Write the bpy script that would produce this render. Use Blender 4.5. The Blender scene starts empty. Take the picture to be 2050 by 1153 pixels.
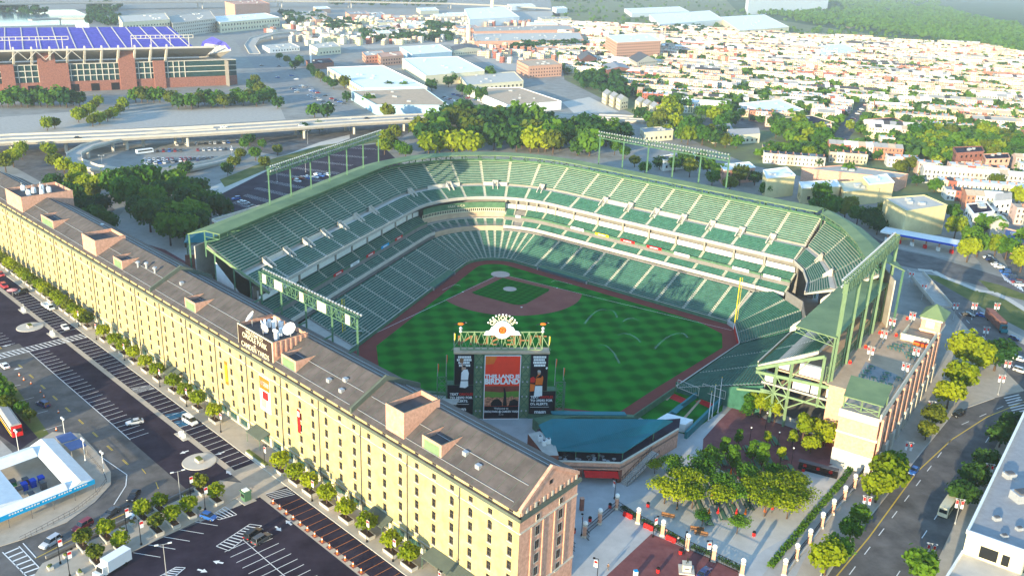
import bpy, math, random
from mathutils import Vector, Matrix
S = bpy.context.scene
COL = S.collection
rnd = random.Random(11)
PI = math.pi
R = math.radians
# ---------------------------------------------------------------- camera
CP = Vector((-79.614, -354.43, 124.743)); PITCH, ROLL, YAW, FPX = .345, .039, .235, 1825.5
_f = Vector((math.sin(YAW)*math.cos(PITCH), math.cos(YAW)*math.cos(PITCH), -math.sin(PITCH)))
_r = Vector((math.cos(YAW), -math.sin(YAW), 0)); _u = _r.cross(_f)
_r2 = _r*math.cos(ROLL)+_u*math.sin(ROLL); _u2 = -_r*math.sin(ROLL)+_u*math.cos(ROLL)
cam = bpy.data.cameras.new('camera'); co = bpy.data.objects.new('camera', cam); COL.objects.link(co)
M = Matrix((_r2, _u2, -_f)).transposed().to_4x4(); M.translation = CP
co.matrix_world = M
cam.sensor_width = 36; cam.lens = 36*FPX/2050; cam.clip_start = 1; cam.clip_end = 20000
S.camera = co
def ray(u, v): return _r2*((u-1025)/FPX) - _u2*((v-576.5)/FPX) + _f
def G(u, v, z=0.):
    """the point of height z seen at photo position u, v"""
    d = ray(u, v); return CP + d*((z-CP.z)/d.z)
def zat(x, y, v):
    lo, hi = -5., 200.
    for _ in range(40):
        m = (lo+hi)/2; d = Vector((x, y, m))-CP
        if 576.5-FPX*d.dot(_u2)/d.dot(_f) > v: lo = m
        else: hi = m
    return lo
# ---------------------------------------------------------------- materials
MATS = {}
def mat(name, col, rough=.8, var=.12, scale=.6, metal=0., kind=None, col2=None, emit=0, spec=.06, bump=0):
    if name in MATS: return MATS[name]
    m = bpy.data.materials.new(name); m.use_nodes = True; nt = m.node_tree; n = nt.nodes; L = nt.links
    b = n['Principled BSDF']; b.inputs['Roughness'].default_value = rough; b.inputs['Metallic'].default_value = metal
    b.inputs['Specular IOR Level'].default_value = spec
    c = (*col, 1)
    b.inputs['Base Color'].default_value = c
    if var > 0:
        tc = n.new('ShaderNodeTexCoord'); no = n.new('ShaderNodeTexNoise'); no.inputs['Scale'].default_value = scale
        no.inputs['Detail'].default_value = 6; no.inputs['Roughness'].default_value = .65
        L.new(tc.outputs['Object'], no.inputs['Vector'])
        r = n.new('ShaderNodeValToRGB'); L.new(no.outputs['Fac'], r.inputs['Fac'])
        e = r.color_ramp.elements; e[0].position = .3; e[1].position = .7
        lo = [max(0, x*(1-var)) for x in col]; hi = [min(1, x*(1+var)) for x in (col2 or col)]
        e[0].color = (*lo, 1); e[1].color = (*hi, 1)
        L.new(r.outputs['Color'], b.inputs['Base Color'])
        if bump:
            bp = n.new('ShaderNodeBump'); bp.inputs['Strength'].default_value = bump; bp.inputs['Distance'].default_value = .05
            L.new(no.outputs['Fac'], bp.inputs['Height']); L.new(bp.outputs['Normal'], b.inputs['Normal'])
    if emit: b.inputs['Emission Color'].default_value = c; b.inputs['Emission Strength'].default_value = emit
    MATS[name] = m; return m
def leafmat(name, dark, light, trans=.45):
    m = bpy.data.materials.new(name); m.use_nodes = True; nt = m.node_tree; n = nt.nodes; L = nt.links
    b = n['Principled BSDF']; b.inputs['Roughness'].default_value = .75; b.inputs['Specular IOR Level'].default_value = .15
    tc = n.new('ShaderNodeTexCoord'); no = n.new('ShaderNodeTexNoise'); no.inputs['Scale'].default_value = 1.1; no.inputs['Detail'].default_value = 3
    oi = n.new('ShaderNodeObjectInfo'); ad = n.new('ShaderNodeMath'); ad.operation = 'MULTIPLY_ADD'; ad.inputs[1].default_value = .7; ad.inputs[2].default_value = -.35
    L.new(tc.outputs['Object'], no.inputs['Vector']); L.new(oi.outputs['Random'], ad.inputs[0])
    a2 = n.new('ShaderNodeMath'); L.new(no.outputs['Fac'], a2.inputs[0]); L.new(ad.outputs[0], a2.inputs[1])
    r = n.new('ShaderNodeValToRGB'); e = r.color_ramp.elements; e[0].position = .25; e[1].position = .75; e[0].color = (*dark, 1); e[1].color = (*light, 1)
    L.new(a2.outputs[0], r.inputs['Fac']); L.new(r.outputs['Color'], b.inputs['Base Color'])
    t = n.new('ShaderNodeBsdfTranslucent'); L.new(r.outputs['Color'], t.inputs['Color'])
    mx = n.new('ShaderNodeMixShader'); mx.inputs[0].default_value = trans
    L.new(b.outputs[0], mx.inputs[1]); L.new(t.outputs[0], mx.inputs[2]); L.new(mx.outputs[0], n['Material Output'].inputs['Surface'])
    MATS[name] = m; return m
def stripes(name, c1, c2, scale, rot=0, rough=.7, axis='X', checker=False):
    m = bpy.data.materials.new(name); m.use_nodes = True; nt = m.node_tree; n = nt.nodes; L = nt.links
    b = n['Principled BSDF']; b.inputs['Roughness'].default_value = .95; b.inputs['Specular IOR Level'].default_value = 0
    tc = n.new('ShaderNodeTexCoord'); mp = n.new('ShaderNodeMapping'); mp.inputs['Rotation'].default_value = (0, 0, rot)
    L.new(tc.outputs['Object'], mp.inputs['Vector'])
    no = n.new('ShaderNodeTexNoise'); no.inputs['Scale'].default_value = .35; no.inputs['Detail'].default_value = 8
    L.new(tc.outputs['Object'], no.inputs['Vector'])
    def wave(ax):
        w = n.new('ShaderNodeTexWave'); w.bands_direction = ax; w.inputs['Scale'].default_value = scale; w.inputs['Distortion'].default_value = .25
        w.inputs['Detail'].default_value = 2; L.new(mp.outputs[0], w.inputs['Vector']); return w
    w = wave(axis); f = w.outputs['Fac']
    if checker:
        w2 = wave('Y'); s = n.new('ShaderNodeMath'); s.operation = 'ADD'; L.new(f, s.inputs[0]); L.new(w2.outputs['Fac'], s.inputs[1])
        h = n.new('ShaderNodeMath'); h.operation = 'MULTIPLY'; h.inputs[1].default_value = .5; L.new(s.outputs[0], h.inputs[0]); f = h.outputs[0]
    mixn = n.new('ShaderNodeMix'); mixn.inputs[0].default_value = .35
    L.new(f, mixn.inputs[2]); L.new(no.outputs['Fac'], mixn.inputs[3])
    r = n.new('ShaderNodeValToRGB'); e = r.color_ramp.elements; e[0].position = .3; e[1].position = .7; e[0].color = (*c1, 1); e[1].color = (*c2, 1)
    L.new(mixn.outputs[0], r.inputs['Fac']); L.new(r.outputs['Color'], b.inputs['Base Color'])
    MATS[name] = m; return m
# ---------------------------------------------------------------- mesh collecting
class MB:
    def __init__(s): s.v = []; s.f = []; s.m = []; s.ms = []
    def mi(s, m):
        if isinstance(m, str): m = MATS[m]
        if m not in s.ms: s.ms.append(m)
        return s.ms.index(m)
    def face(s, pts, m):
        k = len(s.v); s.v += [tuple(p) for p in pts]; s.f.append(tuple(range(k, k+len(pts)))); s.m.append(s.mi(m)); return s
    def hull(s, a, b, m, caps=True, mt=None):
        """two rings of equal length, walls between, caps"""
        n = len(a); k = len(s.v); s.v += [tuple(p) for p in a]+[tuple(p) for p in b]; i = s.mi(m)
        for j in range(n): s.f.append((k+j, k+(j+1) % n, k+n+(j+1) % n, k+n+j)); s.m.append(i)
        if caps:
            s.f.append(tuple(range(k+n-1, k-1, -1))); s.m.append(i)
            s.f.append(tuple(range(k+n, k+2*n))); s.m.append(s.mi(mt) if mt else i)
        return s
    def prism(s, poly, z0, z1, m, mt=None): return s.hull([(p[0], p[1], z0) for p in poly], [(p[0], p[1], z1) for p in poly], m, True, mt)
    def box(s, x0, x1, y0, y1, z0, z1, m, mt=None): return s.prism([(x0, y0), (x1, y0), (x1, y1), (x0, y1)], z0, z1, m, mt)
    def bar(s, a, b, w, m, h=None):
        """a square bar from a to b"""
        a = Vector(a); b = Vector(b); d = (b-a).normalized(); up = Vector((0, 0, 1)) if abs(d.z) < .95 else Vector((1, 0, 0))
        x = d.cross(up).normalized()*w/2; y = x.cross(d).normalized()*(h or w)/2
        return s.hull([a-x-y, a+x-y, a+x+y, a-x+y], [b-x-y, b+x-y, b+x+y, b-x+y], m)
    def tube(s, a, b, r, m, r2=None, n=7):
        a = Vector(a); b = Vector(b); d = (b-a).normalized(); up = Vector((0, 0, 1)) if abs(d.z) < .95 else Vector((1, 0, 0))
        x = d.cross(up).normalized(); y = d.cross(x); r2 = r if r2 is None else r2
        rg = lambda c, q: [c+(x*math.cos(2*PI*i/n)+y*math.sin(2*PI*i/n))*q for i in range(n)]
        return s.hull(rg(a, r), rg(b, r2), m)
    def ball(s, c, r, m, sx=1, sy=1, sz=1, n=8, k=6):
        rows = []
        for j in range(k+1):
            t = PI*j/k; rows.append([(c[0]+r*sx*math.sin(t)*math.cos(2*PI*i/n), c[1]+r*sy*math.sin(t)*math.sin(2*PI*i/n), c[2]-r*sz*math.cos(t)) for i in range(n)])
        for j in range(k): s.hull(rows[j], rows[j+1], m, False)
        return s
    def lathe(s, c, prof, m, n=10):
        rows = [[(c[0]+r*math.cos(2*PI*i/n), c[1]+r*math.sin(2*PI*i/n), c[2]+z) for i in range(n)] for r, z in prof]
        for j in range(len(rows)-1): s.hull(rows[j], rows[j+1], m, False)
        s.face(rows[-1], m); return s
    def sheet(s, pts, z, m): return s.face([(p[0], p[1], z) for p in pts], m)
    def line(s, a, b, w, z, m):
        a = Vector((a[0], a[1], 0)); b = Vector((b[0], b[1], 0)); d = (b-a).normalized(); n = Vector((-d.y, d.x, 0))*w/2
        return s.sheet([a-n, b-n, b+n, a+n], z, m)
    def build(s, name, parent=None, loc=None, rotz=0, smooth=False):
        me = bpy.data.meshes.new(name); me.from_pydata(s.v, [], s.f)
        for m in s.ms: me.materials.append(m)
        me.polygons.foreach_set('material_index', s.m)
        if smooth: me.polygons.foreach_set('use_smooth', [True]*len(s.f))
        me.validate(); me.update()
        o = bpy.data.objects.new(name, me); COL.objects.link(o)
        if parent: o.parent = parent
        if loc is not None: o.location = loc
        o.rotation_euler.z = rotz
        return o
def tag(o, label=None, cat=None, group=None, kind=None):
    for k, v in (('label', label), ('category', cat), ('group', group), ('kind', kind)):
        if v: o[k] = v
    return o
def thing(name, label, cat, loc=(0, 0, 0), rotz=0, group=None):
    o = bpy.data.objects.new(name, None); COL.objects.link(o); o.location = loc; o.rotation_euler.z = rotz; o.empty_display_size = .5
    return tag(o, label, cat, group)
def struct(name, mb, kind='structure', label=None): return tag(mb.build(name), label, None, None, kind)
def dup(o, loc=None, rotz=None, label=None, group=None, sc=None, parent=None):
    c = o.copy(); COL.objects.link(c); c.parent = parent
    if loc is not None: c.location = loc
    if rotz is not None: c.rotation_euler.z = rotz
    if sc is not None: c.scale = (sc, sc, sc) if not isinstance(sc, tuple) else sc
    if label: c['label'] = label
    if group: c['group'] = group
    for ch in list(o.children): dup(ch, parent=c)
    return c
ORD = 'first second third fourth fifth sixth seventh eighth ninth tenth eleventh twelfth thirteenth fourteenth fifteenth sixteenth seventeenth eighteenth nineteenth twentieth'.split()
def nth(i):
    if i < 20: return ORD[i]
    t, u = divmod(i+1, 10); tens = ['', '', 'twenty', 'thirty', 'forty', 'fifty', 'sixty', 'seventy', 'eighty', 'ninety'][t % 10]
    return (tens+'-'+ORD[u-1]) if u else tens[:-1]+'ieth'
def textmesh(txt, size, m, depth=.03, align='CENTER', bold=0.):
    cu = bpy.data.curves.new('lettering', 'FONT'); cu.body = txt; cu.size = size; cu.align_x = align; cu.align_y = 'CENTER'; cu.extrude = depth; cu.offset = bold; cu.resolution_u = 3
    o = bpy.data.objects.new('lettering', cu); COL.objects.link(o)
    dg = bpy.context.evaluated_depsgraph_get(); me = bpy.data.meshes.new_from_object(o.evaluated_get(dg)); bpy.data.objects.remove(o)
    me.materials.clear(); me.materials.append(MATS[m]); return me
def text(txt, size, m, parent, loc, rot, name='lettering', depth=.03, sx=1., bold=0., align='CENTER'):
    o = bpy.data.objects.new(name, textmesh(txt, size, m, depth, align, bold)); COL.objects.link(o); o.parent = parent; o.location = loc; o.rotation_euler = rot; o.scale = (sx, 1, 1); return o
# palette
mat('brick', (.52, .28, .19), .85, .16, 1.2, col2=(.60, .34, .24)); mat('frame_brown', (.10, .08, .065), .6, .1, 1); mat('brick_dark', (.20, .075, .05), .85, .25, 1.0)
mat('brick_sunlit', (.42, .335, .15), .85, .17, .35, col2=(.47, .39, .19))  # same brick as the gable, with the low sun's yellow put into its colour
mat('brick_red', (.26, .115, .085), .85, .3, .9); mat('stone', (.55, .50, .40), .8, .12, .8); mat('cream', (.66, .60, .42), .8, .1, .3)
mat('white', (.78, .78, .74), .6, .08, .5); mat('white_gloss', (.8, .8, .8), .3, .03, .5)
mat('grey', (.30, .30, .30), .7, .12, .8); mat('grey_dark', (.10, .10, .105), .7, .15, .8); mat('black', (.012, .012, .014), .6, .1, 1)
mat('metal', (.45, .46, .46), .45, .1, 2, metal=.4); mat('steel_green', (.07, .15, .09), .6, .15, .6, col2=(.09, .18, .10)); mat('steel_pale', (.17, .25, .13), .6, .15, .5)
mat('roof_slate', (.085, .075, .07), .75, .18, .25, col2=(.11, .095, .09)); mat('roof_trim', (.10, .12, .095), .7, .12, .5)
mat('roof_green', (.13, .20, .10), .65, .15, .12, col2=(.17, .23, .11)); mat('roof_teal', (.02, .17, .19), .5, .12, .2)
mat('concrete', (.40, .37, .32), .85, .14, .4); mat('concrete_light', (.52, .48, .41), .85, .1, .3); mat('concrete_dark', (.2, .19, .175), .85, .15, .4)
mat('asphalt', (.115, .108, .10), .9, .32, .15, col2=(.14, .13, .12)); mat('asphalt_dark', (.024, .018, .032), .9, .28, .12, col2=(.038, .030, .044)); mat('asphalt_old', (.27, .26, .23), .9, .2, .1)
mat('paint_white', (.75, .75, .72), .7, .1, 1); mat('paint_yellow', (.62, .43, .08), .7, .12, 1); mat('paint_orange', (.5, .18, .06), .7, .12, 1)
mat('pavers_red', (.16, .06, .062), .85, .18, .3, col2=(.20, .08, .075)); mat('sidewalk', (.44, .38, .30), .85, .12, .35); mat('plaza', (.42, .42, .40), .85, .12, .25)
mat('soil', (.06, .035, .02), .95, .3, 2); mat('dirt', (.27, .085, .065), .9, .16, .12, col2=(.27, .095, .07)); mat('track', (.20, .05, .04), .9, .12, .2)
mat('lawn', (.07, .13, .025), .9, .3, .08, col2=(.16, .15, .05)); mat('glass', (.014, .016, .018), .25, .2, .8, spec=.3); mat('glass_teal', (.02, .055, .055), .3, .3, .4, spec=.3)
mat('seat_green', (.026, .095, .066), .6, .16, .5, col2=(.038, .125, .085)); mat('seat_row', (.36, .37, .29), .85, .14, .5)
mat('orange', (.72, .15, .02), .6, .1, 1); mat('red', (.55, .02, .02), .5, .12, 1); mat('blue', (.01, .06, .42), .5, .1, 1); mat('blue_bright', (.01, .33, .62), .5, .1, 1)
mat('yellow', (.75, .55, .02), .5, .1, 1); mat('bark', (.09, .06, .04), .95, .3, 3); mat('wood', (.22, .11, .05), .8, .2, 2); mat('green_bin', (.01, .12, .05), .5, .1, 1)
mat('skin', (.5, .3, .2), .6, .05, 2); mat('tan', (.50, .36, .24), .8, .15, .3); mat('purple', (.07, .065, .33), .7, .15, .25, col2=(.09, .085, .40)); mat('car_glass', (.012, .016, .02), .08, 0, spec=.7); mat('tyre', (.01, .01, .01), .8, .0)
mat('rim', (.4, .4, .42), .3, 0, metal=.7); mat('lamp_white', (.85, .83, .75), .3, 0); mat('headlight', (.8, .8, .75), .15, 0)
mat('lane', (.24, .235, .22), .9, .2, .2)
stripes('turf', (.006, .10, .012), (.015, .19, .020), .042, 0, checker=True)
stripes('infield_turf', (.007, .085, .010), (.013, .14, .016), .11, R(45), checker=True)
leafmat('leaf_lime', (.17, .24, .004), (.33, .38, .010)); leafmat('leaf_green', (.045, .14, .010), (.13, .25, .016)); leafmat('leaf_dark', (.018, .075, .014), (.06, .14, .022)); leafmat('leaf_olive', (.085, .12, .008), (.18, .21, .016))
# ---------------------------------------------------------------- daylight
SUN_TH, SUN_EL = R(45), R(9.5)
W_ = bpy.data.worlds.new('World'); S.world = W_; W_.use_nodes = True
nt = W_.node_tree; sk = nt.nodes.new('ShaderNodeTexSky'); sk.sky_type = 'NISHITA'; sk.sun_disc = False
sk.sun_elevation = SUN_EL; sk.sun_rotation = R(224); sk.air_density = 1.2; sk.dust_density = .1; sk.ozone_density = 3.2
bg = nt.nodes['Background']; bg.inputs['Strength'].default_value = .15; nt.links.new(sk.outputs[0], bg.inputs['Color'])
sl = bpy.data.lights.new('sun', 'SUN'); sl.energy = 2.75; sl.angle = R(.5); sl.color = (1, .83, .54)
so = bpy.data.objects.new('sun', sl); COL.objects.link(so)
so.rotation_euler = Vector((math.cos(SUN_TH)*math.cos(SUN_EL), math.sin(SUN_TH)*math.cos(SUN_EL), -math.sin(SUN_EL))).to_track_quat('-Z', 'Y').to_euler()
S.view_settings.view_transform = 'Standard'; S.view_settings.look = 'None'; S.view_settings.exposure = 2.15; S.view_settings.gamma = 1
S.cycles.max_bounces = 6; S.cycles.diffuse_bounces = 3; S.cycles.transparent_max_bounces = 8; S.cycles.use_denoising = True
# ---------------------------------------------------------------- the long brick warehouse (frame: x along it, y out to the car park)
WO = Vector((-41.6, -209.6, 0)); WA = math.atan2(.846, -.533)
WX = Vector((-.533, .846, 0)); WN = Vector((-.846, -.533, 0))
def WH(s, y, z=0.): return WO+WX*s+WN*y+Vector((0, 0, z))
WL, WD, EAVE, RIDGE = 330., 19.2, 25.6, 30.6
wh = thing('warehouse', 'very long brick warehouse with rows of small windows beside the car park', 'warehouse', WO, WA)
SK = 2.0   # the gable end is skewed
sill_z = [(24.75, .8, .8, 0), (21.7, 1.0, 1.3, 0), (18.6, 1.3, 2.1, 1), (15.3, 1.3, 2.0, 0), (12.1, 1.3, 2.0, 0), (8.9, 1.3, 2.0, 0), (5.7, 1.3, 2.0, 0)]
cols = [2.5+5.72*k for k in range(57)]
wb = MB()
xs = [0.]
for c in cols: xs += [c-.65, c+.65]
xs.append(WL)
zs = [2.7]
for z, w, h, a in reversed(sill_z): zs += [z-h/2, z+h/2]
zs.append(EAVE)
for i in range(len(xs)-1):
    for j in range(len(zs)-1):
        x0, x1, z0, z1 = xs[i], xs[i+1], zs[j], zs[j+1]
        if i % 2 and j % 2:      # an opening: four reveals
            d = -.3
            wb.face([(x0, 0, z0), (x0, d, z0), (x1, d, z0), (x1, 0, z0)], 'stone'); wb.face([(x0, 0, z1), (x1, 0, z1), (x1, d, z1), (x0, d, z1)], 'brick_sunlit')
            wb.face([(x0, 0, z0), (x0, 0, z1), (x0, d, z1), (x0, d, z0)], 'brick_sunlit'); wb.face([(x1, 0, z0), (x1, d, z0), (x1, d, z1), (x1, 0, z1)], 'brick_sunlit')
        else: wb.face([(x0, 0, z0), (x0, 0, z1), (x1, 0, z1), (x1, 0, z0)], 'brick_sunlit')
wb.face([(0, 0, 0), (0, 0, EAVE), (SK, -WD, EAVE), (SK, -WD, 0)], 'brick'); wb.face([(SK, -WD, 0), (SK, -WD, EAVE), (WL, -WD, EAVE), (WL, -WD, 0)], 'brick')
wb.face([(WL, -WD, 0), (WL, -WD, EAVE), (WL, 0, EAVE), (WL, 0, 0)], 'brick')
wb.face([(0, 0, EAVE), (SK/2, -WD/2, RIDGE+.6), (SK, -WD, EAVE)], 'brick')
wb.build('wall', wh)
# stringcourses and cornice
cb = MB()
cb.box(-.6, WL, 0, .65, 23.55, 24.35, 'roof_trim', 'roof_slate'); cb.box(0, WL, 0, .35, 23.25, 23.55, 'stone')
cb.box(0, WL, 0, .14, 20.55, 20.75, 'stone'); cb.box(0, WL, 0, .12, 3.35, 3.6, 'stone')
def gpt(t, o=0.): # along the gable, o outwards
    L = math.hypot(SK, WD); return (SK*t-o*WD/L, -WD*t-o*SK/L)
def gband(z0, z1, o, m, t0=0., t1=1., o0=0., mt=None): cb.prism([gpt(t0, o0), gpt(t0, o), gpt(t1, o), gpt(t1, o0)][::-1], z0, z1, m, mt)
gband(23.55, 24.35, .65, 'roof_trim', -.03, 1.03, .003); gband(23.2, 23.55, .35, 'stone', 0, 1, .003); gband(20.4, 20.75, .25, 'stone', 0, 1, .003); gband(5.0, 5.4, .25, 'stone', 0, 1, .003)
for k in range(14): gband(24.36, 25.5, .12, 'stone' if k % 2 else 'brick', (k+.3)/14, (k+.7)/14, .003)
cb.build('cornice', wh)
gm = MB()      # raking parapet of the gable
for a, b in (((0, EAVE), (.5, RIDGE+.6)), ((.5, RIDGE+.6), (1, EAVE))):
    pa, pb = gpt(a[0], .3), gpt(b[0], .3); qa, qb = gpt(a[0], -.4), gpt(b[0], -.4)
    gm.hull([(*pa, a[1]-.35), (*qa, a[1]-.35), (*qa, a[1]+.45), (*pa, a[1]+.45)], [(*pb, b[1]-.35), (*qb, b[1]-.35), (*qb, b[1]+.45), (*pb, b[1]+.45)], 'brick')
gm.build('gable_parapet', wh)
# roof: two slopes split at the firewalls, seams
for s0, s1 in ((.5, 53.8), (54.4, 157.6), (158.2, WL)):
    rb = MB(); k0 = SK/2 if s0 < 1 else 0
    rb.hull([(s0, .55, EAVE+.02), (s1, .55, EAVE+.02), (s1, .55, EAVE-.2), (s0, .55, EAVE-.2)], [(s0+k0, -WD/2, RIDGE), (s1, -WD/2, RIDGE), (s1, -WD/2, RIDGE-.22), (s0+k0, -WD/2, RIDGE-.22)], 'roof_slate')
    rb.hull([(s0+k0, -WD/2-.001, RIDGE), (s1, -WD/2-.001, RIDGE), (s1, -WD/2-.001, RIDGE-.22), (s0+k0, -WD/2-.001, RIDGE-.22)], [(s0+2*k0, -WD-.5, EAVE), (s1, -WD-.5, EAVE), (s1, -WD-.5, EAVE-.2), (s0+2*k0, -WD-.5, EAVE-.2)], 'roof_slate')
    zr = lambda y: EAVE+(RIDGE-EAVE)*(.55-y)/(WD/2+.55)
    x = s0+1.5
    while x < s1-1:
        rb.bar((x, .4, zr(.4)+.05), (x, -WD/2+.2, zr(-WD/2+.2)+.05), .1, 'roof_trim', .06); x += 2.9
    for y in (-.7, -4.7): rb.bar((s0+2, y, zr(y)+.12), (s1-.5, y, zr(y)+.12), .10, 'metal', .10)
    for y in (-11.5, -15): 
        z = RIDGE-(RIDGE-EAVE)*(-y-WD/2)/(WD/2+.5)+.1; rb.bar((s0+3, y, z), (s1-.5, y, z), .12, 'metal', .10)
    rb.build('roof', wh)
for s in (54.1, 157.9):
    fb = MB()
    for a, b in (((.7, EAVE-.3), (-WD/2, RIDGE-.1)), ((-WD/2, RIDGE-.1), (-WD-.6, EAVE-.3))):
        fb.hull([(s-.3, a[0], a[1]), (s+.3, a[0], a[1]), (s+.3, a[0], a[1]+1.5), (s-.3, a[0], a[1]+1.5)], [(s-.3, b[0], b[1]), (s+.3, b[0], b[1]), (s+.3, b[0], b[1]+1.5), (s-.3, b[0], b[1]+1.5)], 'roof_trim')
    fb.build('firewall', wh)
# windows
def win_mesh(w, h, arched):
    b = MB(); b.face([(-w/2, -.24, -h/2), (-w/2, -.24, h/2), (w/2, -.24, h/2), (w/2, -.24, -h/2)], 'glass')
    t = .07
    b.box(-w/2, -w/2+t, -.24, -.15, -h/2, h/2, 'frame_brown'); b.box(w/2-t, w/2, -.24, -.15, -h/2, h/2, 'frame_brown')
    b.box(-w/2+t, w/2-t, -.24, -.151, h/2-t, h/2, 'frame_brown'); b.box(-w/2+t, w/2-t, -.24, -.151, -h/2, -h/2+t, 'frame_brown'); b.box(-w/2+t, w/2-t, -.24, -.17, -.04, .04, 'frame_brown'); b.box(-.03, .03, -.24, -.175, -h/2+t, h/2-t, 'frame_brown')
    b.box(-w/2-.12, w/2+.12, .003, .12, -h/2-.16, -h/2-.003, 'stone')
    if arched:
        n = 5
        for sg in (-1, 1):
            pts = [(sg*w/2, 0, h/2)]+[(sg*w/2*math.cos(PI/2*i/n), 0, h/2-w/2*.8+w/2*.8*math.sin(PI/2*i/n)) for i in range(n+1)]
            b.face(pts if sg < 0 else pts[::-1], 'brick_sunlit')
    return b
rowmb = [win_mesh(w if w > 1.2 else 1.3, h, a) for z, w, h, a in sill_z]
rest = MB(); protos = {}; npart = 0
allw = sorted(((c, r) for c in cols for r in range(7)), key=lambda t: t[0])
for c, r in allw:
    z = sill_z[r][0]
    if npart < 99:
        if r not in protos: o = rowmb[r].build('window', wh); protos[r] = o
        else: o = dup(protos[r], parent=wh)
        o.location = (c, 0, z); npart += 1
    else:
        mb = rowmb[r]; k = len(rest.v); rest.v += [(x+c, y, zz+z) for x, y, zz in mb.v]
        mp = [rest.mi(m) for m in mb.ms]; rest.f += [tuple(i+k for i in f) for f in mb.f]; rest.m += [mp[i] for i in mb.m]
tag(rest.build('window', wh), kind='stuff')
for c in (.3, .7):  # gable windows in two tall bays
    px, py = gpt(c); ang = math.atan2(-WD, SK)-PI/2+PI
    for z, w, h, a in sill_z[:1]+sill_z[1:]:
        if z > 24: h, w = .9, .9
        b = MB(); b.box(-w/2-.1, w/2+.1, 0, .1, -h/2-.2, h/2+.05, 'stone'); b.face([(w/2, .103, -h/2), (w/2, .103, h/2), (-w/2, .103, h/2), (-w/2, .103, -h/2)], 'glass')
        b.box(-.04, .04, .104, .14, -h/2, h/2, 'frame_brown'); b.box(-w/2, w/2, .104, .139, -.04, .04, 'frame_brown')
        if a: b.prism([(-w/2-.35, 0), (w/2+.35, 0), (w/2+.35, .12), (-w/2-.35, .12)], h/2+.25, h/2+.55, 'brick')
        o = b.build('gable_window', wh, (px-.0, py, z), math.atan2(-SK, -WD)-PI/2-PI/2); o.rotation_euler.z = math.atan2(-WD, SK)+PI
for c in (.2, .4, .6, .8):
    px, py = gpt(c); b = MB(); b.box(-.18, .18, .003, .22, 5.4, 20.4, 'brick'); o = b.build('pilaster', wh, (px, py, 0), math.atan2(-WD, SK)+PI)
b = MB(); px, py = gpt(.5); b.box(-.5, .5, .003, .06, -.4, .5, 'glass'); b.build('attic_window', wh, (px, py, 27.8), math.atan2(-WD, SK)+PI)
# ground floor: piers, teal storefronts
gb = MB(); gs = MB(); SFX = []
x = 0.
while x < WL-4:
    gb.box(x, x+1.0, -.5, .06, 0, 2.7, 'cream'); gb.box(x+1, x+5.72, -.5, .05, 0, .45, 'cream'); SFX.append(x); x += 5.72
gb.face([(0, -.5, 2.69), (WL, -.5, 2.69), (WL, 0, 2.69), (0, 0, 2.69)], 'stone')
gb.build('pier_base', wh); gs.box(1, 5.72, -.62, -.5, .45, 2.7, 'glass_teal'); gs.box(3.2, 3.35, -.499, -.4, .45, 2.7, 'steel_green'); o = gs.build('storefront', wh)
for x in SFX[1:]: dup(o, (x, 0, 0), parent=wh)
for k in range(19):
    s = 17.15+17.06*k
    if s < WL: b = MB(); b.tube((s, .18, 0), (s, .18, 23.2), .13, 'grey_dark', n=5); b.lathe((s, .2, 20.2), [(.12, 0), (.25, .3), (.25, .6)], 'grey_dark', 5); b.build('downspout', wh)
for s0, s1 in ((92, 99), (39.3, 46.5), (12, 25.5), (142, 149), (231, 237), (208, 214)):
    b = MB(); b.hull([(s0, .1, 4.3), (s1, .1, 4.3), (s1, .1, 4.15), (s0, .1, 4.15)], [(s0, 3.4, 3.3), (s1, 3.4, 3.3), (s1, 3.4, 3.1), (s0, 3.4, 3.1)], 'roof_trim')
    for s in (s0+.2, s1-.2): b.tube((s, 3.2, 0), (s, 3.2, 3.1), .07, 'steel_green', n=5)
    b.build('awning', wh)
# dormers with open tops and the taller lift houses
def dormer(name, s0, s1, z1, depth, y0=-.9, panel=True):
    b = MB(); t = .35; zb = 25.4; zt = z1
    d = -depth
    b.prism([(s0, d), (s1, d), (s1, d+t), (s0, d+t)], zb, zt, 'brick', 'roof_trim'); b.prism([(s0, y0-t), (s1, y0-t), (s1, y0), (s0, y0)], zb-.3, zt, 'brick', 'roof_trim')
    b.prism([(s0, d+t), (s0+t, d+t), (s0+t, y0-t), (s0, y0-t)], zb, zt, 'brick', 'roof_trim'); b.prism([(s1-t, d+t), (s1, d+t), (s1, y0-t), (s1-t, y0-t)], zb, zt, 'brick', 'roof_trim')
    b.sheet([(s0+t, d+t), (s1-t, d+t), (s1-t, y0-t), (s0+t, y0-t)], zt-1.2, 'roof_slate')
    o = b.build(name, wh)
    if panel: p = MB(); p.box(s0+.7, s1-.7, y0+.003, y0+.06, zb+.4, zt-.7, 'steel_pale'); p.build('louvre_panel', o)
    return o
for s0, s1 in ((24.1, 30.4), (79.3, 86), (131.5, 138), (181, 187.7), (240, 252)): dormer('dormer', s0, s1, 29.3, 8.2 if s0 < 230 else 9)
for s0, s1, z, dp in ((35.8, 42.2, 32.4, 10.5), (200.1, 211.3, 31.6, 10.6), (270, 288, 32.2, 19.5)): dormer('lift_house', s0, s1, z, dp, -.3, False)
so_ = dormer('lift_house', 88.4, 106, 31.6, 10.5, -.15, False)
pb = MB()
for k in range(7): pb.box(88.12, 88.4, -1.2-k*1.45, -.75-k*1.45, 27.5+.1*k, 31.4, 'brick')
pb.build('pilaster', so_)
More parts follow.
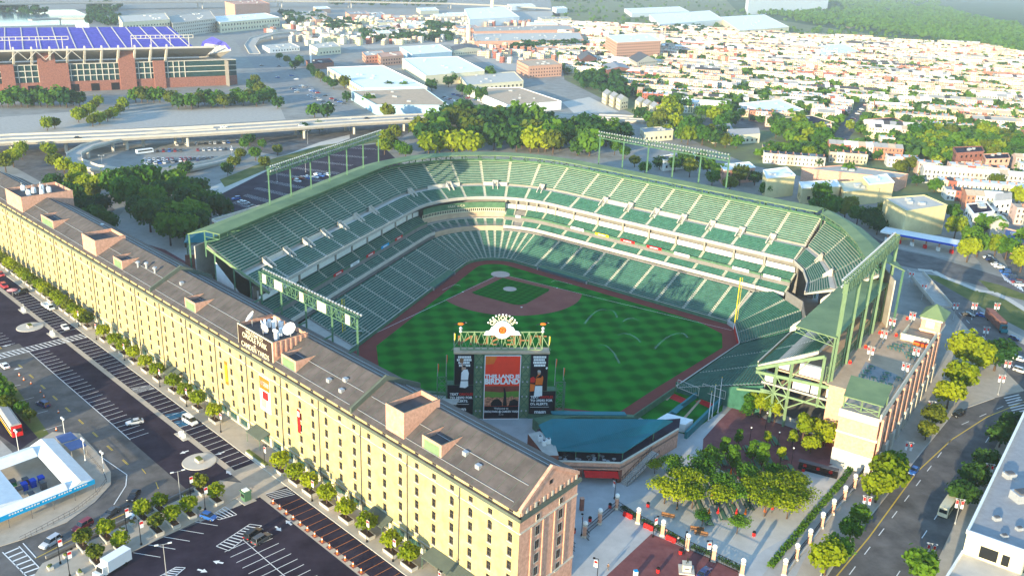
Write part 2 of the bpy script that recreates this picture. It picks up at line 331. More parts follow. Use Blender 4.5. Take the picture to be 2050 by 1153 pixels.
for s, y in ((15, -3), (20, -4), (64, -5), (62, -2.4), (68, -3), (150, -6), (166, -5), (172, -5), (176, -4), (226, -13)):
    b = MB(); z = EAVE+.5*(.5-y) if y > -9.6 else RIDGE-.5*(-y-9.6)
    if s in (166, 172, 176): b.tube((0, 0, -.2), (0, 0, 1.3), .35, 'metal'); b.lathe((0, 0, 1.3), [(.35, 0), (.7, .15), (.7, .5), (.2, .75)], 'metal')
    elif s == 226: b.ball((0, 0, .3), .7, 'white', sz=.4)
    else: b.box(-.6, .6, -.5, .5, -.3, .7, 'metal')
    b.build('roof_vent', wh, (s, y, z))
# welcome sign hung on the front of the lift house
ws = thing('welcome_sign', 'brown sign welcoming visitors with cream serif-like capitals on the warehouse roof', 'sign', WH(97.2, -.1, 28.3), WA)
b = MB(); b.prism([(-8.7, 0), (8.7, 0), (8.7, .12), (-8.7, .12)], -3.2, 3.3, 'cream'); b.build('frame', ws)
mat('sign_brown', (.045, .03, .025), .6, .1, 1)
b = MB(); b.prism([(-8.4, .12), (8.4, .12), (8.4, .2), (-8.4, .2)], -2.9, 3.0, 'sign_brown'); b.build('board', ws)
for t, z, sz, sx in (('WELCOME TO', 2.3, 1.3, 1.), ('ORIOLE PARK', .85, 2.1, .95), ('at', -.55, 1.2, 1), ('CAMDEN YARDS', -1.85, 2.1, .88)):
    text(t, sz, 'cream', ws, (0, .22, z), (R(90), 0, PI), sx=sx, bold=.01)
# dishes and antennas on the lift house roof
def dish(px, py, z, r, tilt, az, lab):
    t = thing('satellite_dish', lab, 'satellite dish', WH(px, py, z), WA, 'aerials on the lift house behind the welcome sign')
    b = MB(); b.tube((0, 0, 0), (0, 0, 1.2+r*.6), .12, 'metal'); b.build('mast', t)
    b = MB(); b.lathe((0, 0, 0), [(.05, 0), (r*.5, .12*r), (r*.85, .32*r), (r, .45*r), (r*.96, .45*r), (r*.5, .17*r), (.02, .06*r)], 'white_gloss', 14); o = b.build('reflector', t, (0, 0, 1.4+r*.6), smooth=True); o.rotation_euler = (tilt, 0, az)
    b = MB(); b.tube((0, 0, 0), (0, 0, r*.8), .04, 'metal', n=4); b.build('feed_horn', o)
dish(103.5, -3, 30.5, 1.7, R(50), R(150), 'big white dish nearest the far end of the welcome sign'); dish(89.8, -6.2, 30.5, 1.8, R(45), R(200), 'big white dish at the near corner of the lift house roof')
dish(95.5, -1.6, 30.4, 1.3, R(75), R(10), 'white dish facing the car park above the word park'); dish(92, -3, 30.4, .9, R(70), R(30), 'small white dish low beside the near parapet')
dish(99.5, -3.4, 30.4, 1.0, R(60), R(-30), 'medium white dish between the two big dishes')
for i in range(13):
    s, y = 90+rnd.random()*15, -1-rnd.random()*8; hgt = rnd.choice([2, 2.4, 3, 3.2])
    t = thing('cabinet_antenna', 'pale upright antenna drum, %s along the lift house roof behind the welcome sign' % nth(i), 'antenna', WH(s, y, 30.4), WA, 'aerials on the lift house behind the welcome sign')
    b = MB(); b.tube((0, 0, 0), (0, 0, hgt), .35 if i % 2 else .5, 'white_gloss', n=8); b.build('drum', t); b = MB(); b.box(-.5, .5, -.5, .5, -.02, .3, 'grey_dark'); b.build('foot', t)
for i, (s, y) in enumerate(((276, -5), (279, -8), (273, -9), (282, -12), (285, -6), (277, -13))):
    t = thing('roof_unit', 'white tank and pipe unit, %s on the far lift house roof' % nth(i), 'roof unit', WH(s, y, 31), WA, 'plant on the far lift house'); b = MB(); b.lathe((0, 0, 0), [(.9, 0), (.9, 1.8), (.5, 2.2)], 'white', 9); b.build('tank', t); b = MB(); b.tube((1.4, 0, 0), (1.4, 0, 3), .15, 'metal'); b.build('pipe', t)
# banners on the facade
def banner(s, z0, z1, w, m, lab, bits):
    t = thing('facade_banner', lab, 'banner', WH(s, .05, z0), WA); b = MB(); b.box(-w/2, w/2, 0, .1, 0, z1-z0, m); b.build('cloth', t)
    for x0, x1, a, c, mm in bits: b = MB(); b.box(x0, x1, .1, .14, a, c, mm); b.build('print', t)
banner(93.4, 10.2, 20.2, 5.2, 'white', 'orange and white cloth banner hanging near the middle of the facade', [(-2.5, 2.5, 6.2, 9.8, 'orange'), (-2.1, 2.1, 7.3, 8.6, 'white'), (-1.6, 1.2, 3.5, 5.8, 'red'), (-.6, 1.9, 1, 3.4, 'tan')])
banner(114, 10.5, 17.5, 1.5, 'orange', 'narrow upright orange banner under the welcome sign', [(-.5, .5, 1, 6, 'yellow')])
banner(77.5, 10.5, 17, 1.3, 'red', 'narrow dark red banner right of the white and orange banner', [(-.45, .45, 4.6, 6, 'white')])
# ---------------------------------------------------------------- ground and field
g = MB(); g.sheet([(-6000, -1500), (9000, -1500), (9000, 9000), (-6000, 9000)], 0, 'asphalt_old'); struct('ground', g)
KC = Vector((-1.1, 5.3, 0)); NL = Vector((-.847, .532, 0)); NR = Vector((.786, .618, 0)); DL = Vector((.532, .847, 0)); DR = Vector((.618, -.786, 0)); R0 = 14.
TL = KC+NL*R0; TR = KC+NR*R0
def arcpt(k, r):
    a0 = math.atan2(NL.y, NL.x); a1 = math.atan2(NR.y, NR.x); a = a0+(a1-a0)*k; return KC+Vector((math.cos(a), math.sin(a), 0))*r, Vector((math.cos(a), math.sin(a), 0))
wallL = [TL-DL*t for t in (104, 60, 0)]; wallA = [arcpt(k/10, R0)[0] for k in range(1, 10)]; wallR = [TR+DR*t for t in (0, 60, 101)]
OUT = [(73, -70), (66.3, -87.5), (30.1, -117.2), (9.5, -134.), (-8, -127), (-36, -121), (-62, -112), (-80, -74)]
CEN = Vector((0, -55, 0))
def inset(pts, d): return [Vector((p[0], p[1], 0))+(CEN-Vector((p[0], p[1], 0))).normalized()*d for p in pts]
per = [*wallL, *wallA, *wallR, *[Vector((*q, 0)) for q in OUT]]
b = MB(); b.sheet(per, .03, 'track'); struct('warning_track', b)
grass = [TL-DL*t-NL*5.2 for t in (92, 60, 0)]+[arcpt(k/10, R0-5.2)[0] for k in range(1, 10)]+[TR+DR*t-NR*5.2 for t in (0, 60, 92)]+[Vector((66.5, -74, 0)), Vector((61, -86, 0)), Vector((26.5, -112.5, 0)), Vector((8, -127.5, 0)), Vector((-7, -121.5, 0)), Vector((-34, -115, 0)), Vector((-59, -105, 0))]
b = MB(); b.sheet(grass, .06, 'turf'); struct('outfield_grass', b)
# skin of the infield
ang = [R(-90)+(R(180)*0) for _ in ()]
sk_ = []
for i in range(33):
    a = R(-161.8)+(R(143.6))*i/32; x, y = 28.96*math.cos(a), -18.44+28.96*math.sin(a); sk_.append((x, y))
sk_ = [(0, .8)]+[(-27.5, -27.5)]+[p for p in sk_ if abs(p[0]) <= -p[1]+.3]+[(27.5, -27.5)]
b = MB(); b.sheet(sk_, .09, 'dirt')
struct('infield_dirt', b)
b = MB()
ig = [(0, -4.6), (-13.6, -18.2), (-16.0, -20.2), (-15.0, -22.6), (-2.6, -35.4), (0, -36.4), (2.6, -35.4), (15.0, -22.6), (16.0, -20.2), (13.6, -18.2)]
b.sheet(ig, .12, 'infield_turf')
struct('infield_grass', b)
mat('clay_pale', (.55, .42, .34), .9, .1, .3)
b = MB()
circ = lambda cx, cy, r, n=28: [(cx+r*math.cos(2*PI*i/n), cy+r*math.sin(2*PI*i/n)) for i in range(n)]
b.sheet(circ(0, 0, 4.0), .15, 'clay_pale'); struct('home_plate_circle', b)
b = MB(); b.lathe((0, -18.2, .12), [(2.75, 0), (1.0, .25)], 'clay_pale', 24); struct('pitchers_mound', b)
b = MB()
b.line((-2.5, -2.5), (-19, -19), 1.0, .151, 'dirt'); 
for sx in (-1, 1):
    b.line((sx*27.5, -27.5), (sx*(69 if sx < 0 else 71.5), -(69 if sx < 0 else 71.5)), .16, .10, 'paint_white'); b.line((sx*2, -2), (sx*27.5, -27.5), .13, .16, 'paint_white')
    q = [(sx*19, -12), (sx*21, -10), (sx*27, -16)]
    for i in range(2): b.line(q[i], q[i+1], .12, .10, 'paint_white')
struct('foul_lines', b)
for sx, sy, nm in ((-19.4, -19.4, 'first'), (19.4, -19.4, 'third'), (0, -38.8, 'second')):
    b = MB(); b.box(sx-.3, sx+.3, sy-.3, sy+.3, .09, .2, 'white'); tag(b.build('base_bag'), 'square white bag at the %s base corner of the infield' % nm, 'base', 'bases of the infield')
# damp patches and sprinkler water arcs
mat('spray', (.85, .9, .88), .5, 0)
sp = MATS['spray']; nt = sp.node_tree; tr = nt.nodes.new('ShaderNodeBsdfTransparent'); mx = nt.nodes.new('ShaderNodeMixShader'); mx.inputs[0].default_value = .07
nt.links.new(tr.outputs[0], mx.inputs[1]); nt.links.new(nt.nodes['Principled BSDF'].outputs[0], mx.inputs[2]); nt.links.new(mx.outputs[0], nt.nodes['Material Output'].inputs['Surface'])
for i, (a, c, d) in enumerate((((1217, 622), (1170, 648), 'longest, nearest the infield dirt'), ((1218, 622), (1236, 636), 'short, curling off the same head as the longest'), ((1279, 642), (1246, 644), 'low and short, towards the third base stands'), ((1236, 671), (1283, 685), 'bent over in the middle of the outfield'), ((1197, 692), (1240, 727), 'straight and bright, nearest the scoreboard'), ((1375, 669), (1310, 698), 'wide and faint, nearest the corner wall'), ((1360, 668), (1377, 676), 'very short, curling near the corner wall'))):
    p, q = G(*a, .2), G(*c, .2); b = MB(); L = (q-p).length; up = []
    for k in range(13):
        t = k/12; c_ = p.lerp(q, t)+Vector((0, 0, min(4, L*.3)*4*t*(1-t)*.6)); up.append(c_)
    sd = Vector((q.y-p.y, p.x-q.x, 0)).normalized()
    for k in range(12):
        w0, w1 = .1+.35*k/12, .1+.35*(k+1)/12; b.hull([up[k]-sd*w0, up[k]-Vector((0, 0, w0)), up[k]+sd*w0, up[k]+Vector((0, 0, w0))], [up[k+1]-sd*w1, up[k+1]-Vector((0, 0, w1)), up[k+1]+sd*w1, up[k+1]+Vector((0, 0, w1))], 'spray', False)
    tag(b.build('sprinkler_jet'), 'arc of sprinkler water over the outfield, ' + d, 'water jet', 'sprinkler jets on the outfield')
# ---------------------------------------------------------------- the ballpark: stations (point at d=0, point at d=53) along the stands
bp = thing('ballpark', 'open green ballpark with tiered seating wrapped around the grass field', 'stadium')
def st_line(T, D, N, t): P = T+D*t; return (P, P+N*53)
def stL(t): return st_line(TL, -DL, NL, t)
def stA(k): p, n = arcpt(k, R0); return (p, p+n*53)
def stR(t): return st_line(TR, DR, NR, t)
def at(st, d, z): p = st[0].lerp(st[1], d/53.); return Vector((p.x, p.y, z))
def mix(a, b, k): return (a[0].lerp(b[0], k), a[1].lerp(b[1], k))
def deck(name, sts, d0, z0, d1, z1, rows, aisle=.65, sub=1, par=bp, m='seat_green', gap0=True, gap1=True, cov=(.42, .76)):
    """one block of stepped rows between two aisles; sts = the stations from aisle to aisle"""
    b = MB(); n = len(sts)
    dd = (d1-d0)/rows; dz = (z1-z0)/rows
    wid = (at(sts[0], (d0+d1)/2, 0)-at(sts[-1], (d0+d1)/2, 0)).length
    ka = min(.4, aisle/wid*(n-1))
    ss = list(sts)
    ss0 = mix(sts[0], sts[1], ka) if gap0 else sts[0]; ss1 = mix(sts[-1], sts[-2], ka) if gap1 else sts[-1]
    seat = [ss0]+list(sts[1:-1])+[ss1]
    for r in range(rows):
        da, za = d0+r*dd, z0+r*dz
        for i in range(n-1):
            A, B = sts[i], sts[i+1]
            b.face([at(A, da, za), at(B, da, za), at(B, da+dd, za), at(A, da+dd, za)], 'seat_row')
            b.face([at(A, da+dd, za), at(B, da+dd, za), at(B, da+dd, za+dz), at(A, da+dd, za+dz)], 'seat_row')
            A, B = seat[i], seat[i+1]; s0, s1 = da+dd*cov[0], da+dd*cov[1]; h0, h1 = za+.26, za+.47
            b.face([at(A, s0, h0), at(B, s0, h0), at(B, s1, h0), at(A, s1, h0)], m)
            b.face([at(A, s0, za), at(B, s0, za), at(B, s0, h0), at(A, s0, h0)], m)
            b.face([at(A, s1, h0), at(B, s1, h0), at(B, s1+.1, h1), at(A, s1+.1, h1)], m)
            b.face([at(A, s1+.12, za), at(B, s1+.12, za), at(B, s1+.1, h1), at(A, s1+.1, h1)], m)
        for e in (seat[0], seat[-1]):
            b.face([at(e, s0, za), at(e, s0, h0), at(e, s1, h0), at(e, s1+.1, h1), at(e, s1+.12, za)], m)
    return b.build(name, par)
def ribbon(b, sts, d0, za, zb, m, th=.3, d1=None):
    """a wall along the stations"""
    d1 = d0 if d1 is None else d1
    for i in range(len(sts)-1):
        A, B = sts[i], sts[i+1]
        b.hull([at(A, d0, za), at(A, d0+th, za), at(A, d1+th, zb), at(A, d1, zb)], [at(B, d0, za), at(B, d0+th, za), at(B, d1+th, zb), at(B, d1, zb)], m)
def slab(b, sts, prof, m):
    """a solid of profile [(d,z)...] swept along the stations"""
    rings = [[at(s, d, z) for d, z in prof] for s in sts]
    for i in range(len(rings)-1): b.hull(rings[i], rings[i+1], m, False)
    b.face(rings[0], m); b.face(rings[-1][::-1], m)
def seq(sts, per): # list of aisle-to-aisle station lists
    return [sts[i:i+per+1] for i in range(0, len(sts)-1, per)]
# right end legs (past the left field corner)
LB0 = (Vector((84.6+15.6, -94-16.8+33.6, 0)), Vector((105, -116, 0)))
BX, BN = Vector((.733, .680, 0)), Vector((.680, -.733, 0))
def BB(a, n, z=0.): p = BX*a+BN*n; return Vector((p.x, p.y, z))
def legB(t): a = 2-t; return (BB(a, 114.9), BB(a, 152.))
arcs = [stA(k/16) for k in range(17)]
upperL = [stL(t) for t in (111, 98.5, 86, 73.5, 61, 48.5, 36, 23.5, 11)]
upperR = [stR(t) for t in (10, 23, 36, 49, 62, 75, 88, 101, 114)]
legA = [(lambda a, b: (a-(b-a)*23/30, b))(Vector((*f, 0)), Vector((*r, 0))) for f, r in (((98.6, -61.5), (122, -47)), ((96.5, -72), (120, -68)), ((91, -84.5), (113, -94)), ((84.6, -94), (105, -116)))]
legBs = [legB(t) for t in (0, 15, 30, 45, 59)]
UP = upperL+arcs[1:-1:1]+upperR
BOW = upperL+[stL(0)]+arcs[1:-1]+[stR(0)]+upperR     # everything, for continuous pieces
# upper deck blocks
blocks = [upperL[i:i+2] for i in range(8)]+[[upperL[-1], stL(0), arcs[1]]]+[arcs[i:i+3] for i in range(1, 15, 2)]+[[arcs[15], stR(0), upperR[0]]]+[upperR[i:i+2] for i in range(8)]
for bl in blocks: deck('upper_seating_section', bl, 23.6, 22.3, 31.0, 26.0, 9); deck('upper_seating_section', bl, 33.0, 26.9, 45.5, 34.6, 13)
for bl in [legA[0:2], legA[1:3], legA[2:4]]: deck('upper_seating_section', bl, 23.6, 22.3, 31.0, 26.0, 9); deck('upper_seating_section', bl, 33.0, 26.9, 45.5, 34.6, 13)
for i in range(4): deck('upper_seating_section', legBs[i:i+2], 23.6, 16.9, 31.0, 19.6, 7, cov=(.16, .78)); deck('upper_seating_section', legBs[i:i+2], 33.0, 20.2, 46.5, 25.8, 13, cov=(.16, .78))
# the lower left field stand with its own roof
b = MB(); slab(b, legBs, [(23.2, 16.6), (46.6, 25.6), (46.6, 24.6), (33, 18.9), (23.2, 15.2)], 'concrete'); b.build('raker_slab', bp)
b = MB(); ribbon(b, legBs, 23, 15.2, 17.6, 'steel_pale', .25); ribbon(b, legBs, 22.9, 17.4, 17.8, 'concrete_light', .4); b.build('deck_front', bp)
b = MB(); slab(b, legBs, [(36, 31.2), (52.5, 30.6), (52.5, 30.3), (36, 30.9)], 'roof_green'); b.build('canopy_roof', bp)
b = MB()
for i in range(4):
    for j in range(4):
        A, B = mix(legBs[i], legBs[i+1], j/4), mix(legBs[i], legBs[i+1], (j+1)/4); b.bar(at(A, 36.2, 30.9), at(B, 36.2, 29.6), .13, 'steel_green'); b.bar(at(A, 36.2, 29.6), at(A, 36.2, 30.9), .13, 'steel_green'); b.bar(at(A, 36.2, 29.6), at(B, 36.2, 29.6), .18, 'steel_green')
for st in legBs: b.bar(at(st, 36.2, 29.5), at(st, 52, 28.0), .2, 'steel_pale'); b.bar(at(st, 52, 17), at(st, 52, 30.4), .35, 'steel_pale'); [b.bar(at(st, d, 30.9), at(st, d+4, 29.5-.1*(d-36)), .12, 'steel_pale') for d in (36.4, 40.4, 44.4, 48)]
b.build('canopy_truss', bp)
for run in (upperL+[stL(0)]+arcs[1:-1]+[stR(0)]+upperR, legA):
    b = MB(); slab(b, run, [(23.2, 22.1), (31.0, 25.5), (33.1, 25.8), (45.7, 34.0), (45.7, 33.0), (33, 25.2), (23.2, 21.7)], 'concrete'); b.build('raker_slab', bp)
    b = MB(); ribbon(b, run, 23.0, 21.7, 22.9, 'concrete', .25); ribbon(b, run, 22.95, 22.7, 23.0, 'concrete_light', .35); b.build('deck_front', bp)
    b = MB(); slab(b, run, [(31.0, 25.9), (33.0, 25.9), (33, 26.0), (31, 26.0)], 'concrete_light'); b.build('cross_aisle', bp)
    b = MB(); ribbon(b, run, 45.7, 33.2, 35.6, 'steel_green', .2); ribbon(b, run, 50.5, 0, 33, 'concrete', .4); b.build('rear_wall', bp)
    # canopy
    b = MB(); slab(b, run, [(40.5, 38.4), (46, 38.9), (53, 36.9), (53, 36.6), (46, 38.55), (40.5, 38.05)], 'roof_green'); b.build('canopy_roof', bp)
    b = MB()
    for i in range(len(run)-1):
        L = (at(run[i], 41, 0)-at(run[i+1], 41, 0)).length; n = max(1, round(L/4)); 
        for j in range(n):
            A, B = mix(run[i], run[i+1], j/n), mix(run[i], run[i+1], (j+1)/n)
            b.bar(at(A, 40.6, 38.0), at(B, 40.6, 36.6), .13, 'steel_green'); b.bar(at(A, 40.6, 36.6), at(A, 40.6, 38.0), .13, 'steel_green'); b.bar(at(A, 40.6, 36.6), at(B, 40.6, 36.6), .18, 'steel_green')
    b.build('canopy_truss', bp)
    for st in run:
        b = MB(); b.bar(at(st, 46.3, 30), at(st, 46.3, 38.5), .4, 'steel_green'); b.bar(at(st, 46.3, 35.0), at(st, 40.7, 36.6), .22, 'steel_green'); b.bar(at(st, 40.7, 36.6), at(st, 46.3, 36.9), .2, 'steel_green'); b.bar(at(st, 52.5, 0), at(st, 52.5, 36.6), .5, 'steel_green'); b.build('canopy_column', bp)
# vomitories and the wall of the cross aisle
def vomitory(st, nx, d0=29.0, z0=25.0, d1=32.9, z1=28.0, w=1.25):
    b = MB(); k = w/(at(st, 30, 0)-at(nx, 30, 0)).length; A = mix(st, nx, -k); B = mix(st, nx, k)
    for a, c in ((A, mix(A, B, .13)), (mix(A, B, .87), B)):
        b.hull([at(a, d0, z0-1), at(a, d0, z0+.6), at(a, d1, z1+.2), at(a, d1, z1-2.5)], [at(c, d0, z0-1), at(c, d0, z0+.6), at(c, d1, z1+.2), at(c, d1, z1-2.5)], 'concrete_light')
    b.hull([at(A, d1-.3, z1-1.8), at(A, d1, z1-1.8), at(A, d1, z1+.4), at(A, d1-.3, z1+.4)], [at(B, d1-.3, z1-1.8), at(B, d1, z1-1.8), at(B, d1, z1+.4), at(B, d1-.3, z1+.4)], 'concrete')
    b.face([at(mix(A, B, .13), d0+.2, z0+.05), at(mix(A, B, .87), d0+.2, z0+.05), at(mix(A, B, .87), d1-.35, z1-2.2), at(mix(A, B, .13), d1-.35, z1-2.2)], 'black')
    return b.build('vomitory', bp)
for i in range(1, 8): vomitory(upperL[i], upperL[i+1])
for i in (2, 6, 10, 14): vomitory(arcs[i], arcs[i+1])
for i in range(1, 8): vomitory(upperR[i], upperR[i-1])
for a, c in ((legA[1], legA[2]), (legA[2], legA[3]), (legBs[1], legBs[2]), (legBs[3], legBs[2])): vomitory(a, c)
for run in (upperL[1:3], upperL[3:5], upperL[5:7], upperR[1:3], upperR[3:5], upperR[5:7], arcs[4:8], arcs[9:12]):
    b = MB(); ribbon(b, run, 32.6, 25.9, 27.5, 'concrete_light', .25); b.build('aisle_wall', bp)
# club level, suites, loge, lower deck
lowL = [stL(t) for t in (97, 85, 72.5, 60.5, 48.5, 36.5, 24.5, 12)]; lowR = [stR(t) for t in (10, 22, 34, 46, 58, 70, 82, 93)]
lb = [lowL[i:i+2] for i in range(7)]+[[lowL[-1], stL(0), arcs[1]]]+[arcs[i:i+2] for i in range(1, 15)]+[[arcs[15], stR(0), lowR[0]]]+[lowR[i:i+2] for i in range(7)]
home_lo, home_hi = 11, 19
for i, bl in enumerate(lb):
    z0 = 1.0
    deck('lower_seating_section', bl, .6, z0, 17.6, 8.6, 18, aisle=.5 if 8 <= i <= 22 else .65)
def mid(run, press=False):
    b = MB(); ribbon(b, run, 18.4, 9.7, 11.1, 'concrete_light', .3); ribbon(b, run, 18.5, 8.3, 9.69, 'concrete_dark', .3); b.build('loge_front', bp)  # dark lower ribbon stands in for the shaded gap under the loge
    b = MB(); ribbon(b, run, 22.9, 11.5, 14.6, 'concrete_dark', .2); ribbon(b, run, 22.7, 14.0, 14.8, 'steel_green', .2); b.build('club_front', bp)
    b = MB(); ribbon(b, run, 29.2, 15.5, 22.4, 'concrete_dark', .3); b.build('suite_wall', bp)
    for i in range(len(run)-1): b = MB(); ribbon(b, [mix(run[i], run[i+1], .05), mix(run[i], run[i+1], .95)], 27.6, 16.7, 18.7, 'white', .3); b.build('suite_panel', bp); b = MB(); b.bar(at(run[i], 27.4, 16.5), at(run[i], 27.4, 21), .5, 'concrete'); b.build('suite_pillar', bp)
runL = upperL[:-1]+[upperL[-1], stL(0), arcs[1], arcs[2]]; runH = arcs[2:12]; runR = arcs[11:-1]+[stR(0)]+upperR
for run in (runL, runR): mid(run)
b = MB(); ribbon(b, runH, 18.4, 8.3, 10.6, 'tan', .3); ribbon(b, runH, 24.5, 11, 13, 'concrete', .3); ribbon(b, runH, 25.5, 13, 15.4, 'tan', .3); slab(b, runH, [(24.5, 13), (25.5, 13), (25.5, 12.8), (24.5, 12.8)], 'concrete_light'); b.build('loge_front', bp)
b = MB(); ribbon(b, runH, 25.2, 15.4, 17.3, 'cream', .4); ribbon(b, runH, 25.0, 17.3, 20.0, 'steel_green', .3)
for i in range(len(runH)-1):
    for j in range(5):
        A, B = mix(runH[i], runH[i+1], j/5+.04), mix(runH[i], runH[i+1], j/5+.15); b.hull([at(A, 25.1, 15.8), at(A, 25.19, 15.8), at(A, 25.19, 17), at(A, 25.1, 17)], [at(B, 25.1, 15.8), at(B, 25.19, 15.8), at(B, 25.19, 17), at(B, 25.1, 17)], 'glass')
b.build('press_box', bp)
tt = at(mix(arcs[6], arcs[7], .5), 24.9, 18.6); nn = (at(arcs[6], 0, 0)-at(arcs[6], 10, 0))
text('ORIOLE PARK at CAMDEN YARDS', 1.7, 'cream', bp, tt, (R(90), 0, math.atan2(nn.y, nn.x)+PI/2), 'press_box_lettering', .05)
for bl in [upperL[i:i+2] for i in range(8)]+[[upperL[-1], stL(0), arcs[1], arcs[2]]]+[arcs[11:13], arcs[13:16], [arcs[15], stR(0), upperR[0]]]+[upperR[i:i+2] for i in range(8)]:
    deck('club_seating_section', bl, 23.2, 13.9, 27.3, 16.5, 6); deck('loge_seating_section', bl, 18.9, 10.4, 22.6, 12.4, 5)
for bl in [arcs[i:i+2] for i in range(2, 11)]: deck('loge_seating_section', bl, 18.9, 9.8, 24.2, 12.4, 6)
for run in (runL+runH[1:]+runR[1:],):
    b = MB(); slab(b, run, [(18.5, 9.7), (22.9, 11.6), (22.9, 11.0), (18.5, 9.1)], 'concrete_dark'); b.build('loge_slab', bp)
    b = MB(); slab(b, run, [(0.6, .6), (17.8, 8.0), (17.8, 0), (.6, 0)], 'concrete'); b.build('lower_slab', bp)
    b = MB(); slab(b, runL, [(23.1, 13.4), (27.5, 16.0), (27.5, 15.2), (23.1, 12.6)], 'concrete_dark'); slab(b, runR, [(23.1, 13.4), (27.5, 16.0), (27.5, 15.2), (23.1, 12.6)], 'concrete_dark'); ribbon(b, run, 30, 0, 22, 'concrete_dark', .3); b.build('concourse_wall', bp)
for i, st in enumerate(upperL[1:]+upperR[:-1]):   # little stair boxes through the loge front
    nx = mix(st, (st[0]+DL, st[1]+DL), 1) if i < 8 else (st[0]+DR, st[1]+DR)
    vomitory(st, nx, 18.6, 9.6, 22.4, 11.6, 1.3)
ads = [(upperL[1], upperL[2], 'orange'), (upperL[3], upperL[4], 'red'), (upperL[4], upperL[5], 'white'), (upperL[5], upperL[6], 'red'), (upperL[6], upperL[7], 'blue_bright'), (upperL[7], upperL[8], 'red'), (arcs[12], arcs[13], 'white'), (upperR[0], upperR[1], 'white'), (upperR[1], upperR[2], 'yellow'), (upperR[2], upperR[3], 'red'), (upperR[3], upperR[4], 'red'), (upperR[4], upperR[5], 'white'), (upperR[6], upperR[7], 'white'), (upperR[7], upperR[8], 'white')]
for A, B, m in ads:
    b = MB(); ribbon(b, [mix(A, B, .18), mix(A, B, .72)], 22.5, 13.9, 15.0, m, .12); ribbon(b, [mix(A, B, .3), mix(A, B, .6)], 22.44, 14.25, 14.6, 'white' if m != 'white' else 'grey', .05); b.build('advertising_board', bp)
# field wall with padded green face
b = MB(); full = [stL(104)]+lowL+[stL(0)]+arcs[1:-1]+[stR(0)]+lowR+[stR(101)]
ribbon(b, full, -.1, 0, 1.25, 'steel_green', .25); ribbon(b, full, .16, 1.25, 1.35, 'concrete_light', .2); b.build('field_wall', bp)
# dugouts
for t0, t1, sg in ((12, 34, 'L'), (12, 38, 'R')):
    f = stL if sg == 'L' else stR; s0, s1 = f(t0), f(t1)
    b = MB(); slab(b, [s0, s1], [(-.6, 1.35), (3.2, 1.9), (3.2, 1.6), (-.6, 1.15)], 'steel_green'); ribbon(b, [s0, s1], -.5, .05, .9, 'grey_dark', .1); ribbon(b, [s0, s1], -.62, 1.15, 1.45, 'roof_teal', .05)
    for s in (s0, s1): b.hull([at(s, -.6, 0), at(s, 3.2, 0), at(s, 3.2, 1.9), at(s, -.6, 1.35)], [at(mix(s0, s1, .02 if s is s0 else .98), q, z) for q, z in ((-.6, 0), (3.2, 0), (3.2, 1.9), (-.6, 1.35))], 'concrete')
    b.build('dugout', bp)
# left field lower boxes
fa, fb_, fc = (73.2, -70), (66.3, -87.5), (30.1, -117.2)
def lf(f, bk): f = Vector((*f, 0)); k = Vector((*bk, 0)); return (f, f+(k-f)*53/25)
L1 = [lf((73.2, -69.5), (92, -70)), lf((70.2, -77.5), (92.5, -81)), lf((66.8, -86.5), (86, -94))]
L2 = [lf((66.0, -88.0), (84, -97)), lf((54, -97.7), (71.5, -111.5)), lf((42, -107.5), (60, -122)), lf((31, -116.5), (50, -135))]
for bl in (L1[0:2], L1[1:3], L2[0:2], L2[1:3], L2[2:4]): deck('outfield_seating_section', bl, .8, 2.0, 25, 10.5, 25, cov=(.16, .78))
deck('outfield_seating_section', [stR(101.5), L1[0]], .8, 1.6, 25, 10.5, 25)
b = MB(); slab(b, [stR(101), L1[0]], [(.3, 1.1), (25.2, 9.9), (25.2, 0), (.3, 0)], 'concrete'); b.build('outfield_slab', bp)
deck('outfield_seating_section', [lowR[-1], stR(101)], .6, 1.0, 17.6, 8.6, 20)
b = MB()
for run in (L1, L2): slab(b, run, [(.3, 1.5), (25.2, 9.9), (25.2, 0), (.3, 0)], 'seat_green'); ribbon(b, run, 25.2, 8, 14, 'concrete_dark', .3)
b.build('outfield_slab', bp)
b = MB(); ribbon(b, L1, -.1, 0, 2.15, 'red', .3); b.build('outfield_wall', bp); b = MB(); ribbon(b, L2, -.1, 0, 2.15, 'steel_green', .3); ribbon(b, L1+L2, -.1, 2.15, 2.3, 'concrete_light', .4); b.build('outfield_wall', bp)
# right field corner boxes by the warehouse, rows facing the outfield
Cq = [((-66.5, -60.8), (-92, -37)), ((-77, -60.5), (-96, -44)), ((-82, -74), (-101, -66))]
C1 = [lf((-61.7, -61.1), (-70, -38)), lf((-69, -61.0), (-80, -38)), lf((-76, -64), (-93, -46)), lf((-80, -72), (-100, -62))]
for i in range(3): deck('corner_seating_section', C1[i:i+2], .8, 2.0, 22, 8.5, 22, cov=(.25, .78))
b = MB(); slab(b, C1, [(.3, 1.5), (22.3, 8.0), (22.3, 0), (.3, 0)], 'concrete'); ribbon(b, C1, -.1, 0, 2.8, 'steel_green', .3); ribbon(b, C1, -.15, 2.8, 2.95, 'concrete_light', .4); b.build('corner_slab', bp)
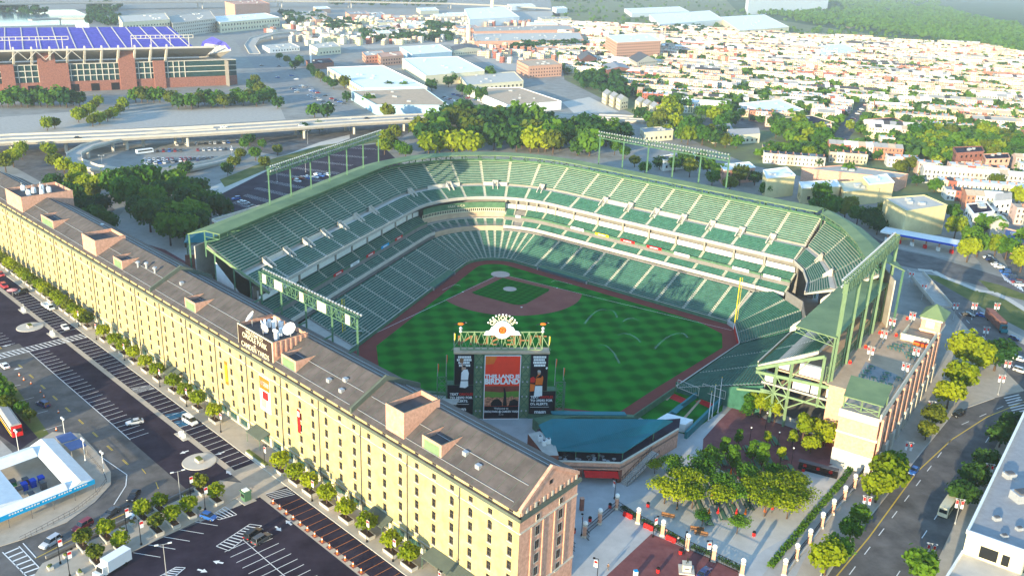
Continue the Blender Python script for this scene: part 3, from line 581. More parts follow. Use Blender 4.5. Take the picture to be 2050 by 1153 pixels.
# tall right field scoreboard wall and walk beside the warehouse
b = MB()
rf = [(-80.5, -73), (-62, -113), (-36, -122.5)]
for i in range(2): b.hull([(*rf[i], 0), (rf[i][0]-.9, rf[i][1]-.7, 0), (rf[i][0]-.9, rf[i][1]-.7, 7.2), (*rf[i], 7.2)], [(*rf[i+1], 0), (rf[i+1][0]-.9, rf[i+1][1]-.7, 0), (rf[i+1][0]-.9, rf[i+1][1]-.7, 7.2), (*rf[i+1], 7.2)], 'steel_green')
b.build('right_field_wall', bp)
b = MB(); b.hull([(-81, -73.8, 6.3), (-63, -113.5, 6.3), (-67, -116, 6.3), (-86, -76, 6.3)], [(-81, -73.8, 6.6), (-63, -113.5, 6.6), (-67, -116, 6.6), (-86, -76, 6.6)], 'concrete_light'); b.hull([(-63, -113.5, 6.3), (-38, -122.8, 6.3), (-40, -127, 6.3), (-67, -116, 6.3)], [(-63, -113.5, 6.6), (-38, -122.8, 6.6), (-40, -127, 6.6), (-67, -116, 6.6)], 'concrete_light'); b.build('flag_court_deck', bp)
b = MB()
for k in range(22):
    p = Vector((-81.5, -74.5, 6.6)).lerp(Vector((-63.4, -113.7, 6.6)), k/21); b.bar(p, p+Vector((0, 0, 1.2)), .1, 'roof_teal')
for z in (7.2, 7.7): b.bar((-81.5, -74.5, z), (-63.4, -113.7, z), .08, 'roof_teal')
b.build('railing', bp)
# centre field wall, bullpens
b = MB(); 
def wl(p, q, h, m, th=.35, z0=0):
    p = Vector((*p, 0)); q = Vector((*q, 0)); n = Vector((q.y-p.y, p.x-q.x, 0)).normalized()*th/2
    b.hull([p-n+Vector((0, 0, z0)), p+n+Vector((0, 0, z0)), p+n+Vector((0, 0, h)), p-n+Vector((0, 0, h))], [q-n+Vector((0, 0, z0)), q+n+Vector((0, 0, z0)), q+n+Vector((0, 0, h)), q-n+Vector((0, 0, h))], m)
wl((30.1, -117.4), (9.6, -134.2), 2.2, 'steel_green'); wl((9.6, -134.2), (-8, -127.2), 2.2, 'steel_green'); wl((-8, -127.2), (-38, -121.5), 2.2, 'steel_green')
b.build('outfield_wall', bp)
b = MB(); P_ = lambda u, v, z=0.: tuple(G(u, v, z)[:2])
pens = [(1280, 832), (1350, 784), (1405, 790), (1420, 795), (1440, 812), (1478, 800), (1478, 815), (1370, 880)]
b.sheet([P_(1278, 834), P_(1352, 778), P_(1402, 794), P_(1448, 806), P_(1446, 822), P_(1375, 870), P_(1330, 858)], .04, 'turf')
b.sheet([P_(1337, 796), P_(1347, 787), P_(1381, 802), P_(1371, 810)], .07, 'red'); b.sheet([P_(1392, 804), P_(1403, 799), P_(1437, 812), P_(1424, 819)], .07, 'red')
b.sheet([P_(1362, 842), P_(1400, 800), P_(1404, 801), P_(1367, 844)], .08, 'tan'); b.sheet([P_(1336, 802), P_(1350, 786), P_(1346, 785), P_(1331, 800)], .08, 'tan')
b.build('bullpen_turf', bp)
b = MB()
wl(P_(1320, 852), P_(1396, 794), 1.9, 'roof_teal', .6); wl(P_(1352, 779), P_(1392, 796), 2.6, 'steel_green'); wl(P_(1396, 794), P_(1448, 810), 2.6, 'steel_green'); wl(P_(1372, 878), P_(1452, 800), 2.2, 'roof_teal', .8)
q = [G(*k, 2.2) for k in ((1343, 824), (1358, 811), (1369, 815), (1354, 829))]; b.hull(q, [x+Vector((0, 0, .3)) for x in q], 'roof_teal'); b.build('bullpen_wall', bp)
for q in (((1356, 766), (1398, 783), (1398, 792), (1356, 775)), ((1406, 772), (1451, 789), (1451, 799), (1406, 783))):
    b = MB(); p0 = G(*q[3], 2.6); p1 = G(*q[2], 2.6); h = 2.6
    for a, c in ((p0, p1), (p0+Vector((0, 0, h)), p1+Vector((0, 0, h))), (p0, p0+Vector((0, 0, h))), (p1, p1+Vector((0, 0, h)))): b.bar(a, c, .12, 'concrete_light')
    for j in range(1, 12): b.bar(p0.lerp(p1, j/12), p0.lerp(p1, j/12)+Vector((0, 0, h)), .035, 'metal')
    b.build('screen_frame', bp)
# structure at the cut end of the left field upper deck
b = MB(); EA = -57.4
T = lambda n, z, k=0: BB(EA-k, n, z)
b.bar(T(131, 15.6), T(149.5, 24.6), .7, 'steel_pale', .9); b.bar(T(131, 14.6), T(158, 16.2), .6, 'steel_pale', .9); b.bar(T(133, 9.6), T(158, 9.6), .5, 'steel_pale', .6); b.bar(T(133, 12), T(158, 12), .5, 'concrete', .5); b.bar(T(126, 7.5), T(137, 9.6), .5, 'steel_pale', .6)
for n, z0, z1 in ((136.8, 0, 18), (141, 0, 20), (149.5, 9, 24.5), (156, 9.6, 16.2)): b.bar(T(n, z0), T(n, z1), .6, 'steel_pale')
for n0, z0, n1, z1 in ((137, 9.6, 141, 15), (141, 9.6, 137, 15), (131, 15, 137, 9.6), (141, 15.3, 146, 22.8), (141, 6, 146, 9.6), (146, 9.6, 149, 12), (149, 12, 152, 9.6), (152, 9.6, 155, 12), (133, 5, 137, 9.6), (137, 5, 141, 9.6), (141, 5, 137, 9.6)): b.bar(T(n0, z0), T(n1, z1), .3, 'steel_pale')
b.build('end_frame', bp)
for n0, n1, z0, z1 in ((133.6, 136, 12.3, 14.8), (141.8, 146.5, 12.4, 15.5), (147, 149.2, 12.4, 15.2), (151.3, 155.4, 12.4, 15.7), (155.8, 158.2, 12.4, 15.8), (143, 149, 17.2, 20.4), (136.5, 140, 17.4, 19.2)):
    b = MB(); b.hull([T(n0, z0, -.6), T(n1, z0, -.6), T(n1, z1, -.6), T(n0, z1, -.6)], [T(n0, z0, -2), T(n1, z0, -2), T(n1, z1, -2), T(n0, z1, -2)], 'white'); b.build('concession_wall', bp)
b = MB()
for z in (11.6, 16.6): q = [T(137, z, -.3), T(158, z, -.3), T(158, z, -14 if z < 12 else -59), T(139, z, -14 if z < 12 else -59)]; b.hull(q, [x+Vector((0, 0, .35)) for x in q], 'tan')
b.build('concourse_floor', bp)
# left end screen wall
b = MB(); e = upperL[0]; b.hull([at(e, 26, 8), at(e, 50, 8), at(e, 50, 18), at(e, 26, 18)], [x+Vector((.2, .3, 0)) for x in (at(e, 26, 8), at(e, 50, 8), at(e, 50, 18), at(e, 26, 18))], 'concrete_dark')
b.bar(at(e, 23, 21), at(e, 46, 33.3), .5, 'steel_pale', .8)
for d in (30, 36, 43): b.bar(at(e, d, 0), at(e, d, 21+(d-23)*.55), .5, 'steel_green')
q = [at(e, 33, 18), at(e, 43, 18), at(e, 43, 29)]; b.face([x-DL*.15 for x in q], 'white'); b.build('end_frame', bp)
# ---------------------------------------------------------------- foul poles
def foul_pole(x, y, z0, z1, lab):
    t = thing('foul_pole', lab, 'foul pole', (x, y, z0)); h = z1-z0
    b = MB(); b.tube((0, 0, 0), (0, 0, h), .16, 'yellow'); b.build('pole', t); b = MB(); b.bar((.9, 0, 1.5), (.9, 0, h), .09, 'yellow')
    for k in range(22): z = 1.6+(h-1.7)*k/21; b.bar((.1, 0, z), (.9, 0, z), .06, 'yellow')
    b.build('mesh_screen', t); b = MB(); b.lathe((0, 0, -z0), [(.4, 0), (.25, z0)], 'white', 8); b.build('footing', t)
foul_pole(73, -70.2, 2.2, 20, 'tall yellow foul pole in the sunlit far corner beside the red wall pad'); foul_pole(-68.4, -62.8, 2.6, 15.5, 'yellow foul pole in the shaded corner near the warehouse')
# ---------------------------------------------------------------- kit: trees, cars, lamps, people, furniture
def crown_mesh(name, seed, n, h, w, leaf, kind, lobes=13):
    """leaf clumps spread through the volume of several lobes; unit: metres"""
    r = random.Random(seed); b = MB(); L = []
    for i in range(lobes):
        a = 2*PI*i/lobes+r.random()*.8; q = r.random()
        if kind == 'up': rr = .28*w*(1-.5*q); L.append((Vector((math.cos(a)*w*.16, math.sin(a)*w*.16, h*(.15+.7*q))), w*(.34-.16*q)))
        elif kind == 'flat': L.append((Vector((math.cos(a)*w*.36*math.sqrt(q), math.sin(a)*w*.36*math.sqrt(q), h*(.35+.3*r.random()))), w*(.15+.1*r.random())))
        else: e = r.random()*.9-.3; L.append((Vector((math.cos(a)*w*.26*math.cos(e), math.sin(a)*w*.26*math.cos(e), h*(.48+.36*math.sin(e)))), w*(.2+.1*r.random())))
    L.append((Vector((0, 0, h*.5)), w*.27))
    for k in range(n):
        c, q = L[r.randrange(len(L))]
        d = Vector((r.gauss(0, 1), r.gauss(0, 1), r.gauss(0, .9)))
        if d.length < 1e-3: continue
        d.normalize(); p = c+d*q*1.22*r.random()**.42*(1 if r.random() > .08 else 1.25)
        if kind == 'flat': p.z = c.z+(p.z-c.z)*.55
        nrm = (d+Vector((r.gauss(0, .5), r.gauss(0, .5), r.gauss(0, .5)+.25))).normalized(); x = nrm.orthogonal().normalized(); y = nrm.cross(x); a = r.random()*6.28
        x, y = x*math.cos(a)+y*math.sin(a), y*math.cos(a)-x*math.sin(a); s = leaf*(.6+.8*r.random())
        b.face([p-x*s-y*s*.5, p+x*s*.3-y*s*.8, p+x*s+y*s*.2, p+x*s*.1+y*s*.9, p-x*s*.7+y*s*.5], 'leaf_green')
    return b
def trunk_mesh(h, r0, limbs, seed, w):
    r = random.Random(seed); b = MB(); b.tube((0, 0, 0), (0, 0, h*.55), r0, 'bark', r0*.7, 6)
    for i in range(limbs):
        a = 2*PI*i/limbs+r.random(); b.tube((0, 0, h*(.4+.12*r.random())), (math.cos(a)*w*.25, math.sin(a)*w*.25, h*(.72+.15*r.random())), r0*.55, 'bark', r0*.15, 5)
    return b
PROTO = {}
def proto(key, kind, n, h, w, leaf, ch, leafm):
    """ch: clear trunk height"""
    t = thing('tree', None, 'tree'); c = crown_mesh('crown', sum(map(ord, key))*7, n, h, w, leaf, kind); c.ms = [MATS[leafm]]
    o = c.build('crown', t, (0, 0, ch)); b = trunk_mesh(ch+h*.6, .035*h+.06, 5, len(key), w).build('trunk', t)
    PROTO[key] = t; t.location = (0, -900, 0); return t
USED = set()
def tree(key, p, s=1., rz=None, label=None, group=None, cat='tree', sz=None):
    t = PROTO[key]; rz = rnd.random()*6.28 if rz is None else rz
    if key not in USED: USED.add(key); t.location = p; t.rotation_euler.z = rz; t.scale = (s, s, s*(sz or 1)); tag(t, label, cat, group); return t
    return dup(t, p, rz, label, group, (s, s, s*(sz or 1)))
for key, kind, n, h, w, leaf, ch, lm in (('planter', 'round', 1100, 3.6, 4.4, .30, 1.2, 'leaf_lime'), ('planter_olive', 'round', 1000, 3.4, 4.2, .30, 1.2, 'leaf_olive'),
    ('round_green', 'round', 1500, 8, 9, .55, 2.2, 'leaf_green'), ('round_dark', 'round', 1500, 8, 9.5, .55, 2, 'leaf_dark'), ('round_lime', 'round', 1500, 8, 9, .55, 2.2, 'leaf_lime'), ('round_olive', 'round', 1500, 8, 9, .55, 2.2, 'leaf_olive'),
    ('spread', 'flat', 1250, 5.4, 11.5, .34, 3.8, 'leaf_lime'), ('spread_green', 'flat', 1250, 5.4, 11.5, .34, 3.8, 'leaf_green'), ('upright', 'up', 1300, 9, 6, .45, 1.8, 'leaf_green'), ('upright_lime', 'up', 1300, 9, 6, .45, 1.8, 'leaf_lime'),
    ('far_green', 'round', 420, 8, 9, .95, 1.5, 'leaf_green'), ('far_dark', 'round', 420, 8, 9, .95, 1.5, 'leaf_dark'), ('far_olive', 'round', 420, 8, 9, .95, 1.5, 'leaf_olive'), ('far_lime', 'round', 420, 8, 9, .95, 1.5, 'leaf_lime')):
    proto(key, kind, n, h, w, leaf, ch, lm)
PAINT = {'white car': (.75, .75, .74), 'silver': (.45, .47, .5), 'black': (.012, .012, .015), 'dark grey': (.07, .075, .08), 'navy': (.012, .03, .12), 'blue': (.02, .10, .35), 'dark red': (.22, .012, .02), 'red car': (.5, .02, .03), 'tan car': (.42, .36, .26), 'grey car': (.22, .22, .23), 'green car': (.03, .15, .1)}
for k, v in PAINT.items(): mat('paint '+k, v, .28, 0, spec=.6)
CARS = {}
def car_mesh(kind, pm):
    """along x, front at +x"""
    L, W, H, bl = {'sedan': (4.7, 1.8, 1.45, .95), 'suv': (4.8, 1.9, 1.75, 1.05), 'van': (5.4, 2.0, 2.1, 1.15), 'hatch': (4.1, 1.75, 1.5, .95)}[kind]
    b = MB(); w = W/2
    def ring(x, z0, z1, k=1.): return [(x, -w*k, z0), (x, w*k, z0), (x, w*k*1.0, z1*.7), (x, w*k*.93, z1), (x, -w*k*.93, z1), (x, -w*k, z1*.7)]
    hood = bl*.92
    xs = [(-L/2, .35, bl*.85, .86), (-L/2+.15, .25, bl*.96, .97), (-L*.3, .22, bl, 1), (L*.12, .22, bl, 1), (L*.3, .22, hood, 1), (L/2-.25, .25, hood*.86, .95), (L/2, .38, hood*.68, .82)]
    rg = [ring(x, a, c, k) for x, a, c, k in xs]
    for i in range(len(rg)-1): b.hull(rg[i], rg[i+1], pm, False)
    b.face(rg[0], pm); b.face(rg[-1][::-1], pm)
    c0, c1, r0, r1 = {'sedan': (-L*.40, L*.2, -L*.24, L*.06), 'suv': (-L*.48, L*.22, -L*.43, L*.08), 'van': (-L*.485, L*.34, -L*.46, L*.22), 'hatch': (-L*.47, L*.24, -L*.36, L*.08)}[kind]
    gl = MB(); a = [(c0, -w*.9, bl-.03), (c1, -w*.9, bl-.05), (c1, w*.9, bl-.05), (c0, w*.9, bl-.03)]; t = [(r0, -w*.74, H-.06), (r1, -w*.74, H-.06), (r1, w*.74, H-.06), (r0, w*.74, H-.06)]
    gl.hull(a, t, 'car_glass'); b.hull([(x, y, H-.058) for x, y, z in t], [(x*.96, y*.93, H) for x, y, z in t], pm)
    for sx, tx in ((c0*.98, r0*.98), ((c0+c1)/2-.1, (r0+r1)/2-.1)):
        for sy in (-1, 1): b.bar((sx, sy*w*.905, bl-.05), (tx, sy*w*.755, H-.05), .09, pm, .05)
    wh_ = MB(); wh_.tube((0, -.11, 0), (0, .11, 0), .33, 'tyre', n=10); rim = MB(); rim.tube((0, -.12, 0), (0, .12, 0), .19, 'rim', n=8)
    hl = MB(); hl.box(-.06, .02, -.2, .2, -.08, .08, 'headlight'); tl = MB(); tl.box(-.02, .06, -.18, .18, -.1, .1, 'red')
    return b, gl, wh_, rim, hl, tl, L, W, bl
def car(kind, paint, p, ang, label, group=None):
    key = (kind, paint)
    if key in CARS: return dup(CARS[key], (p.x, p.y, .03), ang, label, group)
    b, gl, wh_, rim, hl, tl, L, W, bl = car_mesh(kind, 'paint '+paint)
    t = thing('parked_car', label, 'car', (p.x, p.y, .03), ang, group); b.build('body', t, smooth=False); gl.build('window_glass', t)
    for sx in (-.3, .31):
        for sy in (-1, 1):
            o = wh_.build('wheel', t, (sx*L, sy*(W/2-.1), .33)); rim.build('rim', o)
    for sy in (-1, 1): hl.build('headlight', t, (L/2-.03, sy*W*.33, bl*.6)); tl.build('taillight', t, (-L/2+.0, sy*W*.33, bl*.7))
    CARS[key] = t; return t
FAR = {}
def far_car(paint, p, ang, label, group):
    if paint not in FAR:
        b, gl, wh_, rim, hl, tl, L, W, bl = car_mesh('sedan' if len(paint) % 2 else 'suv', 'paint '+paint)
        k = len(b.v); b.v += gl.v; i = b.mi('car_glass'); b.f += [tuple(q+k for q in f) for f in gl.f]; b.m += [i]*len(gl.f)
        for sx in (-.3, .31):
            for sy in (-1, 1): b.tube((sx*L, sy*(W/2-.2), .33), (sx*L, sy*(W/2), .33), .33, 'tyre', n=6)
        FAR[paint] = o = tag(b.build('parked_car', None, (p.x, p.y, .05), ang), label, 'car', group); return o
    return dup(FAR[paint], (p.x, p.y, .05), ang, label, group)
LAMP = {}
def street_lamp(p, h, label, kind='banner', rz=0., group='lamp posts with team banners'):
    key = (kind, h)
    if key in LAMP: return dup(LAMP[key], p, rz, label, group)
    t = thing('street_lamp', label, 'street lamp', p, rz, group); m = 'black' if kind == 'banner' else 'white' if kind == 'globe' else 'metal'
    b = MB(); b.lathe((0, 0, 0), [(.25, 0), (.2, .5), (.09, .6), (.07, h)], m, 7); b.build('post', t)
    if kind == 'banner':
        b = MB(); b.bar((0, 0, h-.1), (1.0, 0, h), .08, m); b.lathe((1.0, 0, h-.25), [(.32, 0), (.3, .12), (.08, .25)], m, 8); b.build('lamp_head', t)
        for sx in (1,): b = MB(); b.box(.1, .95, -.03, .03, h-2.3, h-.6, 'white'); b.box(.15, .9, -.036, .036, h-1.35, h-.7, 'red'); b.build('banner', t)
    elif kind == 'twin':
        for sx in (-1, 1): b = MB(); b.bar((0, 0, h-.1), (sx*.9, 0, h), .07, m); b.build('arm', t); b = MB(); b.box(sx*.6-.3, sx*.6+.3, -.035, .035, h-2.6, h-.5, 'white'); b.box(sx*.6-.27, sx*.6+.27, -.04, .04, h-1.5, h-.55, 'red'); b.build('banner', t); b = MB(); b.lathe((sx*.9, 0, h-.2), [(.3, 0), (.28, .12), (.05, .25)], m, 8); b.build('lamp_head', t)
    elif kind == 'globe':
        for sx in (-1, 1): b = MB(); b.bar((0, 0, h-.5), (sx*.6, 0, h-.3), .07, m); b.build('arm', t); b = MB(); b.ball((sx*.6, 0, h), .33, 'lamp_white'); b.build('globe', t)
    else:
        for sx in (-1, 1): b = MB(); b.bar((0, 0, h-.1), (sx*1.3, 0, h), .08, m); b.build('arm', t); b = MB(); b.box(sx*1.3-.4, sx*1.3+.4, -.18, .18, h-.03, h+.12, 'white'); b.build('lamp_head', t)
    LAMP[key] = t; return t
def skin_person(name, label, p, ang, shirt, trousers, group=None, pose=0):
    """a body grown along a skeleton, hair and clothes as children"""
    def grow(nm, vs, es, rad, m, par):
        me = bpy.data.meshes.new(nm); me.from_pydata(vs, es, []); o = bpy.data.objects.new(nm, me); COL.objects.link(o); o.parent = par
        md = o.modifiers.new('skin', 'SKIN'); sv = me.skin_vertices[0].data
        for i, q in enumerate(rad): sv[i].radius = (q, q)
        sv[0].use_root = True; sd = o.modifiers.new('sub', 'SUBSURF'); sd.levels = 1; sd.render_levels = 1; me.materials.append(MATS[m]); return o
    t = thing(name, label, 'person', p, ang, group)
    st = .22
    vs = [(0, 0, .95), (0, 0, 1.2), (0, 0, 1.42), (.01, 0, 1.52), (.03, 0, 1.66), (.02, 0, 1.76), (0, .1, .9), (st, .1, .5), (st*.7, .1, .07), (st*.7+.16, .1, .04), (0, -.1, .9), (-.05, -.1, .5), (-st, -.1, .07), (-st+.16, -.1, .04), (0, .2, 1.38), (-.06, .26, 1.12), (.1, .27, .9), (.16, .27, .82), (0, -.2, 1.38), (.05, -.26, 1.12), (.2, -.25, .95), (.27, -.25, .9)]
    es = [(0, 1), (1, 2), (2, 3), (3, 4), (4, 5), (0, 6), (6, 7), (7, 8), (8, 9), (0, 10), (10, 11), (11, 12), (12, 13), (2, 14), (14, 15), (15, 16), (16, 17), (2, 18), (18, 19), (19, 20), (20, 21)]
    rd = [.14, .13, .15, .055, .1, .08, .09, .065, .045, .04, .09, .065, .045, .04, .06, .045, .035, .04, .06, .045, .035, .04]
    grow('body', vs, es, rd, 'skin', t)
    grow('shirt', [vs[0], vs[1], vs[2], vs[14], vs[15], vs[18], vs[19]], [(0, 1), (1, 2), (2, 3), (3, 4), (2, 5), (5, 6)], [.16, .15, .17, .085, .065, .085, .065], shirt, t)
    grow('trousers', [(0, 0, .97), vs[6], vs[7], (st*.72, .1, .14), vs[10], vs[11], (-st*.95, -.1, .14)], [(0, 1), (1, 2), (2, 3), (0, 4), (4, 5), (5, 6)], [.165, .105, .085, .07, .105, .085, .07], trousers, t)
    b = MB(); b.ball((-.01, 0, 1.72), .115, 'bark', 1.05, 1, .95); b.build('hair', t); return t
# ---------------------------------------------------------------- the street and car park before the warehouse
def W2(s, y): p = WH(s, y); return (p.x, p.y)
def pg(*q): return [tuple(G(u, v)[:2]) for u, v in q]
def wrect(b, s0, s1, y0, y1, z, m): b.sheet([W2(s0, y0), W2(s1, y0), W2(s1, y1), W2(s0, y1)], z, m)
b = MB(); wrect(b, -60, 340, 0, 120, .015, 'asphalt'); struct('street', b)
b = MB(); b.hull([(*W2(s, y), 0.01) for s, y in ((-30, -.5), (340, -.5), (340, 7), (-30, 7))], [(*W2(s, y), .15) for s, y in ((-30, -.5), (340, -.5), (340, 7), (-30, 7))], 'sidewalk'); struct('pavement', b)
b = MB(); b.hull([(*W2(s, y), 0.01) for s, y in ((-30, 7), (340, 7), (340, 7.25), (-30, 7.25))], [(*W2(s, y), .17) for s, y in ((-30, 7), (340, 7), (340, 7.25), (-30, 7.25))], 'concrete_light'); struct('kerb', b)
b = MB()
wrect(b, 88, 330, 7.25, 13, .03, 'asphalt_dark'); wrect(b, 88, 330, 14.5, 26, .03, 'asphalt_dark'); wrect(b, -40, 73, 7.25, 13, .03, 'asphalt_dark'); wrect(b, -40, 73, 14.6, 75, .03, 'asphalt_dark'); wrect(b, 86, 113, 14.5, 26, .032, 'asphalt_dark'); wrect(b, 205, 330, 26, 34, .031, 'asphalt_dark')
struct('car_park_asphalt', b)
b = MB(); wrect(b, -40, 330, 13, 14.55, .034, 'sidewalk'); wrect(b, 73, 88, 7.25, 13, .033, 'sidewalk'); wrect(b, 73, 80, 14.5, 30, .033, 'sidewalk'); struct('concrete_strip', b)
mk = MB()
Z = .06
def wline(s0, y0, s1, y1, w=.16, m='paint_white', z=Z): mk.line(W2(s0, y0), W2(s1, y1), w, z, m)
for k in range(38): 
    s = 90+2.78*k
    if s < 195: wline(s, 7.5, s, 13)
    if 120 < s < 194: wline(s, 20.6, s, 25.7)
for k in range(30):
    s = 206+2.9*k
    if s < 250: wline(s, 7.5, s, 13); wline(s, 27, s, 33)
for k in range(22):
    s = 66-2.75*k
    wline(s, 7.5, s, 13, .14, 'paint_orange' if s > 27 else 'paint_white')
wline(120, 25.9, 196, 25.9, .2)
# handicapped bays hatched
for s0 in (117, 122.5, 145, 68.5):
    for k in range(5): wline(s0+k*.8, 7.6, s0+k*.8+1.6, 12.8, .2, 'paint_white' if s0 in (145, 68.5) else 'blue_bright')
# crossing over the whole street
for y0, y1 in ((7.3, 44),):
    wline(196.2, y0, 196.2, y1, .25); wline(200.3, y0, 200.3, y1, .25)
    for k in range(26): wline(196.3, 7.6+k*1.4, 200.2, 8.6+k*1.4, .45)
# double row in the near lot
c0, c1 = G(487, 1080.6), G(545.6, 1129.8); la = lambda p: ((p-WO).dot(WX), (p-WO).dot(WN))
s0, y0 = la(c0); wline(s0, y0, s0-50, y0, .18)
for k in range(17): wline(s0-1.2-2.55*k, y0-5.2, s0-1.2-2.55*k, y0+5.2, .16)
for u, v in ((381.8, 1043), (354, 1059), (326, 1074), (297, 1090), (267, 1106)):
    mk.line(G(u, v), G(u+54, v+9), .16, Z, 'paint_white')
def hatch_island(pts, n):
    q = [G(*k) for k in pts]
    for i in range(4): mk.line(q[i], q[(i+1) % 4], .2, Z, 'paint_white')
    for k in range(1, n): mk.line(q[0].lerp(q[1], k/n), q[3].lerp(q[2], k/n), .3, Z, 'paint_white')
hatch_island([(433, 1093), (500, 1049), (524, 1052), (458, 1102)], 10); hatch_island([(420, 1034), (450, 1014), (474, 1030), (440, 1040)], 5); hatch_island([(320, 1153), (352, 1135), (371, 1136), (345, 1158)], 5)
def arrow(u, v, ds, dy):
    p = G(u, v); d = (WX*ds+WN*dy).normalized(); n = Vector((-d.y, d.x, 0))
    mk.sheet([p+d*1.3, p+n*.7, p+n*.25, p+n*.25-d*1.2, p-n*.25-d*1.2, p-n*.25, p-n*.7], Z, 'paint_white')
for a in ((578, 1046, 1, 0), (557, 1058, -1, 0), (437, 1125, 1, .6), (405, 1142, -1, -.5), (369, 905, 0, 1), (458, 946, 1, 0), (441, 907, 0, 1), (13, 692, 0, 1), (36, 738, 0, 1)): arrow(*a)
for k in range(14):   # dashed double yellow along the street
    s = 108+9.6*k
    if abs(s-198) > 5:
        for dy in (0, .3): wline(s, 31.5+dy, s+3.4, 31.5+dy, .17, 'paint_yellow')
for a, c in (((171, 893), (254, 950)), ((284, 938), (292, 948)), ((312, 965), (317, 978))): mk.line(G(*a), G(*c), .2, Z, 'paint_yellow' if a[0] > 180 else 'paint_white')
for a, c in (((254, 950), (252, 972)), ((252, 972), (228, 1010)), ((70, 1118), (212, 1045)), ((212, 1045), (300, 1005)), ((46, 1087), (73, 1117)), ((5, 1105), (60, 1160)), ((38, 1093), (92, 1150))): mk.line(G(*a), G(*c), .22 if a[1] > 1085 or a[0] > 240 else .3, Z, 'paint_yellow' if a in ((70, 1118), (212, 1045)) else 'paint_white')
for k in range(7): mk.line(G(10+7*k, 1108+8*k), G(38+8*k, 1096+8*k), .45, Z, 'paint_white')
for k in range(6): s = 118+11*k; wline(s, 36, s+.1, 41, .14)
struct('road_markings', mk)
# traffic islands
for u, v, nm in ((60, 655, 'by the crossing'), (399, 924, 'near the parking kiosk')):
    p = G(u, v); b = MB(); b.lathe((p.x, p.y, .03), [(4.3, 0), (4.2, .15)], 'concrete_light', 26); tag(b.build('traffic_island'), None, None, None, 'structure')
    t = thing('planter', 'square concrete planter of clipped box on the round island ' + nm, 'planter', (p.x, p.y, .18), WA); b = MB(); b.box(-1.1, 1.1, -.7, .7, 0, .7, 'concrete_light'); b.build('box', t); b = MB(); b.box(-.95, .95, -.55, .55, .7, 1.05, 'lawn'); b.build('shrub', t)
# pavement island with planters between the street and the near lot
b = MB(); q = pg((60, 1165), (85, 1128), (385, 988), (440, 962), (495, 968), (505, 978), (400, 1040), (250, 1112), (175, 1165)); b.prism(q, .01, .16, 'sidewalk'); struct('pavement', b)
b = MB(); a0, a1 = G(92, 1118, .16), G(395, 975, .16); b.bar(a0+Vector((0, 0, .35)), a1+Vector((0, 0, .35)), .5, 'concrete_dark', .7); tag(b.build('low_wall'), 'long low dark wall edging the planter pavement beside the curving street', 'wall')
# planters and trees along the facade
PL = {}
def planter(p, label, group):
    if 'p' in PL: return dup(PL['p'], p, WA, label, group)
    t = thing('planter', label, 'planter', p, WA, group); b = MB()
    b.hull([(-1.9, -.85, 0), (1.9, -.85, 0), (1.9, .85, 0), (-1.9, .85, 0)], [(-2.0, -.95, .85), (2.0, -.95, .85), (2.0, .95, .85), (-2.0, .95, .85)], 'concrete_light'); b.build('box', t)
    b = MB(); b.sheet([(-1.8, -.75), (1.8, -.75), (1.8, .75), (-1.8, .75)], .853, 'soil'); b.build('soil', t); PL['p'] = t; return t
near = [79.3, 72.4, 66.3, 58.8, 50.9, 42.8, 33.9, 27.6]; far_ = [114.5, 124.3, 131.8, 139.3, 149.7, 157.9, 166.9, 174.2, 180.7, 189.6]; hed = [204+5.6*k for k in range(20)]
for i, s in enumerate(near):
    planter(WH(s, 4.9, .15), 'long concrete planter box before the near facade, %s from the facade crossing' % nth(i), 'planters along the facade'); tree('planter', WH(s, 4.9, .95), .98+.1*rnd.random(), None, 'clipped lime green tree in a planter, %s from the crossing towards the brick gable' % nth(i), 'planter trees along the facade')
for i, s in enumerate(far_):
    planter(WH(s, 4.3, .15), 'long concrete planter box before the facade, %s beyond the white van' % nth(i), 'planters along the facade'); tree('planter', WH(s, 4.3, .95), .95+.12*rnd.random(), None, 'clipped lime green planter tree, %s from the white van towards the striped crossing' % nth(i), 'planter trees along the facade')
for i, s in enumerate(hed):
    planter(WH(s, 4.2, .15), 'long concrete planter box, %s beyond the striped crossing at the facade' % nth(i), 'planters along the facade'); tree('planter' if i % 3 else 'planter_olive', WH(s, 4.2, .95), .95+.12*rnd.random(), None, 'lime green tree in the continuous planter row, %s beyond the striped crossing' % nth(i), 'planter trees along the facade')
for i, (u, v) in enumerate(((403, 986), (433, 1004), (322, 1024), (380, 1032), (347, 1050), (287, 1040), (314, 1065), (215, 1080), (243, 1103), (168, 1098), (195, 1128))):
    p = G(u, v, .16); planter(p, 'concrete planter box on the pavement island, %s from the parking kiosk' % nth(i), 'planters on the pavement island'); tree('planter_olive' if i in (0, 6, 9, 10) else 'planter', p+Vector((0, 0, .8)), .82+.1*rnd.random(), None, '%s tree in a planter on the pavement island, %s from the parking kiosk' % ('olive' if i in (0, 6, 9, 10) else 'lime green', nth(i)), 'planter trees on the pavement island')
for i, (u, v) in enumerate(((245, 1062), (265, 1050), (371, 996), (133, 1115), (101, 1138), (160, 1148), (401, 1022))):
    p = G(u, v, .16); t = thing('flower_pot', 'small square pot of low plants on the pavement island, %s along its wall' % nth(i), 'flower pot', p, WA, 'small pots on the pavement island'); b = MB(); b.box(-.7, .7, -.5, .5, 0, .6, 'concrete_light'); b.build('pot', t); b = MB()
    for k in range(6): b.ball((rnd.uniform(-.5, .5), rnd.uniform(-.3, .3), .75), .28, 'lawn', n=6, k=4)
    b.build('plants', t)
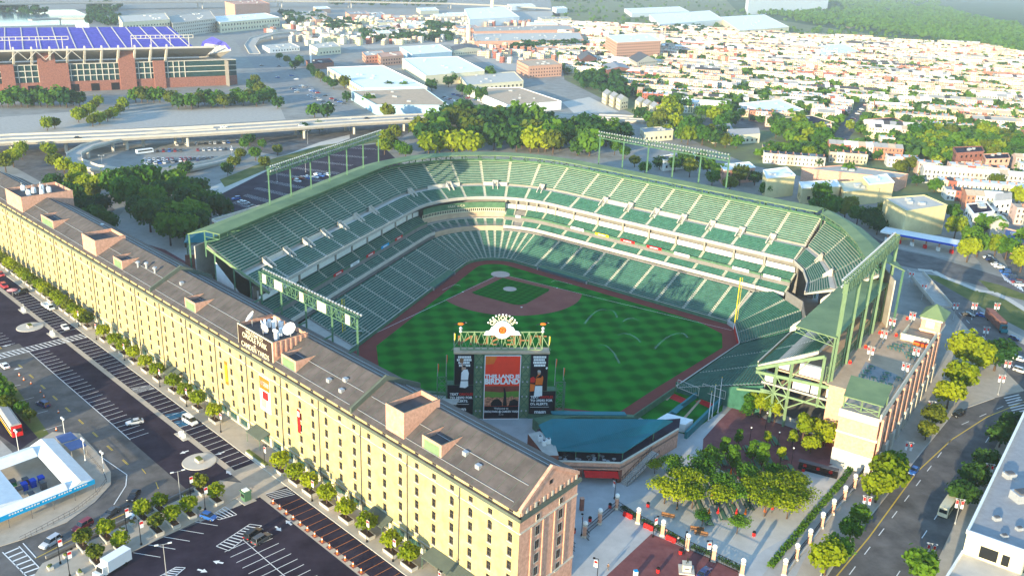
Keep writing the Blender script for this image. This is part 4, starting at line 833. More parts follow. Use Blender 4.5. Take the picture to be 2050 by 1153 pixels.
p = G(505, 905, .15); t = thing('planter', 'long low clipped hedge in a concrete trough at the facade crossing', 'planter', WH(88.5, 6.2, .15), WA); b = MB(); b.box(-5, 5, -.6, .6, 0, .6, 'concrete_light'); b.build('trough', t); b = MB(); b.box(-4.8, 4.8, -.45, .45, .6, 1.0, 'lawn'); b.build('hedge', t)
# cars in view before the warehouse
ca = lambda ds, dy: math.atan2((WX*ds+WN*dy).y, (WX*ds+WN*dy).x)
def pxang(u0, v0, u1, v1): d = G(u1, v1)-G(u0, v0); return math.atan2(d.y, d.x)
for kind, pt, u, v, a, lb in (('sedan', 'black', 268, 995, pxang(280, 975, 258, 1005), 'dark sedan turning at the bend of the street'), ('sedan', 'dark grey', 222, 1030, pxang(238, 1015, 205, 1038), 'dark grey sedan between the red and the turning car'), ('suv', 'dark red', 166, 1056, pxang(185, 1045, 150, 1066), 'dark red estate car second in the queue'),
    ('suv', 'silver', 102, 1089, pxang(120, 1078, 85, 1100), 'silver blue estate car waiting at the zebra crossing'), ('sedan', 'white car', 273, 1030, pxang(290, 1015, 258, 1036), 'white sedan half hidden behind the planter trees'), ('hatch', 'blue', 418, 1037, pxang(405, 1030, 435, 1040), 'blue hatchback nosed up to the pavement island'),
    ('suv', 'black', 507, 1072, pxang(492, 1080, 520, 1060), 'black estate car beside the hatched oval, upper of the dark pair'), ('suv', 'dark grey', 524, 1082, pxang(508, 1092, 540, 1072), 'dark estate car, lower of the dark pair in the near lot'), ('sedan', 'silver', 270, 848, ca(.25, 1), 'silver sedan alone in the bays at the aisle edge'),
    ('van', 'white car', 381, 846, ca(-1, -.1), 'white van parked along the kerb'), ('sedan', 'white car', 131, 658, ca(-1, .1), 'white sedan with dark rear glass stopped before the striped crossing'), ('sedan', 'white car', 10, 735, ca(1, 0), 'white sedan driving away at the edge of the street'), ('suv', 'navy', 87, 812, ca(1, .2), 'navy estate car parked at the street kerb among cones'),
    ('suv', 'black', 44, 588, ca(0, 1), 'black car beside the pink parasol'), ('suv', 'red car', 9, 575, ca(-1, 0), 'red pickup at the far end of the aisle'), ('hatch', 'red car', 3, 552, ca(-1, 0), 'red hatchback behind the red pickup')):
    car(kind, pt, G(u, v), a, lb, 'cars before the warehouse')
def truck(name, lab, p, ang, L, W, H, cabm, boxm, ch, open_=False):
    t = thing(name, lab, 'truck', (p.x, p.y, .03), ang); b = MB()
    if open_: b.box(-L/2, L/2-2.2, -W/2, W/2, .7, .85, boxm); [b.box(*q, .85, 1.5, boxm) for q in ((-L/2, L/2-2.2, -W/2, -W/2+.1), (-L/2, L/2-2.2, W/2-.1, W/2), (-L/2, -L/2+.1, -W/2+.1, W/2-.1))]
    else: b.box(-L/2, L/2-2.2, -W/2, W/2, .75, H, boxm)
    b.build('cargo_body', t)
    b = MB(); x = L/2-2.1; b.hull([(x, -W*.46, .5), (x, W*.46, .5), (x, W*.46, ch), (x, -W*.46, ch)], [(x+1.3, -W*.46, .5), (x+1.3, W*.46, .5), (x+1.0, W*.42, ch), (x+1.0, -W*.42, ch)], cabm); b.box(x+1.3, x+2.1, -W*.45, W*.45, .5, ch*.55, cabm); b.build('cab', t)
    b = MB(); b.hull([(x+1.31, -W*.38, ch*.58), (x+1.31, W*.38, ch*.58), (x+1.06, W*.37, ch*.95), (x+1.06, -W*.37, ch*.95)], [(x+1.27, -W*.38, ch*.58), (x+1.27, W*.38, ch*.58), (x+1.0, W*.37, ch*.95), (x+1.0, -W*.37, ch*.95)], 'car_glass'); b.build('windscreen', t)
    for sx in (-L*.3, L/2-1.0):
        for sy in (-1, 1): b = MB(); b.tube((sx, sy*(W/2-.3), .45), (sx, sy*(W/2+.01), .45), .45, 'tyre', n=10); b.build('wheel', t)
    b = MB(); b.box(-L/2, x, -W*.3, W*.3, .45, .72, 'grey_dark'); b.build('chassis', t); return t
truck('pickup_truck', 'white flatbed truck parked along the kerb before the planter row', G(97, 618), ca(-1, -.05), 7.2, 2.1, 2, 'white', 'white', 2.1, True)
t = truck('box_truck', 'white box truck with a crest on its side at the lot edge', G(226, 1140), pxang(256, 1122, 205, 1153), 8, 2.4, 3.4, 'white', 'white_gloss', 2.5); b = MB(); b.box(-2.9, 1, -1.215, -1.203, 1.2, 1.3, 'grey_dark'); b.box(-1.2, .6, -1.215, -1.203, 1.5, 2.6, 'black'); b.box(-1.1, .5, -1.221, -1.2151, 1.6, 2.5, 'white'); b.build('side_print', t)
# entrance machines with arms, signs
for u, v, lb in ((46, 622, 'white ticket machine with raised barrier arm beside the far round island'), (104, 670, 'white ticket machine with barrier beside the striped crossing'), (363, 872, 'white ticket machine with barrier beside the near round island'), ):
    t = thing('ticket_machine', lb, 'ticket machine', G(u, v, .03), WA, 'parking barriers'); b = MB(); b.box(-.5, .5, -.4, .4, 0, 1.3, 'white'); b.box(-2, -1.2, -.4, .4, 0, 1.2, 'white'); b.build('cabinet', t)
    b = MB(); b.bar((-1.6, 0, 1.1), (-2.2, .3, 3.4 if u < 60 else 2.6), .15, 'white'); b.build('barrier_arm', t); b = MB(); b.box(-3.2, 2.2, -1.0, 1.0, .0, .1, 'concrete_light'); b.build('plinth', t)
p = G(493, 1000, .03); t = thing('parking_kiosk', 'dark green booth with a white roof cap at the near lot entrance', 'kiosk', p, WA); b = MB(); b.box(-2, 2, -1.6, 1.6, 0, .16, 'concrete'); b.build('plinth', t); b = MB(); b.box(-.9, .9, -.9, .9, .16, 2.5, 'steel_green'); b.build('cabin', t); b = MB(); b.box(-.7, .7, .903, .93, 1.1, 2.0, 'glass'); b.build('window', t); b = MB(); b.prism([(-1.1, -1.1), (1.1, -1.1), (1.1, 1.1), (-1.1, 1.1)], 2.5, 2.65, 'steel_green'); b.box(-.7, .7, -.7, .7, 2.65, 2.9, 'white'); b.build('roof', t)
# stand-up markers with cones along the orange bays
for i in range(13):
    s = 68.5-2.95*i; t = thing('marker_cone', 'orange and white cone on a square base, %s from the hatched bay' % nth(i), 'cone', WH(s, 13.6, .04), WA, 'cones along the orange bays'); b = MB(); b.box(-.75, .75, -.55, .55, 0, .05, 'brick_red'); b.build('base', t); b = MB(); b.lathe((0, 0, .05), [(.24, 0), (.16, .5)], 'orange', 7); b.lathe((0, 0, .55), [(.16, 0), (.12, .35)], 'white', 7); b.lathe((0, 0, .9), [(.12, 0), (.05, .3)], 'orange', 7); b.build('cone', t)
for i, (u, v) in enumerate(((39, 752), (48, 761), (62, 768), (81, 785), (88, 795), (117, 826), (113, 861))):
    b = MB(); b.box(-.3, .3, -.3, .3, 0, .05, 'black'); b.lathe((0, 0, .05), [(.26, 0), (.16, .5), (.05, .95)], 'orange', 7); b.lathe((0, 0, .4), [(.21, 0), (.16, .25)], 'white', 7); o = b.build('traffic_cone', None, G(u, v, .03)); tag(o, 'small orange traffic cone in the street, %s from the far crossing' % nth(i), 'cone', 'cones in the street')
# lamps
for i, (u, v) in enumerate(((131, 879), (171, 922), (209, 949), (38, 905))): street_lamp(G(u, v, .1), 6.2, ('white lamp with two globes beside the tent, %s along its walk' % nth(i)), 'globe', WA, 'twin globe lamps beside the tent')
street_lamp(G(362, 1006, .1), 8.6, 'tall thin lamp with two heads in the bend of the street', 'head', R(20), 'tall twin head lamps'); street_lamp(G(334, 1158, .1), 8.6, 'tall thin lamp with two heads at the lower lot edge', 'head', R(10), 'tall twin head lamps')
for i, (u, v) in enumerate(((121, 1128), (140, 1153), (254, 1064), (283, 1090), (382, 998), (411, 1020))): street_lamp(G(u, v, .15), 6.5, 'black lamp post with a banner on the pavement island, %s from the lower corner' % nth(i), 'banner', R(30))
for i, (s, y) in enumerate(((84.5, 6.4), (63, 6.3), (41, 6.3), (31.5, 6.3), (16.5, 6.3), (108, 6), (128, 6), (145, 6), (170, 6), (192, 6), (207, 6))): street_lamp(WH(s, y, .15), 6.5, 'black lamp post with a banner at the facade kerb, ' + ('%s from the gable end' % nth([4, 3, 2, 1, 0][i]) if i < 5 else '%s beyond the parked van' % nth(i-5)), 'banner', WA+PI)
for i, (u, v) in enumerate(((861, 1113), (872, 1120), (877, 1124), (884, 1131))):
    t = thing('wheelie_bin', 'dark green wheeled bin by the facade, %s from the planter side' % nth(i), 'bin', G(u, v, .15), WA, 'bins by the facade'); b = MB(); b.hull([(-.35, -.35, .1), (.35, -.35, .1), (.35, .35, .1), (-.35, .35, .1)], [(-.45, -.45, 1.2), (.45, -.45, 1.2), (.45, .45, 1.2), (-.45, .45, 1.2)], 'green_bin'); b.build('body', t); b = MB(); b.box(-.48, .48, -.48, .48, 1.2, 1.3, 'steel_green'); b.build('lid', t)
t = thing('brick_pillar', 'free standing brick pillar with a pale cap between planter trees before the facade', 'pillar', WH(55.3, 3.2, .15), WA); b = MB(); b.box(-.6, .6, -.6, .6, 0, 3.6, 'brick'); b.build('shaft', t); b = MB(); b.box(-.7, .7, -.7, .7, 3.6, 4.0, 'stone'); b.build('cap', t)
skin_person('person', 'person in a white shirt walking beside the facade near the green bins', G(816, 1078, .15), ca(-1, 0), 'white', 'navy_cloth') if mat('navy_cloth', (.02, .03, .08)) else None
t = thing('parasol', 'pale pink parasol over a table beside the black car', 'parasol', G(26, 592, .03), WA); b = MB(); b.tube((0, 0, 0), (0, 0, 2.6), .05, 'metal', n=5); b.build('pole', t); mat('pink', (.75, .3, .3), .7, .1); b = MB(); b.lathe((0, 0, 2.3), [(1.9, 0), (.1, .6)], 'pink', 9); b.build('canopy', t); b = MB(); b.lathe((0, 0, 0), [(.3, 0), (.3, .7), (.6, .72)], 'grey_dark', 8); b.build('table', t)
# the ring shaped tent
C1, C2, C3 = G(107, 873, 4), G(188, 957, 4), G(9, 1029, 4); C4 = C1+C3-C2
i1, i2, i3 = G(83, 914, 3.6), G(131, 964, 3.6), G(70, 987, 3.6); ex = (C2-C1).normalized(); ey = (C4-C1).normalized(); Lx, Ly = (C2-C1).length, (C4-C1).length
tt = thing('event_tent', 'white marquee with a blue front valance around an open yard', 'tent', Vector((C2.x, C2.y, .15)))
def E(a, c, z): p = C1+ex*a+ey*c-Vector((C2.x, C2.y, 0)); return Vector((p.x, p.y, z-.15))
wd = min(Lx*.42, (i1-C1).dot(ey)+.01) if (i1-C1).dot(ey) > 2 else Lx*.3; wd = Lx*.33
for nm, quad in (('roof', [(0, 0), (Lx, 0), (Lx, wd), (0, wd)]),):
    pass
def wing(a0, a1, c0, c1, along):
    b = MB(); z0, z1 = 3.5, 4.6
    if along == 'a': m_ = (c0+c1)/2; b.hull([E(a0, c0, z0), E(a0, m_, z1), E(a0, c1, z0)], [E(a1, c0, z0), E(a1, m_, z1), E(a1, c1, z0)], 'white')
    else: m_ = (a0+a1)/2; b.hull([E(a0, c0, z0), E(m_, c0, z1), E(a1, c0, z0)], [E(a0, c1, z0), E(m_, c1, z1), E(a1, c1, z0)], 'white')
    b.build('roof', tt)
w = 6.2
wing(0, Lx, 0, w, 'a'); wing(Lx-4.2, Lx, w, Ly+10, 'c'); wing(0, w, w, Ly+10, 'c'); wing(w, Lx-4.2, w+9, Ly+10, 'a')
b = MB(); b.hull([E(Lx+.02, -.1, 2.5), E(Lx+.12, -.1, 2.5), E(Lx+.12, -.1, 3.75), E(Lx+.02, -.1, 3.75)], [E(Lx+.02, Ly+10, 2.5), E(Lx+.12, Ly+10, 2.5), E(Lx+.12, Ly+10, 3.75), E(Lx+.02, Ly+10, 3.75)], 'blue_bright'); v = b.build('valance', tt)
b = MB()
for k in range(34):
    c = 1.4+k*.62+(.4 if k % 6 == 0 else 0)
    if c < Ly-1: b.hull([E(Lx+.13, c, 3.2), E(Lx+.16, c, 3.2), E(Lx+.16, c, 3.2+.35), E(Lx+.13, c, 3.2+.35)], [E(Lx+.13, c+.38, 3.2), E(Lx+.16, c+.38, 3.2), E(Lx+.16, c+.38, 3.55), E(Lx+.13, c+.38, 3.55)], 'white')
b.build('print', v)
for k in range(6):
    for a in (Lx, ): b = MB(); p = E(a, k*5, .15); b.tube((p.x, p.y, 0), (p.x, p.y, 3.6), .08, 'grey_dark', n=5); b.build('post', tt)
for i, (a, c, m, h) in enumerate(((Lx*.5, w+2, 'blue', 1.8), (Lx*.5, w+4, 'blue', 1.8), (Lx*.5, w+6, 'blue', 1.8), (Lx*.62, w+2.6, 'grey_dark', 2.2), (Lx*.42, w+5, 'brick_red', 1.6), (Lx*.36, w+7.5, 'green_bin', 1.5), (Lx*.68, w+6, 'white', 1.4), (Lx*.56, w+7.6, 'grey', 2.0))):
    p = E(a, c, .15)+Vector((C2.x, C2.y, 0)); b = MB(); b.box(-.8, .8, -.6, .6, 0, h*.8, m); b.box(-.86, .86, -.66, .66, h*.8, h, 'grey_dark' if i > 3 else m); o = b.build('storage_crate', None, (p.x, p.y, .16), ca(1, 0)); tag(o, '%s crate stacked in the tent yard, %s from its corner' % (m.replace('_', ' '), nth(i)), 'crate', 'crates in the tent yard')
b = MB(); q = pg((20, 920), (105, 865), (160, 868), (195, 905), (222, 945), (222, 970), (190, 1005), (135, 1045), (45, 1080), (-20, 1100), (-40, 940)); b.prism(q, .01, .14, 'sidewalk'); struct('pavement', b)
b = MB(); rail = [(133, 872), (175, 910), (206, 945), (214, 965), (195, 990), (150, 1025), (85, 1060), (40, 1083)]
for i in range(len(rail)-1):
    p, q = G(*rail[i], .15), G(*rail[i+1], .15); n = max(2, int((q-p).length/1.2))
    for k in range(n): x = p.lerp(q, k/n); b.bar(x, x+Vector((0, 0, 1.1)), .06, 'grey_dark')
    for z in (.4, 1.1): b.bar(p+Vector((0, 0, z)), q+Vector((0, 0, z)), .06, 'grey_dark')
tag(b.build('railing'), 'thin dark railing curving round the tent pavement', 'railing')
for i, (u, v) in enumerate(((135, 889), (153, 904))):
    t = thing('market_canopy', 'small slate blue canopy beside the tent, ' + ('upper' if i == 0 else 'lower') + ' of two', 'canopy', G(u, v+3, .15), WA, 'blue canopies'); mat('canvas_blue', (.12, .17, .32), .7, .1); b = MB(); b.box(-2.3, 2.3, -2, 2, 2.4, 2.55, 'canvas_blue'); b.build('roof', t)
    for sx in (-2.1, 2.1):
        for sy in (-1.8, 1.8): b = MB(); b.tube((sx, sy, 0), (sx, sy, 2.4), .05, 'metal', n=4); b.build('leg', t)
# light rail train
q0, q1 = G(0, 822), G(38, 878); d = (q1-q0).normalized(); ang = math.atan2(d.y, d.x); p = q1-d*14
t = thing('train', 'grey roofed train with a red and yellow front standing at the kerb', 'train', (p.x, p.y, .05), ang)
b = MB(); b.hull([(-14, -1.4, .5), (-14, 1.4, .5), (-14, 1.4, 3.4), (-14, -1.4, 3.4)], [(13, -1.4, .5), (13, 1.4, .5), (13, 1.4, 3.4), (13, -1.4, 3.4)], 'cream'); b.build('body', t); b = MB(); b.hull([(-14, -1.3, 3.41), (-14, 1.3, 3.41), (-14, .9, 3.8), (-14, -.9, 3.8)], [(12.6, -1.3, 3.41), (12.6, 1.3, 3.41), (12.6, .9, 3.8), (12.6, -.9, 3.8)], 'grey'); b.build('roof', t)
b = MB(); b.hull([(13.003, -1.4, .5), (13.003, 1.4, .5), (13.003, 1.4, 3.5), (13.003, -1.4, 3.5)], [(13.8, -1.2, .6), (13.8, 1.2, .6), (13.6, 1.1, 3.3), (13.6, -1.1, 3.3)], 'red'); b.build('front', t); b = MB(); b.box(13.78, 13.86, -1, 1, 1.9, 2.9, 'car_glass'); b.build('windscreen', t)
for sy in (-1, 1): b = MB(); b.box(-13.5, 12.9, sy*1.42-.02, sy*1.42+.02, 1.8, 2.6, 'car_glass'); b.build('window', t); b = MB(); b.box(-13.9, 12.9, sy*1.43-.02, sy*1.43+.02, .9, 1.4, 'red'); b.box(-13.9, 12.9, sy*1.43-.021, sy*1.43+.021, .6, .9, 'yellow'); b.build('stripe', t)
b = MB(); b.sheet(pg((-30, 790), (10, 800), (75, 875), (40, 900), (-30, 850)), .018, 'asphalt_dark'); b.sheet(pg((0, 880), (25, 905), (-10, 930), (-60, 900)), .02, 'concrete'); struct('rail_bed', b)
b = MB(); b.sheet(pg((-10, 755), (25, 765), (98, 868), (78, 878), (0, 790)), .02, 'lawn'); struct('verge', b)
for i, (u, v, k, s) in enumerate(((10, 815, 'round_green', .75), (18, 830, 'round_olive', .6), (45, 833, 'round_green', .45), (60, 845, 'round_olive', .4), (-8, 800, 'round_green', .8))): tree(k, G(u, v), s, None, 'bushy tree on the verge beside the train, %s along it' % nth(i), 'verge trees by the train')
# ---------------------------------------------------------------- scoreboard behind centre field (its back faces the camera)
SBA = R(-8)
sb = thing('scoreboard', 'big dark scoreboard tower with printed panels and a clock, behind the outfield wall', 'scoreboard', (-27, -125.5, 0), SBA)
b = MB(); b.box(-13.3, -7.6, .3, 3, 11, 20.9, 'steel_green'); b.box(-15.3, -7.3, .3, 3, 0, 11, 'steel_green'); b.box(8.3, 13.4, .3, 3, 9, 20.4, 'steel_green'); b.box(8.3, 16, .3, 3, 0, 9, 'steel_green'); b.box(-5, 5.6, .2, 3, 0, 20.3, 'steel_green'); b.box(-7.6, -5, .8, 2.9, 0, 20.6, 'steel_pale'); b.box(5.6, 8.3, .8, 2.9, 0, 20.6, 'steel_pale'); b.box(-13.5, 13.6, -.2, 3.4, 20.6, 21.1, 'tan'); b.build('cabinet', sb)
b = MB()
for x0, x1 in ((-7.6, -5), (5.6, 8.3)):
    for k in range(6):
        z = k*3.4; b.bar((x0+.1, .6, z), (x1-.1, .6, z+3.4), .16, 'steel_green'); b.bar((x1-.1, .6, z), (x0+.1, .6, z+3.4), .16, 'steel_green'); b.bar((x0+.1, .6, z), (x1-.1, .6, z), .2, 'steel_green')
    b.bar((x0+.1, .6, 0), (x0+.1, .6, 20.6), .25, 'steel_green'); b.bar((x1-.1, .6, 0), (x1-.1, .6, 20.6), .25, 'steel_green')
    for k in range(4):
        for x in (x0+.7, x1-.7): b.ball((x, .35, 2.5+4.6*k), .28, 'metal', n=6, k=4)
b.build('lattice', sb)
for s, xa, z1 in ((-1, -15.4, 13.3), (1, 16, 11.6)):
    b = MB(); 
    for x in (xa, xa+s*2.6):
        for y in (.4, 3): b.bar((x, y, 0), (x, y, z1), .28, 'steel_green')
    for k in range(5):
        z = z1*k/5; b.bar((xa, .4, z), (xa+s*2.6, .4, z+z1/5), .14, 'steel_green'); b.bar((xa+s*2.6, .4, z), (xa, .4, z+z1/5), .14, 'steel_green'); b.bar((xa, .4, z+z1/5), (xa+s*2.6, .4, z+z1/5), .16, 'steel_green')
        b.bar((xa+s*2.6, .4, z), (xa+s*2.6, 3, z+z1/5), .14, 'steel_green')
    b.build('side_tower', sb)
mat('print_black', (.010, .009, .014), .45, .1, .5); mat('print_red', (.85, .05, .02), .45, .08, .3); mat('print_crowd', (.12, .05, .03), .6, .9, 1.5, col2=(.45, .18, .10)); mat('print_field', (.11, .22, .03), .6, .2, .6); mat('print_maroon', (.20, .045, .03), .6, .25, .4)
def poster(nm, x0, x1, z0, z1, y, m):
    b = MB(); b.box(x0, x1, y-.15, y, z0, z1, m); return b.build(nm, sb)
def poly(par, pts, y, m, nm='print', th=.03): b = MB(); b.hull([(x, y-th, z) for x, z in pts], [(x, y-.002, z) for x, z in pts], m); return b.build(nm, par)
fr = MB(); 
for x0, x1, z0, z1 in ((-4.75, -4.55, -.6, 20.1), (5.35, 5.55, -.6, 20.1), (-4.55, 5.35, 19.9, 20.1), (-4.55, 5.35, .0, .25)): fr.box(x0, x1, -.06, .2, z0, z1, 'white')
fr.build('panel_frame', sb)
pc = poster('centre_panel', -4.55, 5.35, .25, 19.9, .15, 'print_red')
poly(pc, [(-4.5, 17.3), (-2.2, 17.5), (-1.2, 19.85), (-4.5, 19.85)], 0, 'orange'); poly(pc, [(-4.5, 4.3), (5.3, 4.3), (5.3, 10.6), (-4.5, 10.6)], 0, 'print_maroon', th=.02); poly(pc, [(-4.5, 7), (5.3, 7), (5.3, 9), (3, 8.9), (0, 8.6), (-4.5, 9)], -.02, 'print_field', th=.02)
poly(pc, [(-4.5, 4.3), (5.3, 4.3), (5.3, 7.2), (4, 7.0), (3.4, 7.5), (2.2, 6.9), (1.2, 7.4), (0, 6.8), (-1, 7.2), (-2.4, 6.7), (-3.4, 7.3), (-4.5, 6.9)], -.045, 'print_crowd', th=.02)
poly(pc, [(-2.6, 4.3), (.6, 4.3), (.5, 5.6), (-.6, 6.6), (-1.8, 6.4), (-2.6, 5.4)], -.07, 'print_black', th=.02); poly(pc, [(.8, 4.3), (2.0, 4.3), (1.6, 8.4), (1.15, 10.1), (.8, 10.0), (1.0, 8.2)], -.07, 'print_black', th=.02); poly(pc, [(2.4, 4.3), (5.2, 4.3), (5.2, 5.8), (4, 6.5), (2.8, 5.9)], -.07, 'print_black', th=.02)
poly(pc, [(-4.5, .3), (5.3, .3), (5.3, 4.2), (-4.5, 4.2)], -.02, 'print_black', th=.03)
RX = (R(90), 0, 0)
text('THIS LAND IS', 1.55, 'white', pc, (.4, -.05, 13.6), RX, bold=.06, sx=1.05); text('BIRDLAND', 2.35, 'white', pc, (.35, -.05, 12.0), RX, bold=.10, sx=.86)
text('Welcome to', .8, 'white', pc, (.4, -.07, 3.5), RX); text('ORIOLE PARK @ CAMDEN YARDS', .85, 'white', pc, (.4, -.07, 2.5), RX, sx=.78, bold=.02); text('* * *', .7, 'white', pc, (.4, -.07, 1.4), RX)
for sx, x0, x1, xw, lab in ((-1, -13.15, -7.75, -15.1, 'left'), (1, 8.35, 13.3, 15.9, 'right')):
    p = poster('side_panel', x0, x1, 9 if sx > 0 else 11, 20.3, .25, 'print_black'); q = poster('text_panel', min(x0, xw), max(x1, xw), 1.6, 10.8 if sx < 0 else 8.8, .24, 'print_black'); cx = (x0+x1)/2
    z0 = 8.3 if sx < 0 else 7.3; qx = -14.4 if sx < 0 else 8.7
    text('TEXT', 1.0, 'white', q, (qx, .06, z0-.3), RX, align='LEFT', bold=.03); text('ORIOLES', 1.0, 'red', q, (qx+2.6, .06, z0-.3), RX, align='LEFT', bold=.03); text('TO 29292 FOR', 1.0, 'white', q, (qx, .06, z0-1.4), RX, align='LEFT', bold=.03); text("O's ALERTS.", 1.0, 'white', q, (qx, .06, z0-2.5), RX, align='LEFT', bold=.03)
    poly(q, [(qx, z0-3.4), (qx+5.5, z0-3.4), (qx+5.5, z0-3.5), (qx, z0-3.5)], .08, 'white'); text('masn', 1.5, 'white', q, (qx+3.0, .06, z0-5.0), RX, bold=.05, sx=1.1)
    for i, (t, w) in enumerate((('SEE THE', .9), ('GAME ON YOUR', .8), ('MOBILE', 1), ('PHONE.', 1)) if sx < 0 else (('ORIOLES', 1), ('GEAR ON', 1), ('SALE', 1), ('TODAY.', 1))):
        pass
    for i in range(4):  # block of white slogan lettering, unreadable in the photo: plain bars
        wd = (3.6, 4.2, 3.4, 3.0)[i] if sx < 0 else (3.6, 3.4, 3.6, 3.0)[i]; b = MB(); k = -wd/2
        while k < wd/2-.2: b.box(cx+k, cx+k+.38, .07, .1, 19.2-i*.85, 19.85-i*.85, 'white'); k += .46
        b.build('print', p)
    # a player: jersey, trousers, arms, glove or bat as printed shapes
    jm = 'white' if sx < 0 else 'orange'; by = .07
    F = lambda pts, m, y=by: poly(p, [(cx+x, (14.2 if sx < 0 else 12.6)+z) for x, z in pts], y, m)
    F([(-.9, -1.8), (1.1, -1.8), (1.3, .4), (.9, 1.6), (-.2, 1.5), (-.8, .6)], jm); F([(-.9, -1.8), (1.1, -1.8), (1.2, -3.6 if sx < 0 else -5.2), (.4, -4.2 if sx < 0 else -5.4), (-1.2, -4.0 if sx < 0 else -5.4)], 'white', by+.004)
    F([(-.9, -1.7), (1.1, -1.7), (1.1, -2.0), (-.9, -2.0)], 'print_black', by-.05)
    F([(-.35, 1.6), (.4, 1.6), (.5, 2.3), (0, 2.7), (-.4, 2.3)], 'skin'); F([(-.45, 2.3), (.5, 2.25), (.4, 2.8), (-.1, 3.0), (-.45, 2.8)], 'print_black' if sx < 0 else 'metal', by-.04)
    if sx < 0: F([(-.7, 1.2), (-.3, 1.5), (-.5, 3.8), (-.8, 3.8)], 'skin', by-.04); F([(-1.3, 3.6), (-.3, 3.6), (-.2, 4.8), (-.9, 5.2), (-1.4, 4.5)], 'wood', by-.05)
    else: F([(-1, .4), (.2, 1.4), (2.0, 3.4), (2.2, 3.0), (.6, .6)], 'print_black', by-.04); F([(2, 3.1), (2.5, 3.6), (2.2, 4.0), (1.8, 3.6)], 'white', by-.045); F([(-2.4, -1), (-1.2, -1), (-.9, .2), (-1.6, .9), (-2.4, .5)], 'red', by-.05); F([(-2.4, -3.8), (-1.2, -3.6), (-1, -1.6), (-2.4, -1.3)], 'orange', by-.055)
# truss with open letters, clock crest, birds and flags
b = MB()
for z in (21.2, 26.6): b.bar((-11.6, 1.5, z), (11.5, 1.5, z), .28, 'steel_pale')
for k in range(7): x = -11.6+23.1*k/6; b.bar((x, 1.5, 21), (x, 1.5, 26.8), .24, 'steel_pale')
for k in range(12):
    x0, x1 = -11.6+23.1*k/12, -11.6+23.1*(k+1)/12
    b.bar((x0, 1.5, 21.2), (x1, 1.5, 26.6), .16, 'steel_pale'); b.bar((x0, 1.5, 26.6), (x1, 1.5, 21.2), .16, 'steel_pale')
for s in (-1, 1): b.bar((s*11.6, 1.5, 25), (s*14, 1.5, 21), .2, 'steel_pale')
b.build('truss', sb)
text('THE SUN', 4.2, 'wood', sb, (0, 1.75, 23.8), (R(90), 0, PI), depth=.12, sx=1.5)
b = MB(); b.tube((0, .6, 27.5), (0, 1.3, 27.5), 2.6, 'lamp_white', n=28); c = b.build('clock', sb)
b = MB(); b.tube((0, .52, 27.5), (0, .59, 27.5), 1.15, 'print_black', n=20); b.tube((0, .46, 27.5), (0, .515, 27.5), 1.0, 'orange', n=20); b.build('emblem', c); text("O's", 1.5, 'print_black', c, (0, .44, 27.5), RX)
b = MB()
for s in (-1, 1): b.hull([(s*x, .7, z) for x, z in ((1.5, 26), (5.2, 25.9), (4.6, 27), (3.6, 27.2), (3.0, 28.3), (2.2, 28.6), (2.4, 29.6))], [(s*x, 1.2, z) for x, z in ((1.5, 26), (5.2, 25.9), (4.6, 27), (3.6, 27.2), (3.0, 28.3), (2.2, 28.6), (2.4, 29.6))], 'white')
b.build('crest', sb)
for i, ch in enumerate('ORIOLES'):
    a = R(55-110*i/6); text(ch, 1.7, 'cream', sb, (-3.5*math.sin(a), .9, 27.5+3.5*math.cos(a)), (R(90), a if False else 0, 0), depth=.1, bold=.05).rotation_euler = (R(90), -a, 0)
b = MB()
for i in range(11): a = R(62-124*i/10); b.ball((-4.5*math.sin(a), .95, 27.5+4.5*math.cos(a)), .28, 'lamp_white', n=6, k=4)
b.build('bulb', sb)
for x, s in ((-11.6, 1), (11.5, 1)):
    b = MB(); b.lathe((x, 1.5, 26.6), [(.5, 0), (.3, .6), (.55, 1.1), (.2, 1.6)], 'metal', 8); o = b.build('finial', sb)
    b = MB(); b.ball((x, 1.5, 29.0), .55, 'orange', 1.7, .7, .7); b.ball((x+.9, 1.5, 29.4), .35, 'print_black', n=7, k=5); b.hull([(x-.7, 1.4, 29), (x-.7, 1.6, 29), (x-.7, 1.6, 29.2), (x-.7, 1.4, 29.2)], [(x-1.9, 1.3, 28.7), (x-1.9, 1.7, 28.7), (x-1.9, 1.7, 28.8), (x-1.9, 1.3, 28.8)], 'print_black'); b.hull([(x+1.2, 1.43, 29.35), (x+1.2, 1.57, 29.35), (x+1.2, 1.57, 29.5), (x+1.2, 1.43, 29.5)], [(x+1.7, 1.49, 29.3), (x+1.7, 1.51, 29.3), (x+1.7, 1.51, 29.33), (x+1.7, 1.49, 29.33)], 'metal'); b.build('bird_vane', o)
